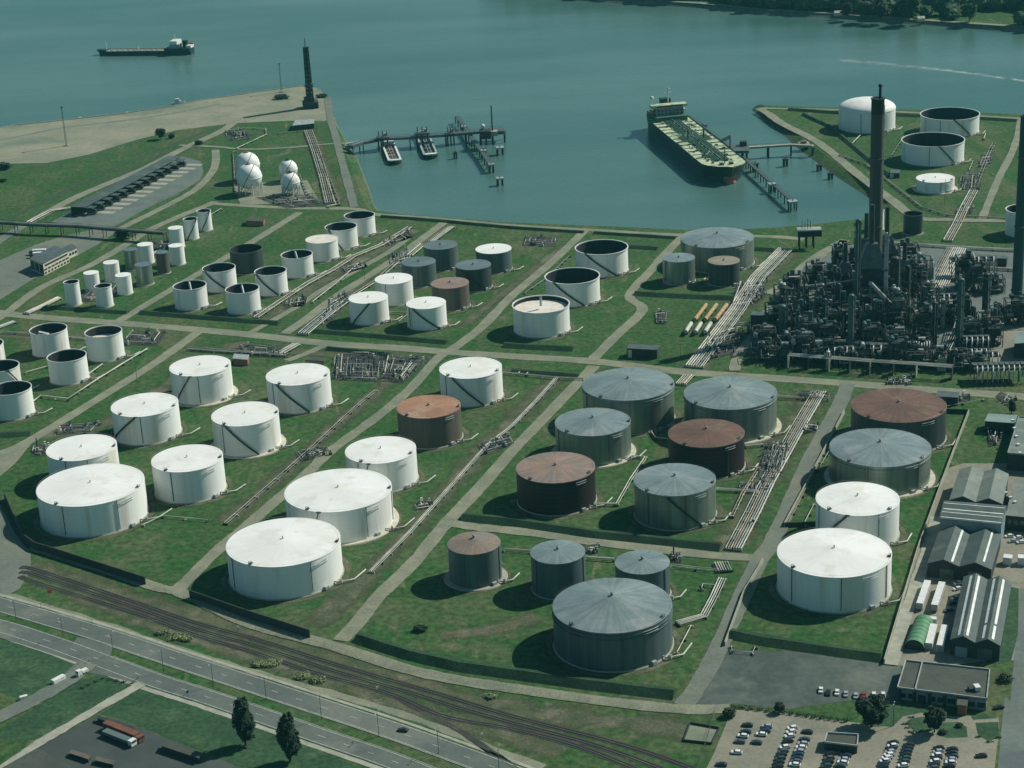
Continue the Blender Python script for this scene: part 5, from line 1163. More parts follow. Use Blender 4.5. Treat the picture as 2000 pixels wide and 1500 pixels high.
MAN = [
 ([(655, 692), (745, 694), (742, 745), (650, 742)], 'left half of the busy pipe manifold right of a white tank', 26, 22, 2.6, 4),
 ([(748, 694), (838, 700), (790, 748), (744, 746)], 'right half of the busy pipe manifold, with long slanting pipes', 26, 20, 2.6, 4),
 ([(262, 646), (325, 650), (308, 676), (238, 674)], 'pipe manifold behind the left edge tanks', 14, 8, 1.8, 0),
 ([(470, 672), (555, 680), (545, 700), (455, 695)], 'pipe manifold at the road left of a small red walled shed', 12, 8, 2.2, 2),
 ([(575, 883), (640, 872), (650, 888), (590, 902)], 'dark valve cluster on the pipe pair between the left compounds', 9, 7, 1.8, 1),
 ([(932, 868), (995, 852), (1005, 868), (945, 888)], 'dark valve cluster on the long pipe track near the maroon tank', 9, 7, 1.8, 1),
 ([(805, 985), (842, 978), (846, 992), (812, 997)], 'small dark valve cluster right of the huge white tanks', 5, 4, 1.6, 0),
 ([(645, 585), (672, 572), (692, 588), (640, 620)], 'dark pump cluster left of the middle white tanks', 9, 7, 2, 1),
 ([(625, 618), (655, 600), (668, 612), (630, 640)], 'valve cluster at the end of the broken pale pipe bundle', 8, 6, 2, 1),
 ([(760, 500), (800, 485), (805, 520), (765, 528)], 'pump cluster left of the slate blue tank', 8, 7, 2.4, 2),
 ([(740, 470), (800, 452), (812, 462), (755, 482)], 'valve cluster on the pipe track near the dock', 8, 6, 1.8, 1),
 ([(560, 588), (600, 578), (596, 598), (555, 602)], 'dark blue pump cluster right of the front open tanks', 6, 5, 2.2, 1),
 ([(665, 527), (712, 512), (720, 522), (672, 536)], 'valve cluster on the long pale pipe track', 6, 5, 1.6, 0),
 ([(1495, 868), (1545, 866), (1530, 930), (1478, 930)], 'pump manifold on the broad white pipe track', 16, 14, 2.6, 4),
 ([(1488, 935), (1520, 935), (1508, 962), (1470, 962)], 'lower valve group on the broad white pipe track', 9, 7, 2.2, 1),
 ([(1462, 1015), (1485, 1018), (1478, 1030), (1458, 1028)], 'small valve group at the lower end of the broad pipe track', 4, 4, 1.6, 0),
 ([(1575, 832), (1600, 835), (1596, 846), (1568, 845)], 'small valve group right of the broad pipe track', 5, 5, 1.8, 1),
 ([(1560, 768), (1625, 770), (1618, 785), (1555, 782)], 'valve group at the top of the broad white pipe track', 8, 6, 2, 1),
 ([(1440, 555), (1500, 550), (1480, 590), (1425, 600)], 'pipe crossing with dark bridges left of the refinery', 12, 10, 3.2, 4),
 ([(1385, 660), (1455, 640), (1440, 690), (1372, 705)], 'valve group on the pipe track by the pump house', 14, 12, 3, 5),
 ([(1460, 585), (1490, 560), (1500, 575), (1470, 600)], 'small valve group near the small dark tank with beige roof', 8, 6, 2.5, 2),
 ([(1878, 340), (1915, 338), (1912, 372), (1872, 370)], 'pump manifold beside the small low tank on the island', 10, 9, 2.2, 3),
 ([(1920, 300), (1942, 296), (1935, 325), (1908, 328)], 'pipe frames in the middle of the island', 6, 8, 1.8, 0),
 ([(1870, 405), (1905, 405), (1898, 418), (1862, 418)], 'pipe junction where the island road begins', 5, 6, 1.8, 0),
 ([(1265, 835), (1285, 835), (1282, 848), (1262, 850)], 'small valve group beside the left twin grey tank', 4, 4, 1.6, 1),
 ([(1445, 945), (1475, 948), (1468, 962), (1440, 960)], 'small valve group between the grey tank and the broad pipe track', 4, 4, 1.6, 1),
 ([(1150, 1068), (1170, 1068), (1165, 1082), (1142, 1082)], 'valve group between the small grey tanks', 5, 4, 1.8, 1),
 ([(1312, 1085), (1335, 1086), (1330, 1100), (1310, 1098)], 'valve group right of the small half hidden grey tank', 4, 4, 1.8, 1),
 ([(460, 262), (480, 258), (486, 272), (452, 276)], 'dark loading arms group north of the spheres', 6, 5, 3, 3),
 ([(440, 258), (470, 254), (500, 266), (440, 268)], 'dark pump pit on the round lawn north of the spheres', 6, 5, 2, 1),
 ([(500, 386), (600, 380), (640, 400), (560, 408)], 'dark pump row in front of the spheres', 14, 9, 2, 2),
 ([(1025, 462), (1090, 462), (1085, 482), (1020, 480)], 'pile of rubble and parts on the grass behind the dark tank group', 8, 8, 1.2, 0),
 ([(1275, 612), (1305, 608), (1300, 632), (1280, 632)], 'heap of parts at the road bend left of the lying cylinders', 6, 6, 1.4, 0),
 ([(1735, 742), (1765, 740), (1762, 752), (1730, 752)], 'small green and white pipe frames on the grass above the brown tank', 5, 4, 2.4, 1),
 ([(1765, 738), (1780, 736), (1780, 752), (1758, 752)], 'second small green and white pipe frame above the brown tank', 5, 4, 2.6, 1),
 ([(1878, 770), (1895, 771), (1893, 785), (1874, 784)], 'small pale equipment group beside the corner shed', 4, 3, 2, 1),
 ([(68, 868), (98, 868), (92, 890), (60, 892)], 'pipe manifold left of the half hidden white tank', 8, 8, 1.4, 1),
 ([(118, 830), (200, 826), (180, 846), (110, 850)], 'sparse pipe rows on worn ground above the leftmost white tanks', 9, 5, .9, 0),
 ([(262, 500), (290, 470), (340, 470), (300, 520)], 'pipes between the slim tanks', 9, 9, 2.2, 4),
 ([(150, 590), (185, 560), (240, 560), (215, 590)], 'pipes between the slim tanks at their lower left end', 9, 9, 1.8, 2),
 ([(1943, 775), (1975, 800), (1985, 780), (1955, 765)], 'small equipment group at the road at the far right', 3, 3, 2, 1),
 ([(1925, 838), (1960, 838), (1952, 870), (1930, 870)], 'pale valves and silver vessel between the flat building and the warehouse', 5, 5, 3, 3),
]
for i, a in enumerate(MAN): manifold(a[0], a[1], a[2], a[3], a[4], 30 + i, tall=a[5])

# ------------------------------------------------------------------ refinery units
def column_tower(base, top_y, w_px, label, m='teal', platforms=4, taper=1.0, cap=True, cat='column', name='process_column'):
    X, Y = G(*base); h = height_for(base, top_y); D = math.hypot(Y, CAM_H); r = w_px / 2 * D / CAM_F
    t = thing(name, label, cat, (X, Y, 0), 0, 'process columns of the refinery')
    MB().cyl(0, 0, 0, 2.2, r * 1.25, r, 20).build('skirt', 'concrete', t)
    g = MB(); g.cyl(0, 0, 2.2, h, r, r * taper, 24, caps=False)
    if cap: g.sphere((0, 0, h), r * taper, 24, 8, .5)
    g.build('shell', m, t)
    for k in range(platforms):
        z = h * (k + 1) / (platforms + .3); a0 = random.uniform(0, 6)
        g = MB(); n = 14; P = [(a0 + 3.6 * j / n) for j in range(n + 1)]
        for a, b in zip(P[:-1], P[1:]):
            v = [(rr * math.cos(q), rr * math.sin(q), zz) for zz in (z, z + .2) for q in (a, b) for rr in (r * .95, r + 1.1)]
            g.add(v, [(4, 5, 7, 6), (0, 2, 3, 1), (1, 3, 7, 5)])
            g.add([((r + 1.1) * math.cos(q), (r + 1.1) * math.sin(q), zz) for zz in (z + .2, z + 1.2) for q in (a, b)], [(0, 1, 3, 2)])
        g.build('platform', 'steel_mid', t)
    for a in (random.uniform(-2.5, -.6),):
        x, y = (r + .35) * math.cos(a), (r + .35) * math.sin(a); g = MB(); g.tube([(x, y, 2), (x, y, h * .96), (x * .3, y * .3, h + r * .6)], .25, 6); g.build('riser_pipe', 'steel_pale', t)
        x, y = (r + .5) * math.cos(a + .7), (r + .5) * math.sin(a + .7)
        g = MB(); g.beam((x, y, 1), (x, y, h), .35); g.build('ladder', 'steel_mid', t)
    return t
# tall stack
def stack():
    base = (1706, 612); X, Y = G(*base); h = height_for(base, 173)
    t = thing('refinery_stack', 'tallest dark brick coloured stack rising from the refinery units', 'chimney', (X, Y, 0), 0)
    D = math.hypot(Y, CAM_H); r = 12.0 * D / CAM_F
    M['stack_mat'] = mat('stack_mat', (.10, .10, .085), (.065, .07, .066), .25, .8, stretch=(1, 1, .05), rings=.15)
    MB().cyl(0, 0, 0, h * .955, r * 1.06, r, 32, caps=False).build('shaft', 'stack_mat', t)
    MB().cyl(0, 0, h * .955 - 9, h * .955, r * 1.02, r * 1.02, 32, caps=False).build('dark_band', 'black', t)
    g = MB(); g.ring(0, 0, h * .955, h * .955 + .8, r * .8, r * 1.12, 32); g.build('top_ring', 'steel_dark', t)
    MB().cyl(0, 0, h * .95, h * .957, r * .8, r * .8, 20).build('flue', 'black', t)
    g = MB(); g.cyl(1.2, -.5, h * .95, h + 1, .95, .8, 10); g.sphere((1.2, -.5, h + 1.8), 1.3, 10, 6); g.build('pilot_mast', 'black', t)
    g = MB(); g.tube([(r * 1.04, -1, 10), (r, -1, h * .93)], .3, 6); g.build('ladder', 'steel_pale', t)
    for z in (h * .4, h * .7): MB().ring(0, 0, z, z + .3, r, r + .8, 28).build('platform', 'steel_mid', t)
stack()
def tower_right():
    base = (1984, 612); X, Y = G(*base); h = height_for(base, 228)
    t = thing('refinery_stack', 'teal steel stack at the right edge with pale ladder line', 'chimney', (X, Y, 0), 0)
    D = math.hypot(Y, CAM_H); r = 9.5 * D / CAM_F
    M['teal_stack'] = mat('teal_stack', (.035, .085, .085), (.025, .06, .062), .2, .6, stretch=VST, rings=.2)
    MB().cyl(0, 0, 0, h, r * 1.1, r * .93, 28, caps=False).build('shaft', 'teal_stack', t)
    MB().ring(0, 0, h, h + .8, r * .7, r * 1.0, 28).build('top_ring', 'steel_dark', t)
    MB().tube([(r * .9, -r * .6, 6), (r * .78, -r * .55, h)], .35, 6).build('ladder', 'steel_pale', t)
    for z in (h * .12, h * .45, h * .8): MB().ring(0, 0, z, z + .4, r * .95, r + .9, 28).build('platform', 'steel_mid', t)
tower_right()
COLS = [((1661, 698), 577, 12, 'tall teal column with platforms at the front left of the refinery', 'teal', 7),
 ((1824, 678), 592, 11, 'dark teal column, left of a pair in the right half of the refinery', 'teal_dark', 4),
 ((1872, 688), 546, 13, 'tall bright teal column in the right half of the refinery', 'teal', 6),
 ((1922, 655), 536, 13, 'dark column at the right end of the refinery beside a steel frame', 'teal_dark', 5),
 ((1528, 668), 598, 15, 'thick teal column at the left end of the refinery', 'teal', 4),
 ((1673, 640), 430, 11, 'very tall slim teal column left of the brick stack', 'teal', 6),
 ((1727, 640), 455, 6, 'very slim pale column right of the brick stack', 'steel_pale', 3),
 ((1745, 630), 505, 18, 'thick black column right of the brick stack', 'teal_dark', 4),
 ((1770, 622), 520, 9, 'slim black column behind the big diagonal duct', 'teal_dark', 4),
 ((1610, 672), 585, 10, 'slim dark column left of the tall front column', 'teal_dark', 4),
 ((1585, 660), 590, 8, 'slim column between the left frames', 'teal', 3),
 ((1800, 650), 560, 10, 'dark column behind the pair in the right half', 'teal_dark', 3),
 ((1636, 640), 555, 10, 'dark column in front of the furnace boxes', 'teal_dark', 4),
 ((1700, 690), 640, 9, 'short teal column in the middle of the front units', 'teal', 2),
 ((1773, 662), 600, 8, 'short slim teal column below the duct', 'teal', 2),
 ((1560, 655), 610, 9, 'short dark column beside the thick left column', 'teal_dark', 2),
 ((1617, 721), 687, 8, 'small white vessel standing alone at the front of the refinery', 'white_paint', 1),
 ((1840, 640), 585, 8, 'pale slim column at the dense pale pipe track', 'steel_pale', 2),
 ((1900, 640), 600, 10, 'short dark column left of the right end column', 'teal_dark', 2),
 ((1945, 635), 590, 9, 'short teal column behind the right end frame', 'teal', 2)]
for c in COLS: column_tower(*c)
def steel_frame(w, d, h, levels, label, loc, rz, group, seed, dark=True):
    rnd = random.Random(seed); t = thing('process_unit', label, 'process unit', loc, rz, group)
    g = MB(); nx, ny = 3, 2
    for i in range(nx + 1):
        for j in range(ny + 1):
            g.beam((-w / 2 + w * i / nx, -d / 2 + d * j / ny, 0), (-w / 2 + w * i / nx, -d / 2 + d * j / ny, h), .4)
    for L_ in range(1, levels + 1):
        z = h * L_ / levels
        for j in (0, ny): g.beam((-w / 2, -d / 2 + d * j / ny, z), (w / 2, -d / 2 + d * j / ny, z), .35)
        for i in (0, nx): g.beam((-w / 2 + w * i / nx, -d / 2, z), (-w / 2 + w * i / nx, d / 2, z), .35)
        g.beam((-w / 2, -d / 2, z - h / levels), (-w / 2 + w / nx, -d / 2, z), .25)
    g.build('steelwork', 'steel_dark', t)
    for L_ in range(1, levels + 1):
        z = h * L_ / levels; x0 = rnd.uniform(-w / 2, -w / 6); x1 = rnd.uniform(w / 6, w / 2)
        if L_ < levels or seed % 3 == 0:
            y0 = rnd.choice((-d / 2, -d / 6)); MB().box(((x0 + x1) / 2, y0 + d / 3, z), ((x1 - x0) * .8, d * .62, .2)).build('deck', 'grating', t)
        for y in (-d / 2, d / 2):
          g = MB(); g.beam((x0, y, z + 1.1), (x1, y, z + 1.1), .12)
          g.build('handrail', 'steel_mid' if L_ < levels else 'steel_pale', t)
    for L_ in range(levels + 1):
        z = h * L_ / levels + .4
        for k in range(3):
            x = rnd.uniform(-w * .38, w * .38); y = rnd.uniform(-d * .35, d * .35); m = rnd.choice(('steel_dark', 'teal', 'teal_dark', 'teal', 'steel_mid', 'pipe_grey', 'steel_pale'))
            if rnd.random() < .5:
                r = rnd.uniform(.8, 1.5); l = rnd.uniform(3, 6); a = rnd.choice((0, 1.57)); p = (x - math.cos(a) * l / 2, y - math.sin(a) * l / 2, z + r); q = (x + math.cos(a) * l / 2, y + math.sin(a) * l / 2, z + r)
                MB().tube([p, q], r, 12).build('drum', m, t)
            else:
                r = rnd.uniform(.7, 1.6); MB().cyl(x, y, z, z + rnd.uniform(2.5, min(6, h / levels * 1.3)), r, r, 12).build('vessel', m, t)
    for k in range(levels if w >= 13 else 1):
        MB().box((rnd.uniform(-w / 4, w / 4), rnd.uniform(-d * .1, d * .1), h * (rnd.randrange(levels) + .5) / levels), (w * rnd.uniform(.3, .6), d * .8, h / levels * .8)).build('cladding', rnd.choice(('steel_dark', 'teal_dark', 'wall_dark', 'steel_mid')), t)
    for k in range(12):
        m = rnd.choice(('pipe_grey', 'steel_mid', 'teal', 'steel_dark', 'steel_pale', 'pipe_white')); a = (rnd.uniform(-w / 2, w / 2), rnd.choice((-d / 2 - .4, d / 2 + .4, rnd.uniform(-d / 2, d / 2))), rnd.uniform(1, h)); z2 = rnd.uniform(1, h * 1.08); x2 = rnd.uniform(-w / 2 - 1, w / 2 + 1)
        MB().tube([a, (a[0], a[1], z2), (x2, a[1], z2), (x2, a[1] + rnd.uniform(-4, 4), z2)], rnd.choice((.15, .22, .35)), 6).build('pipe', m, t)
    return t
FR = []
for v, (w, d, h, l) in enumerate([(13, 10, 22, 4), (12, 11, 30, 5), (14, 9, 16, 3), (12, 10, 26, 5), (15, 10, 9, 2), (11, 10, 34, 5), (14, 12, 20, 3)]):
    FR.append((w, d, h, l))
ROWS = [
 ('front row of low units', (1490, 700), (1905, 722), 12, [4, 4, 2, 4, 4]),
 ('second row from the front', (1495, 682), (1790, 694), 8, [2, 4, 6, 2, 4, 2]),
 ('third row from the front', (1515, 660), (1800, 674), 7, [0, 6, 2, 0, 6, 1]),
 ('fourth row from the front', (1535, 636), (1800, 652), 6, [3, 2, 6, 0, 3, 6]),
 ('fifth row from the front', (1550, 610), (1812, 628), 5, [0, 6, 3, 2, 3, 6]),
 ('sixth row from the front, at the stack foot', (1565, 585), (1800, 604), 5, [2, 0, 6, 3, 5]),
 ('seventh row behind the stack', (1600, 556), (1790, 572), 4, [2, 0, 5, 6, 0]),
 ('back row of the refinery', (1640, 530), (1775, 545), 4, [2, 3, 6, 0]),
 ('right hand group beside the paved apron', (1890, 672), (1930, 672), 2, [2, 6]),
 ('right hand group above the green patch', (1880, 562), (1935, 570), 3, [0, 2, 4]),
 ('right edge group behind the teal stack', (1950, 628), (2010, 632), 3, [4, 2, 4]),
 ('group in front of the pale pipe track', (1845, 632), (1875, 634), 2, [4, 2]),
]
protoF = {}
for (nm, a, b, n, vs_) in ROWS:
    for i in range(n):
        f = i / max(1, n - 1); px, py = a[0] + (b[0] - a[0]) * f + random.uniform(-5, 5), a[1] + (b[1] - a[1]) * f + random.uniform(-3, 3)
        v = vs_[i % len(vs_)]; x, y = G(px, py); rz = R(-4) + random.choice((0, 0, R(90), R(180)))
        w, d, h, l = FR[v]; lab = 'dark %d decked unit, %s from left, %s' % (l, ORD[i], nm)
        key = (v, i % 2)
        if key not in protoF: protoF[key] = steel_frame(w, d, h, l, lab, (x, y, 0), rz, 'process frames of the refinery', 900 + v * 7 + i % 2)
        else:
            c = dup(protoF[key], None, (x, y, 0), rz); tag(c, lab); s = random.uniform(.88, 1.12); c.scale = (1, 1, s)
# furnaces at the stack foot
def furnace(px, w, d, h, label):
    x, y = G(*px); t = thing('process_furnace', label, 'furnace', (x, y, 0), R(-4), 'furnaces of the refinery')
    MB().box((0, 0, h * .42), (w, d, h * .55)).build('firebox', 'steel_dark', t)
    g = MB(); a, b = w / 2, d / 2; z0, z1 = h * .7, h; v = [(-a, -b, z0), (a, -b, z0), (a, b, z0), (-a, b, z0), (-a * .4, -b * .4, z1), (a * .4, -b * .4, z1), (a * .4, b * .4, z1), (-a * .4, b * .4, z1)]
    g.add(v, [(0, 1, 5, 4), (1, 2, 6, 5), (2, 3, 7, 6), (3, 0, 4, 7), (4, 5, 6, 7)]); g.build('hood', 'steel_mid', t)
    for sx in (-1, 1):
        for sy in (-1, 1): MB().beam((sx * a * .9, sy * b * .9, 0), (sx * a * .9, sy * b * .9, h * .2), .7).build('leg', 'steel_dark', t)
    MB().cyl(0, 0, z1, z1 + h * .5, 1.5, 1.3, 14).build('flue', 'steel_dark', t)
    g = MB(); g.box((0, -b - .6, h * .45), (w, 1.2, .2)); g.box((0, -b - 1.15, h * .45 + .6), (w, .08, 1.1)); g.build('walkway', 'steel_mid', t)
furnace((1690, 560), 14, 12, 34, 'dark furnace with tapered hood left of the brick stack')
furnace((1730, 566), 13, 12, 38, 'dark furnace with tapered hood right of the brick stack')
furnace((1650, 585), 12, 10, 26, 'smaller dark furnace at the far left of the stack foot')
furnace((1765, 575), 14, 10, 24, 'smaller dark furnace behind the cladded hall')
furnace((1700, 622), 18, 12, 50, 'dark furnace in front of the brick stack')
def duct(a, za, b, zb, r, label, m='steel_pale'):
    p, q = G3(*a, za), G3(*b, zb); t = thing('flue_duct', label, 'duct', (p[0], p[1], 0)); c = lambda v: (v[0] - p[0], v[1] - p[1], v[2])
    MB().tube([c(p), c(q)], r, 12).build('duct_body', m, t)
    for s in (.1, .9):
        w = lerp(c(p), c(q), s); MB().beam((w[0], w[1], 0), w, .5).build('support', 'steel_dark', t)
duct((1700, 553), 42, (1748, 603), 18, 1.3, 'bright round duct slanting down right in front of the stack')
duct((1572, 560), 14, (1634, 553), 18, .9, 'pale flue duct leading from the left towards the furnaces')
duct((1634, 553), 18, (1690, 545), 26, .9, 'rising pale flue duct ending at the furnaces', 'steel_mid')
duct((1705, 586), 30, (1722, 588), 28, .8, 'curved pale duct head in front of the stack')
duct((1722, 588), 28, (1728, 615), 12, .8, 'pale duct dropping in front of the stack')
# portal platform beside the dock
def platform_rig():
    x, y = G(1580, 483); t = thing('loading_platform', 'tall black legged platform with pale deck near the dock', 'platform', (x, y, 0), R(-3))
    g = MB()
    for i in (-7, -2, 3):
        for j in (-3, 3): g.beam((i, j, 0), (i, j, 13), .7)
    g.build('leg', 'black', t)
    MB().box((0, 0, 13.2), (17, 8, 1.6)).build('deck', 'steel_pale', t); MB().box((0, -4.2, 11), (17, .4, 4)).build('screen', 'black', t)
    for i in (-5, -3, -1, 1): MB().beam((i, 0, 14), (i, 0, 19 + i % 3), .35).build('mast', 'steel_mid', t)
platform_rig()
# air coolers at the bottom right of the refinery
def aircooler(px, w, d, h, label, vents=6):
    x, y = G(*px); t = thing('air_cooler', label, 'air cooler', (x, y, 0), R(-4), 'air coolers of the refinery')
    g = MB(); n = max(2, int(w / 5))
    for i in range(n + 1):
        for j in (-1, 1): g.beam((-w / 2 + w * i / n, j * d / 2, 0), (-w / 2 + w * i / n, j * d / 2, h), .4)
    g.build('steelwork', 'steel_dark', t); MB().box((0, 0, h + .5), (w, d, 1.0)).build('bundle', 'steel_dark', t)
    for i in range(vents):
        X = -w / 2 + w * (i + .5) / vents; MB().cyl(X, 0, h + 1, h + 2.2, d * .16, d * .16, 14).build('fan_ring', 'steel_mid', t)
        MB().tube([(X, -d / 2 - .3, 1), (X, -d / 2 - .3, h + 1.6), (X + .4, -d / 2 + 2.5, h + 2.2)], .35, 6).build('header_pipe', 'white_paint' if i % 2 else 'steel_pale', t)
aircooler((1950, 742), 30, 12, 8, 'dark air cooler bank with white pipe ends at the lower right', 10)
aircooler((1935, 712), 10, 8, 6, 'small ribbed grey cooler behind the air cooler bank', 3)
aircooler((1905, 700), 14, 7, 4, 'low row of yellow white pipe ends left of the ribbed cooler', 5)
aircooler((1792, 694), 14, 8, 7, 'striped white cooler in the front of the refinery', 9)
aircooler((1725, 706), 18, 10, 9, 'grated deck between two pale slanting pipes at the front', 4)
aircooler((1905, 690), 16, 10, 9, 'dark curved cooler frame at the right end', 5)
aircooler((1560, 700), 20, 8, 8, 'long low cooler with pale top at the left front', 5)
aircooler((1640, 708), 18, 8, 8, 'low cooler beside the white standing vessel', 5)
aircooler((1840, 615), 16, 9, 12, 'cooler deck beside the pale pipe track', 5)
aircooler((1900, 540), 30, 9, 12, 'long dark cooler deck under pale horizontal pipes', 6)
pipeline([(1540, 693), (1620, 699), (1700, 705), (1790, 711), (1860, 716)], 5, 5, 'elevated pale pipe rack along the front of the refinery', .4, 7.5, sup=12, name='pipe_rack', cat='pipe rack', group='pipe racks of the refinery')
pipeline([(1570, 660), (1660, 668), (1760, 676)], 4, 4, 'middle pipe rack among the dark frames', .35, 10, 'pipe_grey', sup=12, name='pipe_rack', cat='pipe rack', group='pipe racks of the refinery')
pipeline([(1840, 700), (1870, 640), (1880, 600)], 4, 4, 'pipe rack climbing beside the bright teal column', .35, 8, 'pipe_grey', sup=12, name='pipe_rack', cat='pipe rack', group='pipe racks of the refinery')
pipeline([(1438, 634), (1462, 636)], 3, 4, 'pale pipe bridge crossing the broad pipe track', .6, 5, sup=12, name='pipe_rack', cat='pipe rack', group='pipe racks of the refinery')
# ------------------------------------------------------------------ gas spheres
def sphere_tank(cx, cy, r_px, base_y, label):
    bx, by = G(cx + 3, base_y - 3); D = math.hypot(by, CAM_H); r = r_px * D / CAM_F; z = r * 1.32
    x, y = G(cx, cy, z)
    t = thing('gas_sphere', label, 'gas sphere', (x, y, 0), 0, 'white gas spheres')
    MB().sphere((0, 0, z), r, 36, 20).build('sphere_shell', 'white_shell', t)
    MB().ring(0, 0, z - .25, z + .15, r - .1, r + .35, 36).build('equator_ring', 'white_paint', t)
    for k in range(10):
        a = 2 * math.pi * k / 10; MB().tube([(r * .93 * math.cos(a), r * .93 * math.sin(a), 0), (r * .93 * math.cos(a), r * .93 * math.sin(a), z)], .42, 8).build('leg', 'white_paint', t)
    g = MB()
    for k in range(10):
        a, b = 2 * math.pi * k / 10, 2 * math.pi * (k + 1) / 10; g.beam((r * .93 * math.cos(a), r * .93 * math.sin(a), .5), (r * .93 * math.cos(b), r * .93 * math.sin(b), z * .75), .18); g.beam((r * .93 * math.cos(b), r * .93 * math.sin(b), .5), (r * .93 * math.cos(a), r * .93 * math.sin(a), z * .75), .18)
    g.build('bracing', 'steel_pale', t)
    g = MB(); g.cyl(0, 0, z + r - .2, z + r + .4, 2.2, 2.2, 12); g.cyl(0, 0, z + r + .4, z + r + 1.6, .6, .6, 10); g.build('top_platform', 'brick' if cx < 520 else 'steel_dark', t)
    g = MB(); g.tube([(r * 1.05 * math.cos(-2.4 + .12 * k), r * 1.05 * math.sin(-2.4 + .12 * k), z * 1.9 * k / 12) for k in range(13)], .25, 4); g.build('stairway', 'steel_mid', t)
area('sphere_pad', [(455, 360), (600, 352), (625, 395), (470, 400)], 'road', .045)
sphere_tank(483, 321, 24, 352, 'farther of the two larger white spheres on the left')
sphere_tank(486.5, 345, 24.8, 378, 'nearer of the two larger white spheres on the left')
sphere_tank(562.7, 330, 18, 356, 'farther of the two smaller white spheres on the right')
sphere_tank(567, 355, 18.5, 380, 'nearer of the two smaller white spheres on the right')
# ------------------------------------------------------------------ flare / derrick tower on the point
def lattice(name, base, top_y, w0, w1, label, cat, m='steel_dark', bays=12, th=.5, extra=None):
    X, Y = G(*base); h = height_for(base, top_y); t = thing(name, label, cat, (X, Y, 0), R(8))
    g = MB(); Wd = lambda z: w0 + (w1 - w0) * z / h
    for sx in (-1, 1):
        for sy in (-1, 1): g.beam((sx * w0 / 2, sy * w0 / 2, 0), (sx * w1 / 2, sy * w1 / 2, h), th)
    g.build('leg', m, t); g = MB()
    for k in range(bays):
        z0, z1 = h * k / bays, h * (k + 1) / bays; a, b = Wd(z0) / 2, Wd(z1) / 2
        for (p, q) in (((-1, -1), (1, -1)), ((1, -1), (1, 1)), ((1, 1), (-1, 1)), ((-1, 1), (-1, -1))):
            g.beam((p[0] * a, p[1] * a, z0), (q[0] * b, q[1] * b, z1), th * .6); g.beam((p[0] * b, p[1] * b, z1), (q[0] * b, q[1] * b, z1), th * .6)
            if th > .4: g.beam((q[0] * a, q[1] * a, z0), (p[0] * b, p[1] * b, z1), th * .6)
    g.build('bracing', m, t); return t, h
t, h = lattice('flare_tower', (607, 210), 92, 6.5, 4.2, 'tall dark derrick tower at the tip of the quay point', 'tower', 'teal_dark', 14, .9)
MB().cyl(0, 0, 0, h, 1.5, 1.2, 14).build('flue', 'teal_dark', t)
MB().cyl(-.3, 0, h, h + 9, .6, .35, 10).build('tip', 'steel_mid', t)
MB().box((0, 0, h + .3), (6, 6, .5)).build('platform', 'steel_mid', t)
MB().box((0, 0, h * .36), (9, 8, .5)).build('platform', 'steel_mid', t)
g = MB(); g.box((3, -2, h * .4), (2.5, 2.5, 2.2)); g.build('cabin', 'steel_pale', t)
MB().box((0, 0, 3.2), (15, 14, 6.4)).build('base_house', 'wall_dark', t); MB().box((-1, 0, 8.4), (10, 9, 4)).build('upper_house', 'steel_dark', t)
g = MB(); 
for k in range(4): g.box((-7.7, -5 + k * 3.4, 3.5), (.25, 1.6, 2))
g.build('window', 'glass', t)
for (b, ty, lab) in [((550, 180), 125, 'slim lattice mast on the quay left of the derrick tower'), ((130, 285), 210, 'tall slim light mast standing alone on the far left quay')]:
    t, h = lattice('light_mast', b, ty, 1.4, .6, lab, 'mast', 'steel_mid', 10, .16); MB().box((0, 0, h + .3), (2.4, 2.4, .6)).build('lamp_head', 'steel_dark', t); MB().box((0, 0, .5), (4, 4, 1)).build('footing', 'concrete', t)

# ------------------------------------------------------------------ ships
def hull(L, B, D, z0, bow=.22, stern=.08, m=('ship_hull',), flare=.92, n=28, tumble=0.0):
    """half breadth profile along x (bow at +L/2)"""
    def hb(u, top):   # u 0 stern .. 1 bow
        b = 1.0
        if u > 1 - bow: b = max(0.0, 1 - ((u - (1 - bow)) / bow) ** (2.4 if top else 1.7))
        if u < stern: b = .78 + .22 * math.sin(u / stern * math.pi / 2)
        return b * B / 2 * (1 if top else flare)
    rows = []
    for j, zz in enumerate((z0, z0 + D * .35, z0 + D)):
        top = j == 2; row = []
        for k in range(n + 1):
            u = k / n; sheer = (1.6 * max(0, (u - .85) / .15) ** 2 if top else 0); xx = -L / 2 + L * u + (0 if top else -.02 * L * u)
            row.append((xx, hb(u, top), zz + sheer))
        rows.append(row)
    g = MB()
    for s in (1, -1):
        v = [(x, y * s, z) for r_ in rows for (x, y, z) in r_]; N = n + 1
        f = [(j * N + k, j * N + k + 1, (j + 1) * N + k + 1, (j + 1) * N + k) for j in range(2) for k in range(n)]
        if s > 0: f = [q[::-1] for q in f]
        g.add(v, f, 0)
    a = [r_[0] for r_ in rows]; g.add([(p[0], p[1], p[2]) for p in a] + [(p[0], -p[1], p[2]) for p in a], [(0, 1, 4, 3), (1, 2, 5, 4)])
    deck = [(x, y, z - .9) for x, y, z in rows[2]]; d = MB(); N = n + 1
    d.add([(x, y * .985, z) for x, y, z in deck] + [(x, -y * .985, z) for x, y, z in deck], [(k, N + k, N + k + 1, k + 1) for k in range(n)])
    return g, d
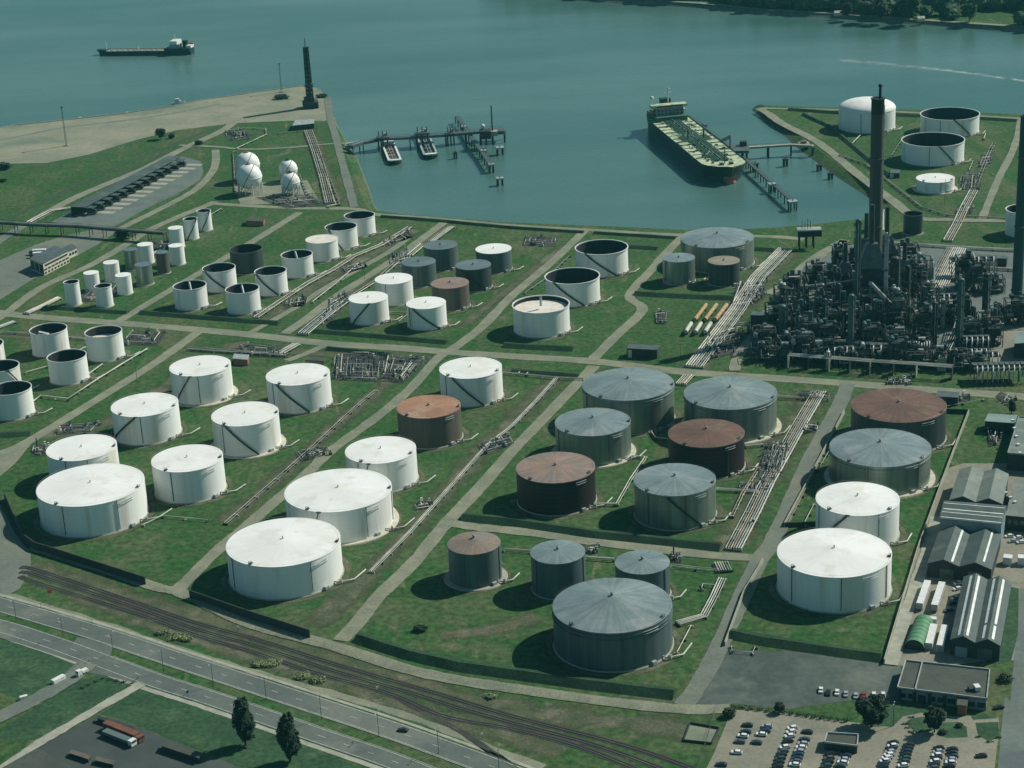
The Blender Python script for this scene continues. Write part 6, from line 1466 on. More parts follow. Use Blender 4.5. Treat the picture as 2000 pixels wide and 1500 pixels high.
def tanker():
    a = (187.5, 1499.0); b = (150.0, 1716.0); L = math.dist(a, b); rz = math.atan2(a[1] - b[1], a[0] - b[0])
    t = thing('oil_tanker', 'large moored oil tanker with pale cluttered deck and dark hull at the right hand jetty', 'ship', ((a[0] + b[0]) / 2, (a[1] + b[1]) / 2, WZ), rz)
    B = 38; D = 15
    g, d = hull(L, B, D, -1.5, .13, .12); g.build('hull', 'ship_hull', t); dk = d.build('deck', 'deck_green', t); zt = D - 1.5 - .9
    g = MB()
    for s in (1, -1):
        P = [(L * .495 - .1 * k * k * .35, s * (1.2 + 1.7 * k), 0) for k in range(0, 5)]
    g.sphere((L * .47, 0, .8), 4.2, 16, 8, .9); g.build('bulbous_bow', 'ship_red', t)
    # bow patch
    gb = MB(); gb.add([(L * .462, -5.4, 1), (L * .476, 0, 1), (L * .462, 5.4, 1), (L * .478, -6.5, 6.5), (L * .498, 0, 6.5), (L * .478, 6.5, 6.5)], [(0, 1, 4, 3), (1, 2, 5, 4)]); gb.build('boot_topping', 'ship_red', t)
    # accommodation at stern
    x = -L * .40
    MB().box((x - 4, 0, zt + 2.2), (34, 29, 4.2)).build('poop_house', 'deck_machinery', t)
    ac = MB().box((x, 0, zt + 7.6), (13, 25, 7)).build('accommodation', 'ship_grey', t)
    for z in (6, 8.6):
        for k in range(7): MB().box((x + 6.6, -10.5 + 3.5 * k, zt + z), (.15, 1.5, 1.1)).build('window', 'glass', ac)
    MB().box((x + 1, 0, zt + 12.3), (9, 33, 2.4)).build('bridge', 'deck_green', t); MB().box((x + 5.6, 0, zt + 12.4), (.2, 24, 1.2)).build('bridge_windows', 'glass', t)
    MB().box((x - 11, 0, zt + 10), (7, 9, 13)).build('funnel', 'ship_hull', t)
    g = MB(); g.tube([(x, 0, zt + 15), (x, 0, zt + 29)], .5, 6); g.beam((x, -4, zt + 24), (x, 4, zt + 24), .3); g.beam((x, -2.5, zt + 27), (x, 2.5, zt + 27), .3); g.build('mast', 'white_paint', t)
    MB().sphere((x - 4, -14, zt + 19), 1.8, 12, 8).build('radar_dome', 'white_paint', t)
    MB().tube([(x - 4, -14, zt + 14), (x - 4, -14, zt + 18)], .4, 6).build('dome_post', 'white_paint', t)
    for s in (1, -1): MB().tube([(x - 6, s * 15, zt + 7), (x + 2, s * 15, zt + 7)], 1.2, 10).build('lifeboat', 'orange' if s < 0 else 'white_paint', t)
    # deck pipes, walkway, manifold, cranes, hatches
    for y in (-6, -4.2, -2.4, 2.4, 4.2, 6): MB().tube([(x + 12, y, zt + 1.2), (L * .36, y, zt + 1.2)], .55, 8).build('deck_pipe', 'deck_machinery', t)
    MB().box((0, 0, zt + 2.0), (L * .70, 1.4, .3)).build('catwalk', 'steel_mid', t)
    for k in range(14): MB().box((x + 18 + k * 10, 0, zt + 1.2), (.5, 2.4, 2.6)).build('catwalk_post', 'deck_machinery', t)
    for k in range(9): MB().tube([(-10 + 2.2 * k, -13, zt + 1.5), (-10 + 2.2 * k, 13, zt + 1.5)], .4, 6).build('manifold_pipe', 'deck_machinery', t)
    rnd = random.Random(5)
    for k in range(90):
        xx = x + 14 + rnd.random() * (L * .72); yy = rnd.uniform(-13.5, 13.5); MB().cyl(xx, yy, zt, zt + rnd.uniform(.9, 1.8), rnd.uniform(.5, 1.3), None, 8).build('hatch', rnd.choice(('deck_machinery', 'steel_mid', 'deck_green', 'steel_dark')), t)
    for k in range(12): MB().box((x + 20 + k * 12, 0, zt + .35), (.8, B * .93, .7)).build('deck_stringer', 'deck_machinery' if k % 2 else 'deck_green', t)
    for s in (1, -1):
        g = MB(); g.tube([(2, s * 7, zt), (2, s * 7, zt + 10)], .8, 8); g.beam((2, s * 7, zt + 10), (18, s * 8.5, zt + 8), .9); g.build('deck_crane', 'deck_machinery', t)
    g = MB(); g.tube([(L * .40, 0, zt), (L * .40, 0, zt + 14)], .5, 6); g.beam((L * .40, -3, zt + 10), (L * .40, 3, zt + 10), .3); g.build('foremast', 'steel_dark', t)
    for s in (1, -1): MB().box((L * .42, s * 4, zt + 1), (4, 3, 2)).build('windlass', 'steel_dark', t)
tanker()
def coaster():
    a = G(190, 100, 0); b = G(376, 98, 0); L = math.dist(a, b); rz = math.atan2(a[1] - b[1], a[0] - b[0])
    t = thing('coastal_tanker', 'small blue hulled tanker sailing on the river at the upper left', 'ship', ((a[0] + b[0]) / 2, (a[1] + b[1]) / 2, WZ), rz)
    g, d = hull(L, 17, 6.0, -.8, .2, .06); g.build('hull', 'ship_blue', t); d.build('deck', 'concrete', t)
    MB().box((-L * .36, 0, 5.6), (L * .26, 16, 3.6)).build('poop', 'ship_blue', t)
    MB().box((L * .44, 0, 5.2), (L * .09, 9, 1.6)).build('forecastle', 'ship_blue', t)
    x = -L * .34
    MB().box((x, 0, 9.6), (12, 14, 5)).build('deckhouse', 'wall_panel', t); br = MB().box((x + 1, 0, 14), (9, 15.5, 4)).build('bridge', 'white_paint', t); MB().box((x + 5.6, 0, 14.3), (.2, 13, 1.4)).build('window', 'glass', br)
    MB().box((x - 11, 0, 11.5), (5.5, 5, 8)).build('funnel', 'teal_dark', t); MB().box((x - 16, 0, 8.8), (6, 10, 3)).build('lifeboat_deck', 'white_paint', t); MB().tube([(x - 19, -5, 10.8), (x - 14, -5, 11.4)], 1.1, 8).build('lifeboat', 'orange', t)
    MB().tube([(x + 1, 0, 16), (x + 1, 0, 23)], .35, 6).build('mast', 'white_paint', t)
    MB().tube([(L * .40, 0, 5), (L * .40, 0, 16)], .35, 6).build('foremast', 'white_paint', t)
    g = MB(); g.tube([(L * .06, 0, 5), (L * .06, 0, 11)], .5, 6); g.beam((L * .06, 0, 11), (L * .01, 3, 8), .4); g.build('deck_crane', 'white_paint', t)
    for y in (-3, -1.2, 1.2, 3): MB().tube([(-L * .2, y, 5.2), (L * .36, y, 5.2)], .35, 6).build('deck_pipe', 'concrete_pale', t)
    for k in range(9): MB().box((-L * .17 + k * L * .06, 4, 5.0), (2, 2.4, .9)).build('hatch', 'deck_green', t)
    g = MB()
    for s in (1, -1): g.beam((-L * .2, s * 7.6, 5.6), (L * .38, s * 6.6, 5.6), .15)
    g.build('handrail', 'white_paint', t)
coaster()
def barge(a, b, B, label, m, pale=True):
    a = G(*a, -2); b = G(*b, -2); L = math.dist(a, b); rz = math.atan2(a[1] - b[1], a[0] - b[0])
    t = thing('tank_barge', label, 'barge', ((a[0] + b[0]) / 2, (a[1] + b[1]) / 2, WZ), rz, 'barges moored under the jetty')
    g, d = hull(L, B, 3.2, -.6, .10, .08); g.build('hull', 'ship_hull', t); d.build('deck', m, t)
    for s in (1, -1): MB().box((0, s * B * .40, 2.7), (L * .82, B * .13, 1.4)).build('side_deck', 'white_paint' if pale else 'steel_pale', t)
    MB().box((L * .40, 0, 2.9), (L * .05, B * .7, 1.4)).build('bow_house', 'white_paint', t)
    for k in range(5): MB().box((-L * .30 + k * L * .15, 0, 2.5), (L * .09, B * .36, 1.2)).build('hatch', 'brick' if (pale and k % 2) else 'steel_mid', t)
    for y in (-1.2, 1.2): MB().tube([(-L * .35, y, 3.4), (L * .38, y, 3.4)], .25, 6).build('deck_pipe', 'steel_pale', t)
    MB().box((-L * .42, 0, 4), (L * .10, B * .75, 3.6)).build('wheelhouse', 'white_paint', t)
barge((773, 319), (757, 280), 13, 'white edged barge moored left under the jetty', 'concrete', True)
barge((843, 308), (824, 262), 14, 'darker barge moored right under the jetty', 'steel_mid', False)
# small yachts along the quay
for i, (x, y, w, lab) in enumerate([(345, 202, 26, 'white motor yacht with upper deck moored at the outer quay'), (568, 176, 14, 'white boat pair moored just left of the derrick tower'), (515, 184, 9, 'tiny white boat at the quay, midway to the yacht'), (152, 235, 12, 'slim dark boat with white deck moored at the far left quay'), (200, 231, 9, 'tiny white boat on the quay edge right of the dark slim boat'), (243, 225, 8, 'tiny white boat nearest the yacht on its left')]):
    a = G(x - w / 2, y + 1, 0); b = G(x + w / 2, y - 1, 0); L = math.dist(a, b)
    t = thing('moored_boat', lab, 'boat', ((a[0] + b[0]) / 2, (a[1] + b[1]) / 2 + 15, WZ), math.atan2(b[1] - a[1], b[0] - a[0]), 'small boats along the outer quay')
    g, d = hull(L, L * .28, 2.6, -.3, .35, .08, n=12); g.build('hull', 'white_paint' if i != 3 else 'ship_blue', t); d.build('deck', 'white_paint', t)
    MB().box((-L * .1, 0, 3), (L * .45, L * .2, 2)).build('cabin', 'white_paint', t)
    if i == 0: MB().box((-L * .12, 0, 5), (L * .3, L * .18, 1.8)).build('upper_cabin', 'white_paint', t)
# ------------------------------------------------------------------ jetties
def piled_deck(name, px, w, z, label, cat, m='steel_dark', pile=16, th=1.0, group=None, pr=.5, rail=True):
    L_ = wp(px, z); cx, cy = L_[0]; L_ = [(p[0] - cx, p[1] - cy) for p in L_]
    t = thing(name, label, cat, (cx, cy, 0), 0, group)
    g = MB(); n = len(L_); A = offset_line(L_, w / 2); B = offset_line(L_, -w / 2)
    v = [(p[0], p[1], zz) for zz in (z, z - th) for Ln in (A, B) for p in Ln]
    f = []
    for i in range(n - 1):
        f += [(n + i, n + i + 1, i + 1, i), (2 * n + i, 2 * n + i + 1, 3 * n + i + 1, 3 * n + i), (i, i + 1, 2 * n + i + 1, 2 * n + i), (n + i + 1, n + i, 3 * n + i, 3 * n + i + 1)]
    f += [(0, n, 3 * n, 2 * n)[::-1], (n - 1, 2 * n - 1, 4 * n - 1, 3 * n - 1)]
    g.add(v, f); g.build('deck', m, t)
    P = resample(L_, pile)
    for k, p in enumerate(P[:90]):
        a = P[max(0, k - 1)]; b = P[min(len(P) - 1, k + 1)]; l = math.dist(a, b) or 1; nx, ny = -(b[1] - a[1]) / l, (b[0] - a[0]) / l
        for s in (1, -1): MB().cyl(p[0] + nx * w * .4 * s, p[1] + ny * w * .4 * s, WZ - 1, z - th + .05, pr, pr, 8).build('pile', 'steel_dark', t)
    if rail:
        g = MB()
        for Ln in (A, B):
            for a, b in zip(Ln[:-1], Ln[1:]): g.beam((a[0], a[1], z + 1.1), (b[0], b[1], z + 1.1), .18)
        g.build('handrail', m if m != 'concrete' else 'steel_mid', t)
    return t
J = 'jetties and dolphins in the dock'
piled_deck('jetty', [(684, 284), (705, 277), (745, 269), (800, 266), (870, 261), (948, 254)], 7, 6, 'long dark jetty reaching out from the quay with two barges', 'jetty', 'steel_mid', 18, 2.2, J)
piled_deck('jetty_platform', [(938, 254), (985, 252)], 16, 7, 'jetty head carrying a slim mast at the end of the long jetty', 'jetty', 'steel_mid', 8, 3, J, .8)
for (px, lab, s, z) in [((748, 272), 'loading platform on the long jetty above the white edged barge', 12, 8), ((825, 266), 'loading platform on the long jetty above the darker barge', 14, 9), ((880, 262), 'bare pier knot on the long jetty right of both barges', 8, 7)]:
    x, y = G(*px, 6); t = thing('loading_arm_platform', lab, 'platform', (x, y, 0), 0, J); MB().box((0, 0, z), (s, 9, 1.5)).build('deck', 'steel_mid', t)
    for i in (-1, 0, 1):
        g = MB(); g.beam((i * s * .3, 0, z), (i * s * .3, 0, z + 6), .7); g.beam((i * s * .3, 0, z + 6), (i * s * .3 + 1, -5, z + 4), .5); g.build('loading_arm', 'steel_mid', t)
        MB().cyl(i * s * .35, -2, WZ - 1, z - .6, .7, .7, 8).build('pile', 'steel_dark', t)
    MB().box((s * .2, 2, z + 2), (3, 3, 2.6)).build('cabin', 'steel_pale', t)
piled_deck('mooring_walkway', [(892, 226), (912, 252), (918, 262)], 3.6, 3, 'dark mooring walkway angled beyond the long jetty', 'walkway', 'steel_mid', 12, 1, J, .5)
piled_deck('mooring_walkway', [(918, 262), (924, 272), (944, 299), (959, 322)], 3.6, 3, 'dark mooring walkway angled down from the jetty head', 'walkway', 'steel_mid', 12, 1, J, .5)
piled_deck('jetty', [(1410, 290), (1450, 287), (1500, 284), (1545, 281), (1588, 283)], 4.5, 6, 'thin pale jetty bridge linking the tanker berth to the island', 'jetty', 'concrete', 26, 1.6, J, .8)
piled_deck('mooring_walkway', [(1450, 305), (1478, 330), (1510, 358), (1548, 392)], 3, 3, 'long mooring walkway right of the tanker bow', 'walkway', 'steel_mid', 14, 1, J, .5)
piled_deck('mooring_walkway', [(1340, 226), (1368, 244), (1400, 268), (1415, 280)], 3.5, 4, 'mooring walkway running along the tanker right side', 'walkway', 'steel_mid', 14, 1.2, J, .5)
def dolphin(px, s, z, label, m='steel_pale'):
    x, y = G(*px, z); t = thing('mooring_dolphin', label, 'dolphin', (x, y, 0), .2, J)
    MB().box((0, 0, z - .6), (s, s, 1.4)).build('cap', m, t)
    for i in (-1, 1):
        for j in (-1, 1): MB().cyl(i * s * .33, j * s * .33, WZ - 1, z - 1.2, .6, .6, 8).build('pile', 'steel_dark', t)
    g = MB(); g.cyl(0, 0, z, z + 1, .4, .5, 8); g.build('bollard', 'black', t)
for a in [((976, 347), 6, 2.5, 'lone dolphin in open dock water below the jetty'), ((959, 320), 5, 3.6, 'dolphin at the lower end of the walkway from the jetty head'), ((944, 293), 5, 3.6, 'dolphin halfway down the walkway from the jetty head'), ((906, 246), 5, 3.6, 'dolphin on the walkway beyond the jetty'), ((976, 287), 7, 3, 'dolphin right of the jetty head'), ((889, 297), 3, 2, 'small dark dolphin below the bare pier knot', 'steel_dark'), ((1548, 392), 7, 3.6, 'dolphin at the lower end of the walkway by the tanker bow'), ((1508, 358), 6, 3.6, 'dolphin halfway down the walkway by the tanker bow'), ((1534, 310), 4, 2.5, 'small dolphin under the pale jetty bridge', 'steel_dark'), ((1372, 243), 7, 4.5, 'dolphin beside the tanker stern', 'steel_mid'), ((1475, 318), 5, 3, 'dolphin between the jetty bridge and the walkway', 'steel_mid'), ((1600, 322), 4, 1, 'small dark dolphin near the island bank, upper one', 'steel_dark'), ((1622, 338), 4, 1, 'small dark dolphin near the island bank, lower one', 'steel_dark')]: dolphin(*a)
def berth():
    x, y = G(1440, 290, 6); t = thing('berth_platform', 'dark loading berth between the tanker and the pale jetty bridge', 'platform', (x, y, 0), R(-8), J)
    MB().box((0, 0, 6), (20, 26, 2.2)).build('deck', 'steel_mid', t)
    for i in (-8, 0, 8):
        for j in (-11, 0, 11): MB().cyl(i, j, WZ - 1, 5, .9, .9, 8).build('pile', 'steel_dark', t)
    for j in (-8, -3, 2): 
        g = MB(); g.beam((-6, j, 7), (-6, j, 17), .9); g.beam((-6, j, 17), (-14, j, 13), .6); g.build('loading_arm', 'steel_mid', t)
    MB().box((5, 6, 9), (6, 6, 4)).build('cabin', 'steel_dark', t)
berth()
x, y = G(962, 262, 8); t = thing('jetty_mast', 'slim dark mast standing on the jetty head', 'mast', (x, y, 0)); MB().cyl(0, 0, 7, 34, .75, .55, 10).build('pole', 'steel_dark', t); MB().box((0, 0, 9), (9, 7, 4)).build('plinth', 'concrete', t)
x, y = G(948, 262, 8); t = thing('jetty_house', 'dark control house with white dome at the jetty head', 'house', (x, y, 0)); MB().box((0, -3, 9), (10, 12, 7)).build('wall', 'wall_dark', t); MB().sphere((-2, 0, 15.5), 1.9, 12, 8).build('dome', 'white_paint', t); MB().cyl(-2, 0, 12.5, 14.5, .8, .8, 8).build('dome_post', 'steel_mid', t)
for (px, lab) in [((1570, 285), 'small brown control hut where the pale jetty bridge meets the island'), ((684, 288), 'pale concrete abutment where the long jetty leaves the quay')]:
    x, y = G(*px); t = thing('abutment', lab, 'abutment', (x, y, 0)); MB().box((0, 0, 1.2), (9, 9, 3)).build('block', 'concrete', t); MB().box((0, 0, 3.5), (4, 4, 2)).build('hut', 'brick' if px[0] > 1000 else 'concrete', t)
# ------------------------------------------------------------------ loading shed with bays, pipe bridge
def loading():
    A = G(160, 408, 6); B = G(350, 308, 6); L = math.dist(A, B); rz = math.atan2(B[1] - A[1], B[0] - A[0])
    t = thing('loading_shed', 'very long dark lorry loading canopy with open bays at the upper left', 'canopy', (A[0], A[1], 0), rz)
    MB().box((L / 2, 4.0, 7.2), (L, 13, .5)).build('roof', 'roof_sheet', t); MB().box((L / 2, 10, 3.6), (L, .4, 7)).build('back_wall', 'wall_dark', t)
    n = 13
    for k in range(n):
        x = L * (k + .5) / n
        MB().box((x, -4, 5.9), (L / n * .55, 8, .4)).build('bay_roof', 'roof_sheet', t)
        for y in (-7.5, -1, 9): MB().beam((x, y, 0), (x, y, 6.2), .6).build('post', 'steel_dark', t)
        g = MB(); g.box((x, -5, 2.4), (2.4, 8, 3.2)); g.build('loading_rack', 'steel_dark', t)
    for k in range(n):
        x = L * (k + .98) / n; c, s = math.cos(rz), math.sin(rz); cx, cy = A[0] + x * c + 14 * s, A[1] + x * s - 14 * c
        struct(MB().box((cx, cy, .10), (L / n * .5, 15, .08), rz).build('loading_bay_pad', 'concrete'))
loading()
t = piled_deck('pipe_bridge', [(-60, 432), (0, 434), (60, 438), (150, 441), (230, 448), (322, 455)], 5, 7.5, 'long dark pipe bridge on trestle legs at the left', 'pipe bridge', 'steel_dark', 11, 1.0, None, .3)
for o in list(t.children):
    if o.name.startswith('pile'): o.name = 'trestle_leg'
g = MB(); P = [(p[0] - t.location.x, p[1] - t.location.y) for p in wp([(-60, 432), (0, 434), (60, 438), (150, 441), (230, 448), (322, 455)], 7.5)]
for d in (-1.6, -.6, .6, 1.6): MB().tube([(p[0], p[1], 8) for p in offset_line(P, d)], .3, 6).build('pipe', 'pipe_grey', t)
# ------------------------------------------------------------------ trees, bushes, hedges
def leafmesh(ellipsoids, n, size, seed, flat=.6):
    rnd = random.Random(seed); v = []; f = []
    tot = sum(e[3] * e[4] * e[5] for e in ellipsoids)
    for (cx, cy, cz, a, b, c) in ellipsoids:
        m = int(n * a * b * c / tot); hx = rnd.random() * 50
        for _ in range(m):
            while True:
                x, y, z = rnd.uniform(-1, 1), rnd.uniform(-1, 1), rnd.uniform(-1, 1); q = x * x + y * y + z * z
                lim = .80 + .55 * mnoise.noise(Vector((x * 2.2 + hx, y * 2.2, z * 2.2)))
                if q < lim * lim and q > .12: break
            p = Vector((cx + x * a, cy + y * b, cz + z * c)); s = size * rnd.uniform(.6, 1.3)
            nrm = Vector((x / a, y / b, z / c + .2)).normalized() + Vector((rnd.uniform(-.8, .8), rnd.uniform(-.8, .8), rnd.uniform(-.8, .8))); nrm.normalize()
            u = nrm.orthogonal().normalized(); w = nrm.cross(u); an = rnd.random() * 6.3; u, w = u * math.cos(an) + w * math.sin(an), w * math.cos(an) - u * math.sin(an)
            o = len(v); v += [tuple(p - u * s), tuple(p - w * s * flat), tuple(p + u * s), tuple(p + w * s * flat)]; f.append((o, o + 1, o + 2, o + 3))
    g = MB(); g.v = v; g.f = f; g.mi = [0] * len(f); g.sm = [False] * len(f); return g
def tree(name, px, h, r, label, cat='tree', m='leaf', kind='round', n=2600, size=.55, seed=1, group=None, col=None):
    x, y = G(*px); t = thing(name, label, cat, (x, y, 0), 0, group); rnd = random.Random(seed)
    if kind == 'poplar': E_ = [(0, 0, h * .56, r, r, h * .44), (r * .25, 0, h * .35, r * .9, r * .9, h * .24), (-r * .2, .2, h * .75, r * .6, r * .6, h * .24)]
    elif kind == 'round': E_ = [(0, 0, h * .56, r * .85, r * .85, h * .40)] + [(rnd.uniform(-.45, .45) * r, rnd.uniform(-.45, .45) * r, h * rnd.uniform(.4, .8), r * .5, r * .5, h * .22) for _ in range(6)]
    else: E_ = [(0, 0, h * .45, r, r * .8, h * .5)] + [(rnd.uniform(-.6, .6) * r, rnd.uniform(-.4, .4) * r, h * .5, r * .45, r * .45, h * .4) for _ in range(3)]
    cr = leafmesh(E_, n, size, seed)
    for (a_, b_, c_, d_, e_, f_) in (E_ if kind != 'bush' else []): cr.sphere((a_, b_, c_), d_ * .66, 12, 8, f_ / d_)
    cr.build('crown', m, t)
    g = MB(); tr = max(.12, h * .018); g.cyl(0, 0, 0, h * .5, tr * 1.4, tr * .7, 8)
    for k in range(5):
        a = k * 1.26 + rnd.random(); g.tube([(0, 0, h * (.2 + .05 * k)), (math.cos(a) * r * .5, math.sin(a) * r * .5, h * (.45 + .07 * k))], tr * .4, 5)
    g.build('trunk', 'trunk', t)
tree('poplar_tree', (480, 1456), 22, 4.3, 'dark columnar poplar, left of two beside the highway', m='leaf_dark', kind='poplar', n=13000, size=.45, seed=3, group='poplars beside the highway')
tree('poplar_tree', (567, 1488), 22, 4.4, 'dark columnar poplar, right of two beside the highway', m='leaf_dark', kind='poplar', n=13000, size=.45, seed=4, group='poplars beside the highway')
tree('broadleaf_tree', (1703, 1420), 13.5, 7.6, 'large round dark tree between asphalt lot and car park', m='leaf_dark', n=11000, size=.55, seed=5)
tree('broadleaf_tree', (1825, 1430), 12, 5.2, 'round tree on the grass islands in front of the office', m='leaf_dark', n=6500, size=.5, seed=6)
tree('broadleaf_tree', (1523, 1392), 5, 2.6, 'small dark tree on the verge of the asphalt lot', m='leaf_dark', n=1200, size=.4, seed=7)
tree('bush', (1425, 1400), 4.5, 3.2, 'grey green bush at the top left corner of the car park', cat='bush', m='leaf', kind='bush', n=900, size=.4, seed=8)
tree('bush', (822, 1232), 2.6, 3.6, 'dark round bush on the grass left of the huge slate tank', cat='bush', m='leaf', kind='bush', n=1200, size=.4, seed=9)
tree('broadleaf_tree', (315, 272), 11, 6.5, 'dark tree at the edge of the gravel quay', m='leaf_dark', n=1500, size=.8, seed=10)
tree('bush', (335, 270), 5, 3.4, 'small dark bush right of the quay edge tree', cat='bush', m='leaf_dark', kind='bush', n=600, size=.7, seed=11)
tree('bush', (389, 283), 5, 4, 'dark bush at the fork of the upper left roads', cat='bush', m='leaf_dark', kind='bush', n=600, size=.7, seed=12)
tree('bush', (550, 193), 5, 9, 'wide dark bush on the quay near the derrick tower', cat='bush', m='leaf_dark', kind='bush', n=900, size=.8, seed=13)
tree('bush', (240, 466), 8, 7, 'dark bush under the pipe bridge', cat='bush', m='leaf_dark', kind='bush', n=1100, size=.8, seed=14)
tree('bush', (8, 330), 7, 7, 'dark bush cut by the left edge above the meadow', cat='bush', m='leaf_dark', kind='bush', n=800, size=.8, seed=15)
tree('bush', (6, 355), 3, 4, 'small dark bush at the left edge of the meadow', cat='bush', m='leaf_dark', kind='bush', n=500, size=.7, seed=16)
tree('bush', (628, 190), 4, 7, 'yellow green bush patch at the tip of the point', cat='bush', m='lush', kind='bush', n=900, size=.7, seed=17)
tree('conifer_tree', (1976, 808), 9, 2.4, 'small pointed dark conifer above the long low building', m='leaf_dark', kind='poplar', n=900, size=.45, seed=18)
tree('bush', (1962, 1330), 3, 4, 'row of bushes right of the office', cat='bush', m='leaf', kind='bush', n=900, size=.4, seed=19)
tree('bush', (1873, 1420), 1.8, 1.8, 'small dark bush on the middle grass island', cat='bush', m='leaf_dark', kind='bush', n=400, size=.3, seed=20)
tree('bush', (1842, 1433), 1.8, 2.2, 'small dark bush at the left tip of the middle grass island', cat='bush', m='leaf_dark', kind='bush', n=400, size=.3, seed=21)
tree('bush', (1243, 1262), 1.5, 2, 'tiny bush', cat='bush', m='leaf', kind='bush', n=200, size=.3, seed=22) if False else None
for i, (x, y, r) in enumerate([(530, 1298, 5), (505, 1300, 3.5), (590, 1322, 4.5), (622, 1330, 4), (345, 1245, 5.5), (320, 1236, 4), (365, 1250, 3.5), (960, 1362, 3.5)]):
    tree('flowering_bush', (x, y), 2.0, r, '%s pale flowering bush counted from the left on the strip between rails and highway' % ORD[i] if i < 7 else 'pale flowering bush between the rails and the perimeter road', cat='bush', m='leaf_pale', kind='bush', n=700, size=.35, seed=40 + i, group='pale flowering bushes by the railway')
def hedge(px, w, h, label, m='leaf', n=60):
    L_ = resample(wp(px), 3); cx, cy = L_[0]; t = thing('hedge', label, 'hedge', (cx, cy, 0), 0, None)
    E_ = [(p[0] - cx, p[1] - cy, h * .5, 2.0, w / 2, h * .6) for p in L_]; leafmesh(E_, len(E_) * n, .32, len(L_)).build('foliage', m, t)
hedge([(1432, 1382), (1500, 1390), (1560, 1398), (1650, 1410)], 1.8, 1.6, 'low dark hedge between asphalt lot and car park', 'leaf_dark')
hedge([(1780, 1402), (1768, 1415), (1780, 1430)], 1, .8, 'low hedge round the first grass island', 'leaf_dark', 40)
hedge([(1910, 1440), (1932, 1450), (1950, 1442)], 1, .8, 'low hedge round the right grass island', 'leaf_dark', 40)
hedge([(160, 1345), (200, 1326), (255, 1336)], 1.2, 1.0, 'row of small shrubs at the highway corner of the path', 'leaf_dark', 30)
# far forest: reads as one mass, with a few nearer trees one can tell apart
def forest():
    rnd = random.Random(11); g = MB(); V = []; F = []
    def shore_y(x):
        for a, b in zip(fsl[:-1], fsl[1:]):
            if a[0] <= x <= b[0]: return a[1] + (b[1] - a[1]) * (x - a[0]) / (b[0] - a[0])
        return fsl[0][1] if x < fsl[0][0] else fsl[-1][1]
    base = MB(); base.sphere((0, 0, 0), 1, 9, 6); bv, bf = base.v, base.f
    cnt = 0
    while cnt < 2300:
        x = rnd.uniform(-80, 800); d = rnd.random() ** 1.2 * 620; y = shore_y(x) + 26 + d
        px, py = Q(x, y, 0)
        if py < -60 or px > 2120: continue
        if 1795 < px < 2010 and py > 22 and rnd.random() < .93: continue
        if 1330 < px < 1440 and py > 0 and py < 12 and rnd.random() < .6: continue
        s = rnd.uniform(5.5, 11); h = s * rnd.uniform(1.0, 1.5); ph = rnd.random() * 100; o = len(V)
        for p in bv:
            q = Vector(p); k = 1 + .5 * mnoise.noise(q * 1.7 + Vector((ph, 0, 0))); V.append((x + q.x * s * k, y + q.y * s * k, h * .85 + q.z * h * .8 * k))
        for f in bf: F.append(tuple(i + o for i in f))
        for _ in range(26):
            a, b = rnd.uniform(0, 6.28), rnd.uniform(-.2, 1.4); rr = 1.06; p = Vector((x + math.cos(a) * math.cos(b) * s * rr, y + math.sin(a) * math.cos(b) * s * rr, h * .85 + math.sin(b) * h * .85)); o = len(V); z = rnd.uniform(.9, 2.0)
            u = Vector((rnd.uniform(-1, 1), rnd.uniform(-1, 1), rnd.uniform(-1, 1))).normalized() * z; w = u.orthogonal().normalized() * z
            V += [tuple(p - u), tuple(p - w), tuple(p + u), tuple(p + w)]; F.append((o, o + 1, o + 2, o + 3))
        cnt += 1
    g.v = V; g.f = F; g.mi = [0] * len(F); g.sm = [False] * len(F)
    tag(g.build('forest', 'leaf_far'), 'dense wood on the far river bank', 'forest', None, 'stuff')
forest()
for i, (x, y, h, r, lab) in enumerate([(1690, 38, 26, 15, 'large dark clump tree at the water edge on the far bank'), (1722, 40, 22, 12, 'dark tree right of the large clump on the far bank'), (1775, 42, 30, 15, 'broad dark tree nearest the sandy landing on the far bank'), (1655, 34, 18, 9, 'smaller dark tree left of the large clump on the far bank'), (1893, 44, 22, 9, 'single tree standing out on the far green meadow'), (1835, 30, 14, 7, 'small tree at the left of the far green meadow')]):
    tree('riverside_tree', (x, y), h, r, lab, m='leaf_dark' if i < 4 else 'leaf_far', n=900, size=1.9, seed=60 + i, group='trees one can tell apart on the far bank')
for (x, y, lab) in [(1636, 31, 'tiny pale roofed house by the water on the far bank, left'), (1740, 3, 'tiny white farmhouse among trees at the top edge'), (1798, 42, 'sandy landing with small pale hut on the far bank')]:
    X, Y = G(x, y); t = thing('riverside_house', lab, 'house', (X, Y, .5), .1, 'small houses on the far bank'); MB().box((0, 0, 1.8), (8, 5, 3.6)).build('wall', 'wall_cream', t); g = MB(); g.add([(-4.4, -3, 3.5), (4.4, -3, 3.5), (4.4, 3, 3.5), (-4.4, 3, 3.5), (-4.4, 0, 5.6), (4.4, 0, 5.6)], [(0, 1, 5, 4), (2, 3, 4, 5), (1, 2, 5), (3, 0, 4)]); g.build('roof', 'concrete_pale', t)
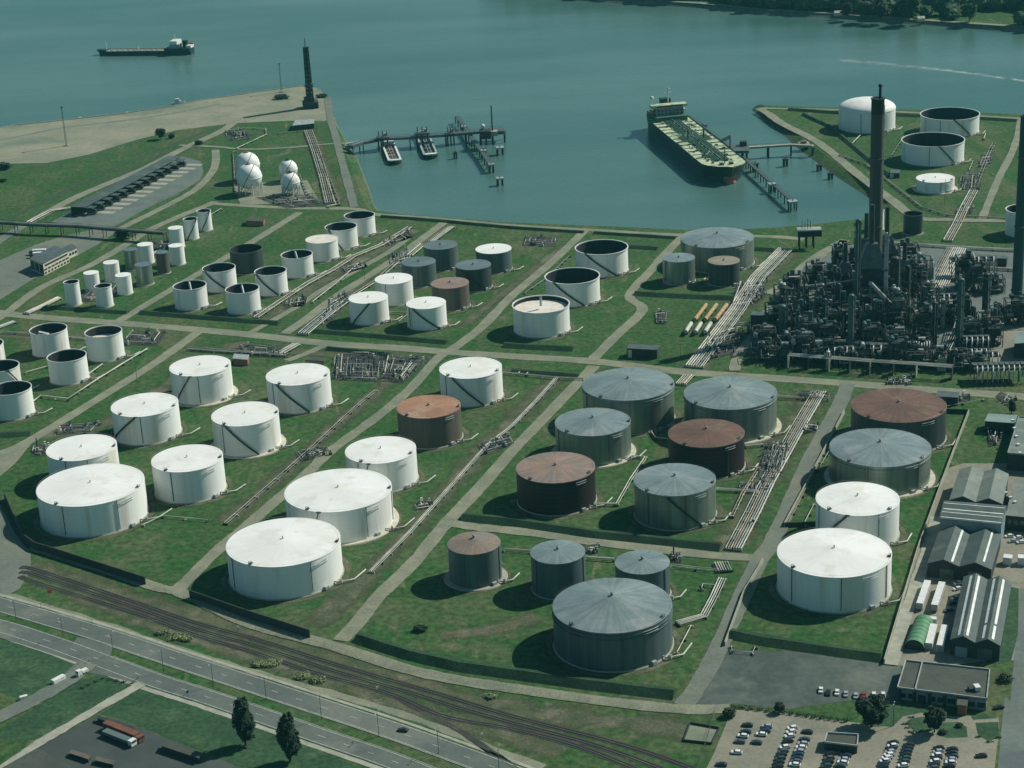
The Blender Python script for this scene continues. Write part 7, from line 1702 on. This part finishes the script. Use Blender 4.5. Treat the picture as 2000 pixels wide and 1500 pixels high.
# ------------------------------------------------------------------ lamp posts, fences, signs
def lamp(px, top_y, label, arm=1.6, group='street lamps along the highway'):
    x, y = G(*px); h = height_for(px, top_y); t = thing('street_lamp', label, 'street lamp', (x, y, 0), R(-20), group)
    MB().cyl(0, 0, 0, h, .16, .10, 8).build('post', 'steel_mid', t)
    for s in (1, -1):
        g = MB(); g.tube([(0, 0, h), (0, s * arm, h + .3)], .07, 5); g.build('arm', 'steel_mid', t); MB().box((0, s * (arm + .3), h + .3), (.35, .9, .18)).build('lamp_head', 'steel_pale', t)
for i, (x, y, ty) in enumerate([(32, 1212, 1172), (124, 1247, 1205), (222, 1280, 1238), (320, 1312, 1268), (417, 1340, 1296), (520, 1365, 1322), (628, 1405, 1358), (740, 1438, 1392), (857, 1472, 1424), (975, 1508, 1460)]):
    lamp((x, y), ty, '%s double armed lamp post from the left on the highway median' % ORD[i])
for (x, y, ty, lab) in [(268, 745, 693, 'thin lamp post beside the road left of the topmost white tank'), (555, 360, 300, 'thin post behind the smaller spheres'), (612, 400, 330, 'thin post at the foot of the sphere yard'), (1845, 400, 352, 'thin dark post in front of the small low island tank'), (480, 250, 232, 'thin post north of the spheres'), (1676, 1400, 1380, 'white lamp post left of the large round tree'), (1329, 700, 672, 'thin post right of the pump house'), (712, 545, 520, 'thin post beside the service road'), (1745, 1418, 1375, 'slim post right of the large round tree')]:
    lamp((x, y), ty, lab, .8, 'thin posts inside the refinery')
for i, (px, lab, m) in enumerate([((98, 1163), 'orange signal board on the grass between rails and highway', 'orange'), ((62, 1212), 'white traffic sign left on the highway median', 'white_paint'), ((180, 1217), 'small white sign at the upper highway kerb', 'white_paint'), ((80, 1186), 'small white sign nearest the level crossing', 'white_paint'), ((41, 1251), 'small white sign at the lower verge corner', 'white_paint'), ((367, 1360), 'small dark sign on the lower verge', 'steel_dark'), ((737, 1352), 'white marker post by the railway points', 'white_paint'), ((466, 1233), 'small white marker beside the upper track', 'white_paint'), ((942, 1443), 'small white marker on the brown siding', 'white_paint')]):
    x, y = G(*px); t = thing('road_sign', lab, 'sign', (x, y, 0), R(-60)); s = 1.0 if i else 1.9
    MB().cyl(0, 0, 0, 2.0, .08, .08, 6).build('post', 'steel_mid', t); MB().box((0, 0, 2.2), (.12, s * 1.1, s)).build('board', m, t)
    if i == 0: MB().box((-.07, 0, 2.2), (.05, .7, .7)).build('board_centre', 'steel_dark', t)
def fence(px, h, label, m='steel_mid', post=4):
    L_ = wp(px); cx, cy = L_[0]; L_ = [(p[0] - cx, p[1] - cy) for p in L_]; t = thing('wire_fence', label, 'fence', (cx, cy, 0), 0, 'wire fences round the site')
    P = resample(L_, post); k = max(1, len(P) // 95)
    for p in P[::k]: MB().cyl(p[0], p[1], 0, h, .07, .07, 5, caps=False).build('post', 'concrete', t)
    g = MB()
    for z in (h * .33, h * .66, h * .98): g.tube([(p[0], p[1], z) for p in L_], .03, 3, caps=False)
    g.build('wire', m, t)
fence([(300, 1150), (420, 1192), (500, 1228), (650, 1268)], 2, 'wire fence along the perimeter road left of the bottom centre')
fence([(650, 1268), (800, 1312), (1000, 1350), (1190, 1376), (1340, 1392)], 2, 'wire fence along the perimeter road below the huge slate tank')
fence([(1395, 1392), (1380, 1450), (1362, 1500)], 2, 'wire fence at the left side of the car park', post=3)
fence([(265, 1332), (180, 1384), (75, 1446), (20, 1485)], 1.2, 'low fence along the pale footpath', post=3)
t = thing('fenced_plot', 'small fenced plot of bare ground left of the car park', 'enclosure', (*G(1368, 1440), 0)); c = G(1368, 1440)
Pq = [(p[0] - c[0], p[1] - c[1]) for p in wp([(1348, 1414), (1405, 1424), (1390, 1454), (1335, 1448)])]
MB().prism(Pq, .02, .08).build('bed', 'gravel', t)
for i in range(4):
    a, b = Pq[i], Pq[(i + 1) % 4]; MB().box(((a[0] + b[0]) / 2, (a[1] + b[1]) / 2, .5), (math.dist(a, b), .3, 1.0), math.atan2(b[1] - a[1], b[0] - a[0])).build('side_wall', 'wall_dark', t)
# ------------------------------------------------------------------ air: thin even haze round everything
HZ = MB().box((0, 1850, (405 + WZ - 1) / 2), (3800, 4300, 405 - (WZ - 1))).build('haze', [])
hm = bpy.data.materials.new('haze'); hm.use_nodes = True; nt = hm.node_tree; nt.nodes.clear()
pv = nt.nodes.new('ShaderNodeVolumePrincipled'); pv.inputs['Color'].default_value = (.22, .88, .95, 1); pv.inputs['Density'].default_value = .000028; pv.inputs['Anisotropy'].default_value = .0
om = nt.nodes.new('ShaderNodeOutputMaterial'); nt.links.new(pv.outputs[0], om.inputs['Volume']); HZ.data.materials.append(hm); HZ['kind'] = 'stuff'
HZ['label'] = 'thin pale haze over the whole site'; HZ['category'] = 'haze'
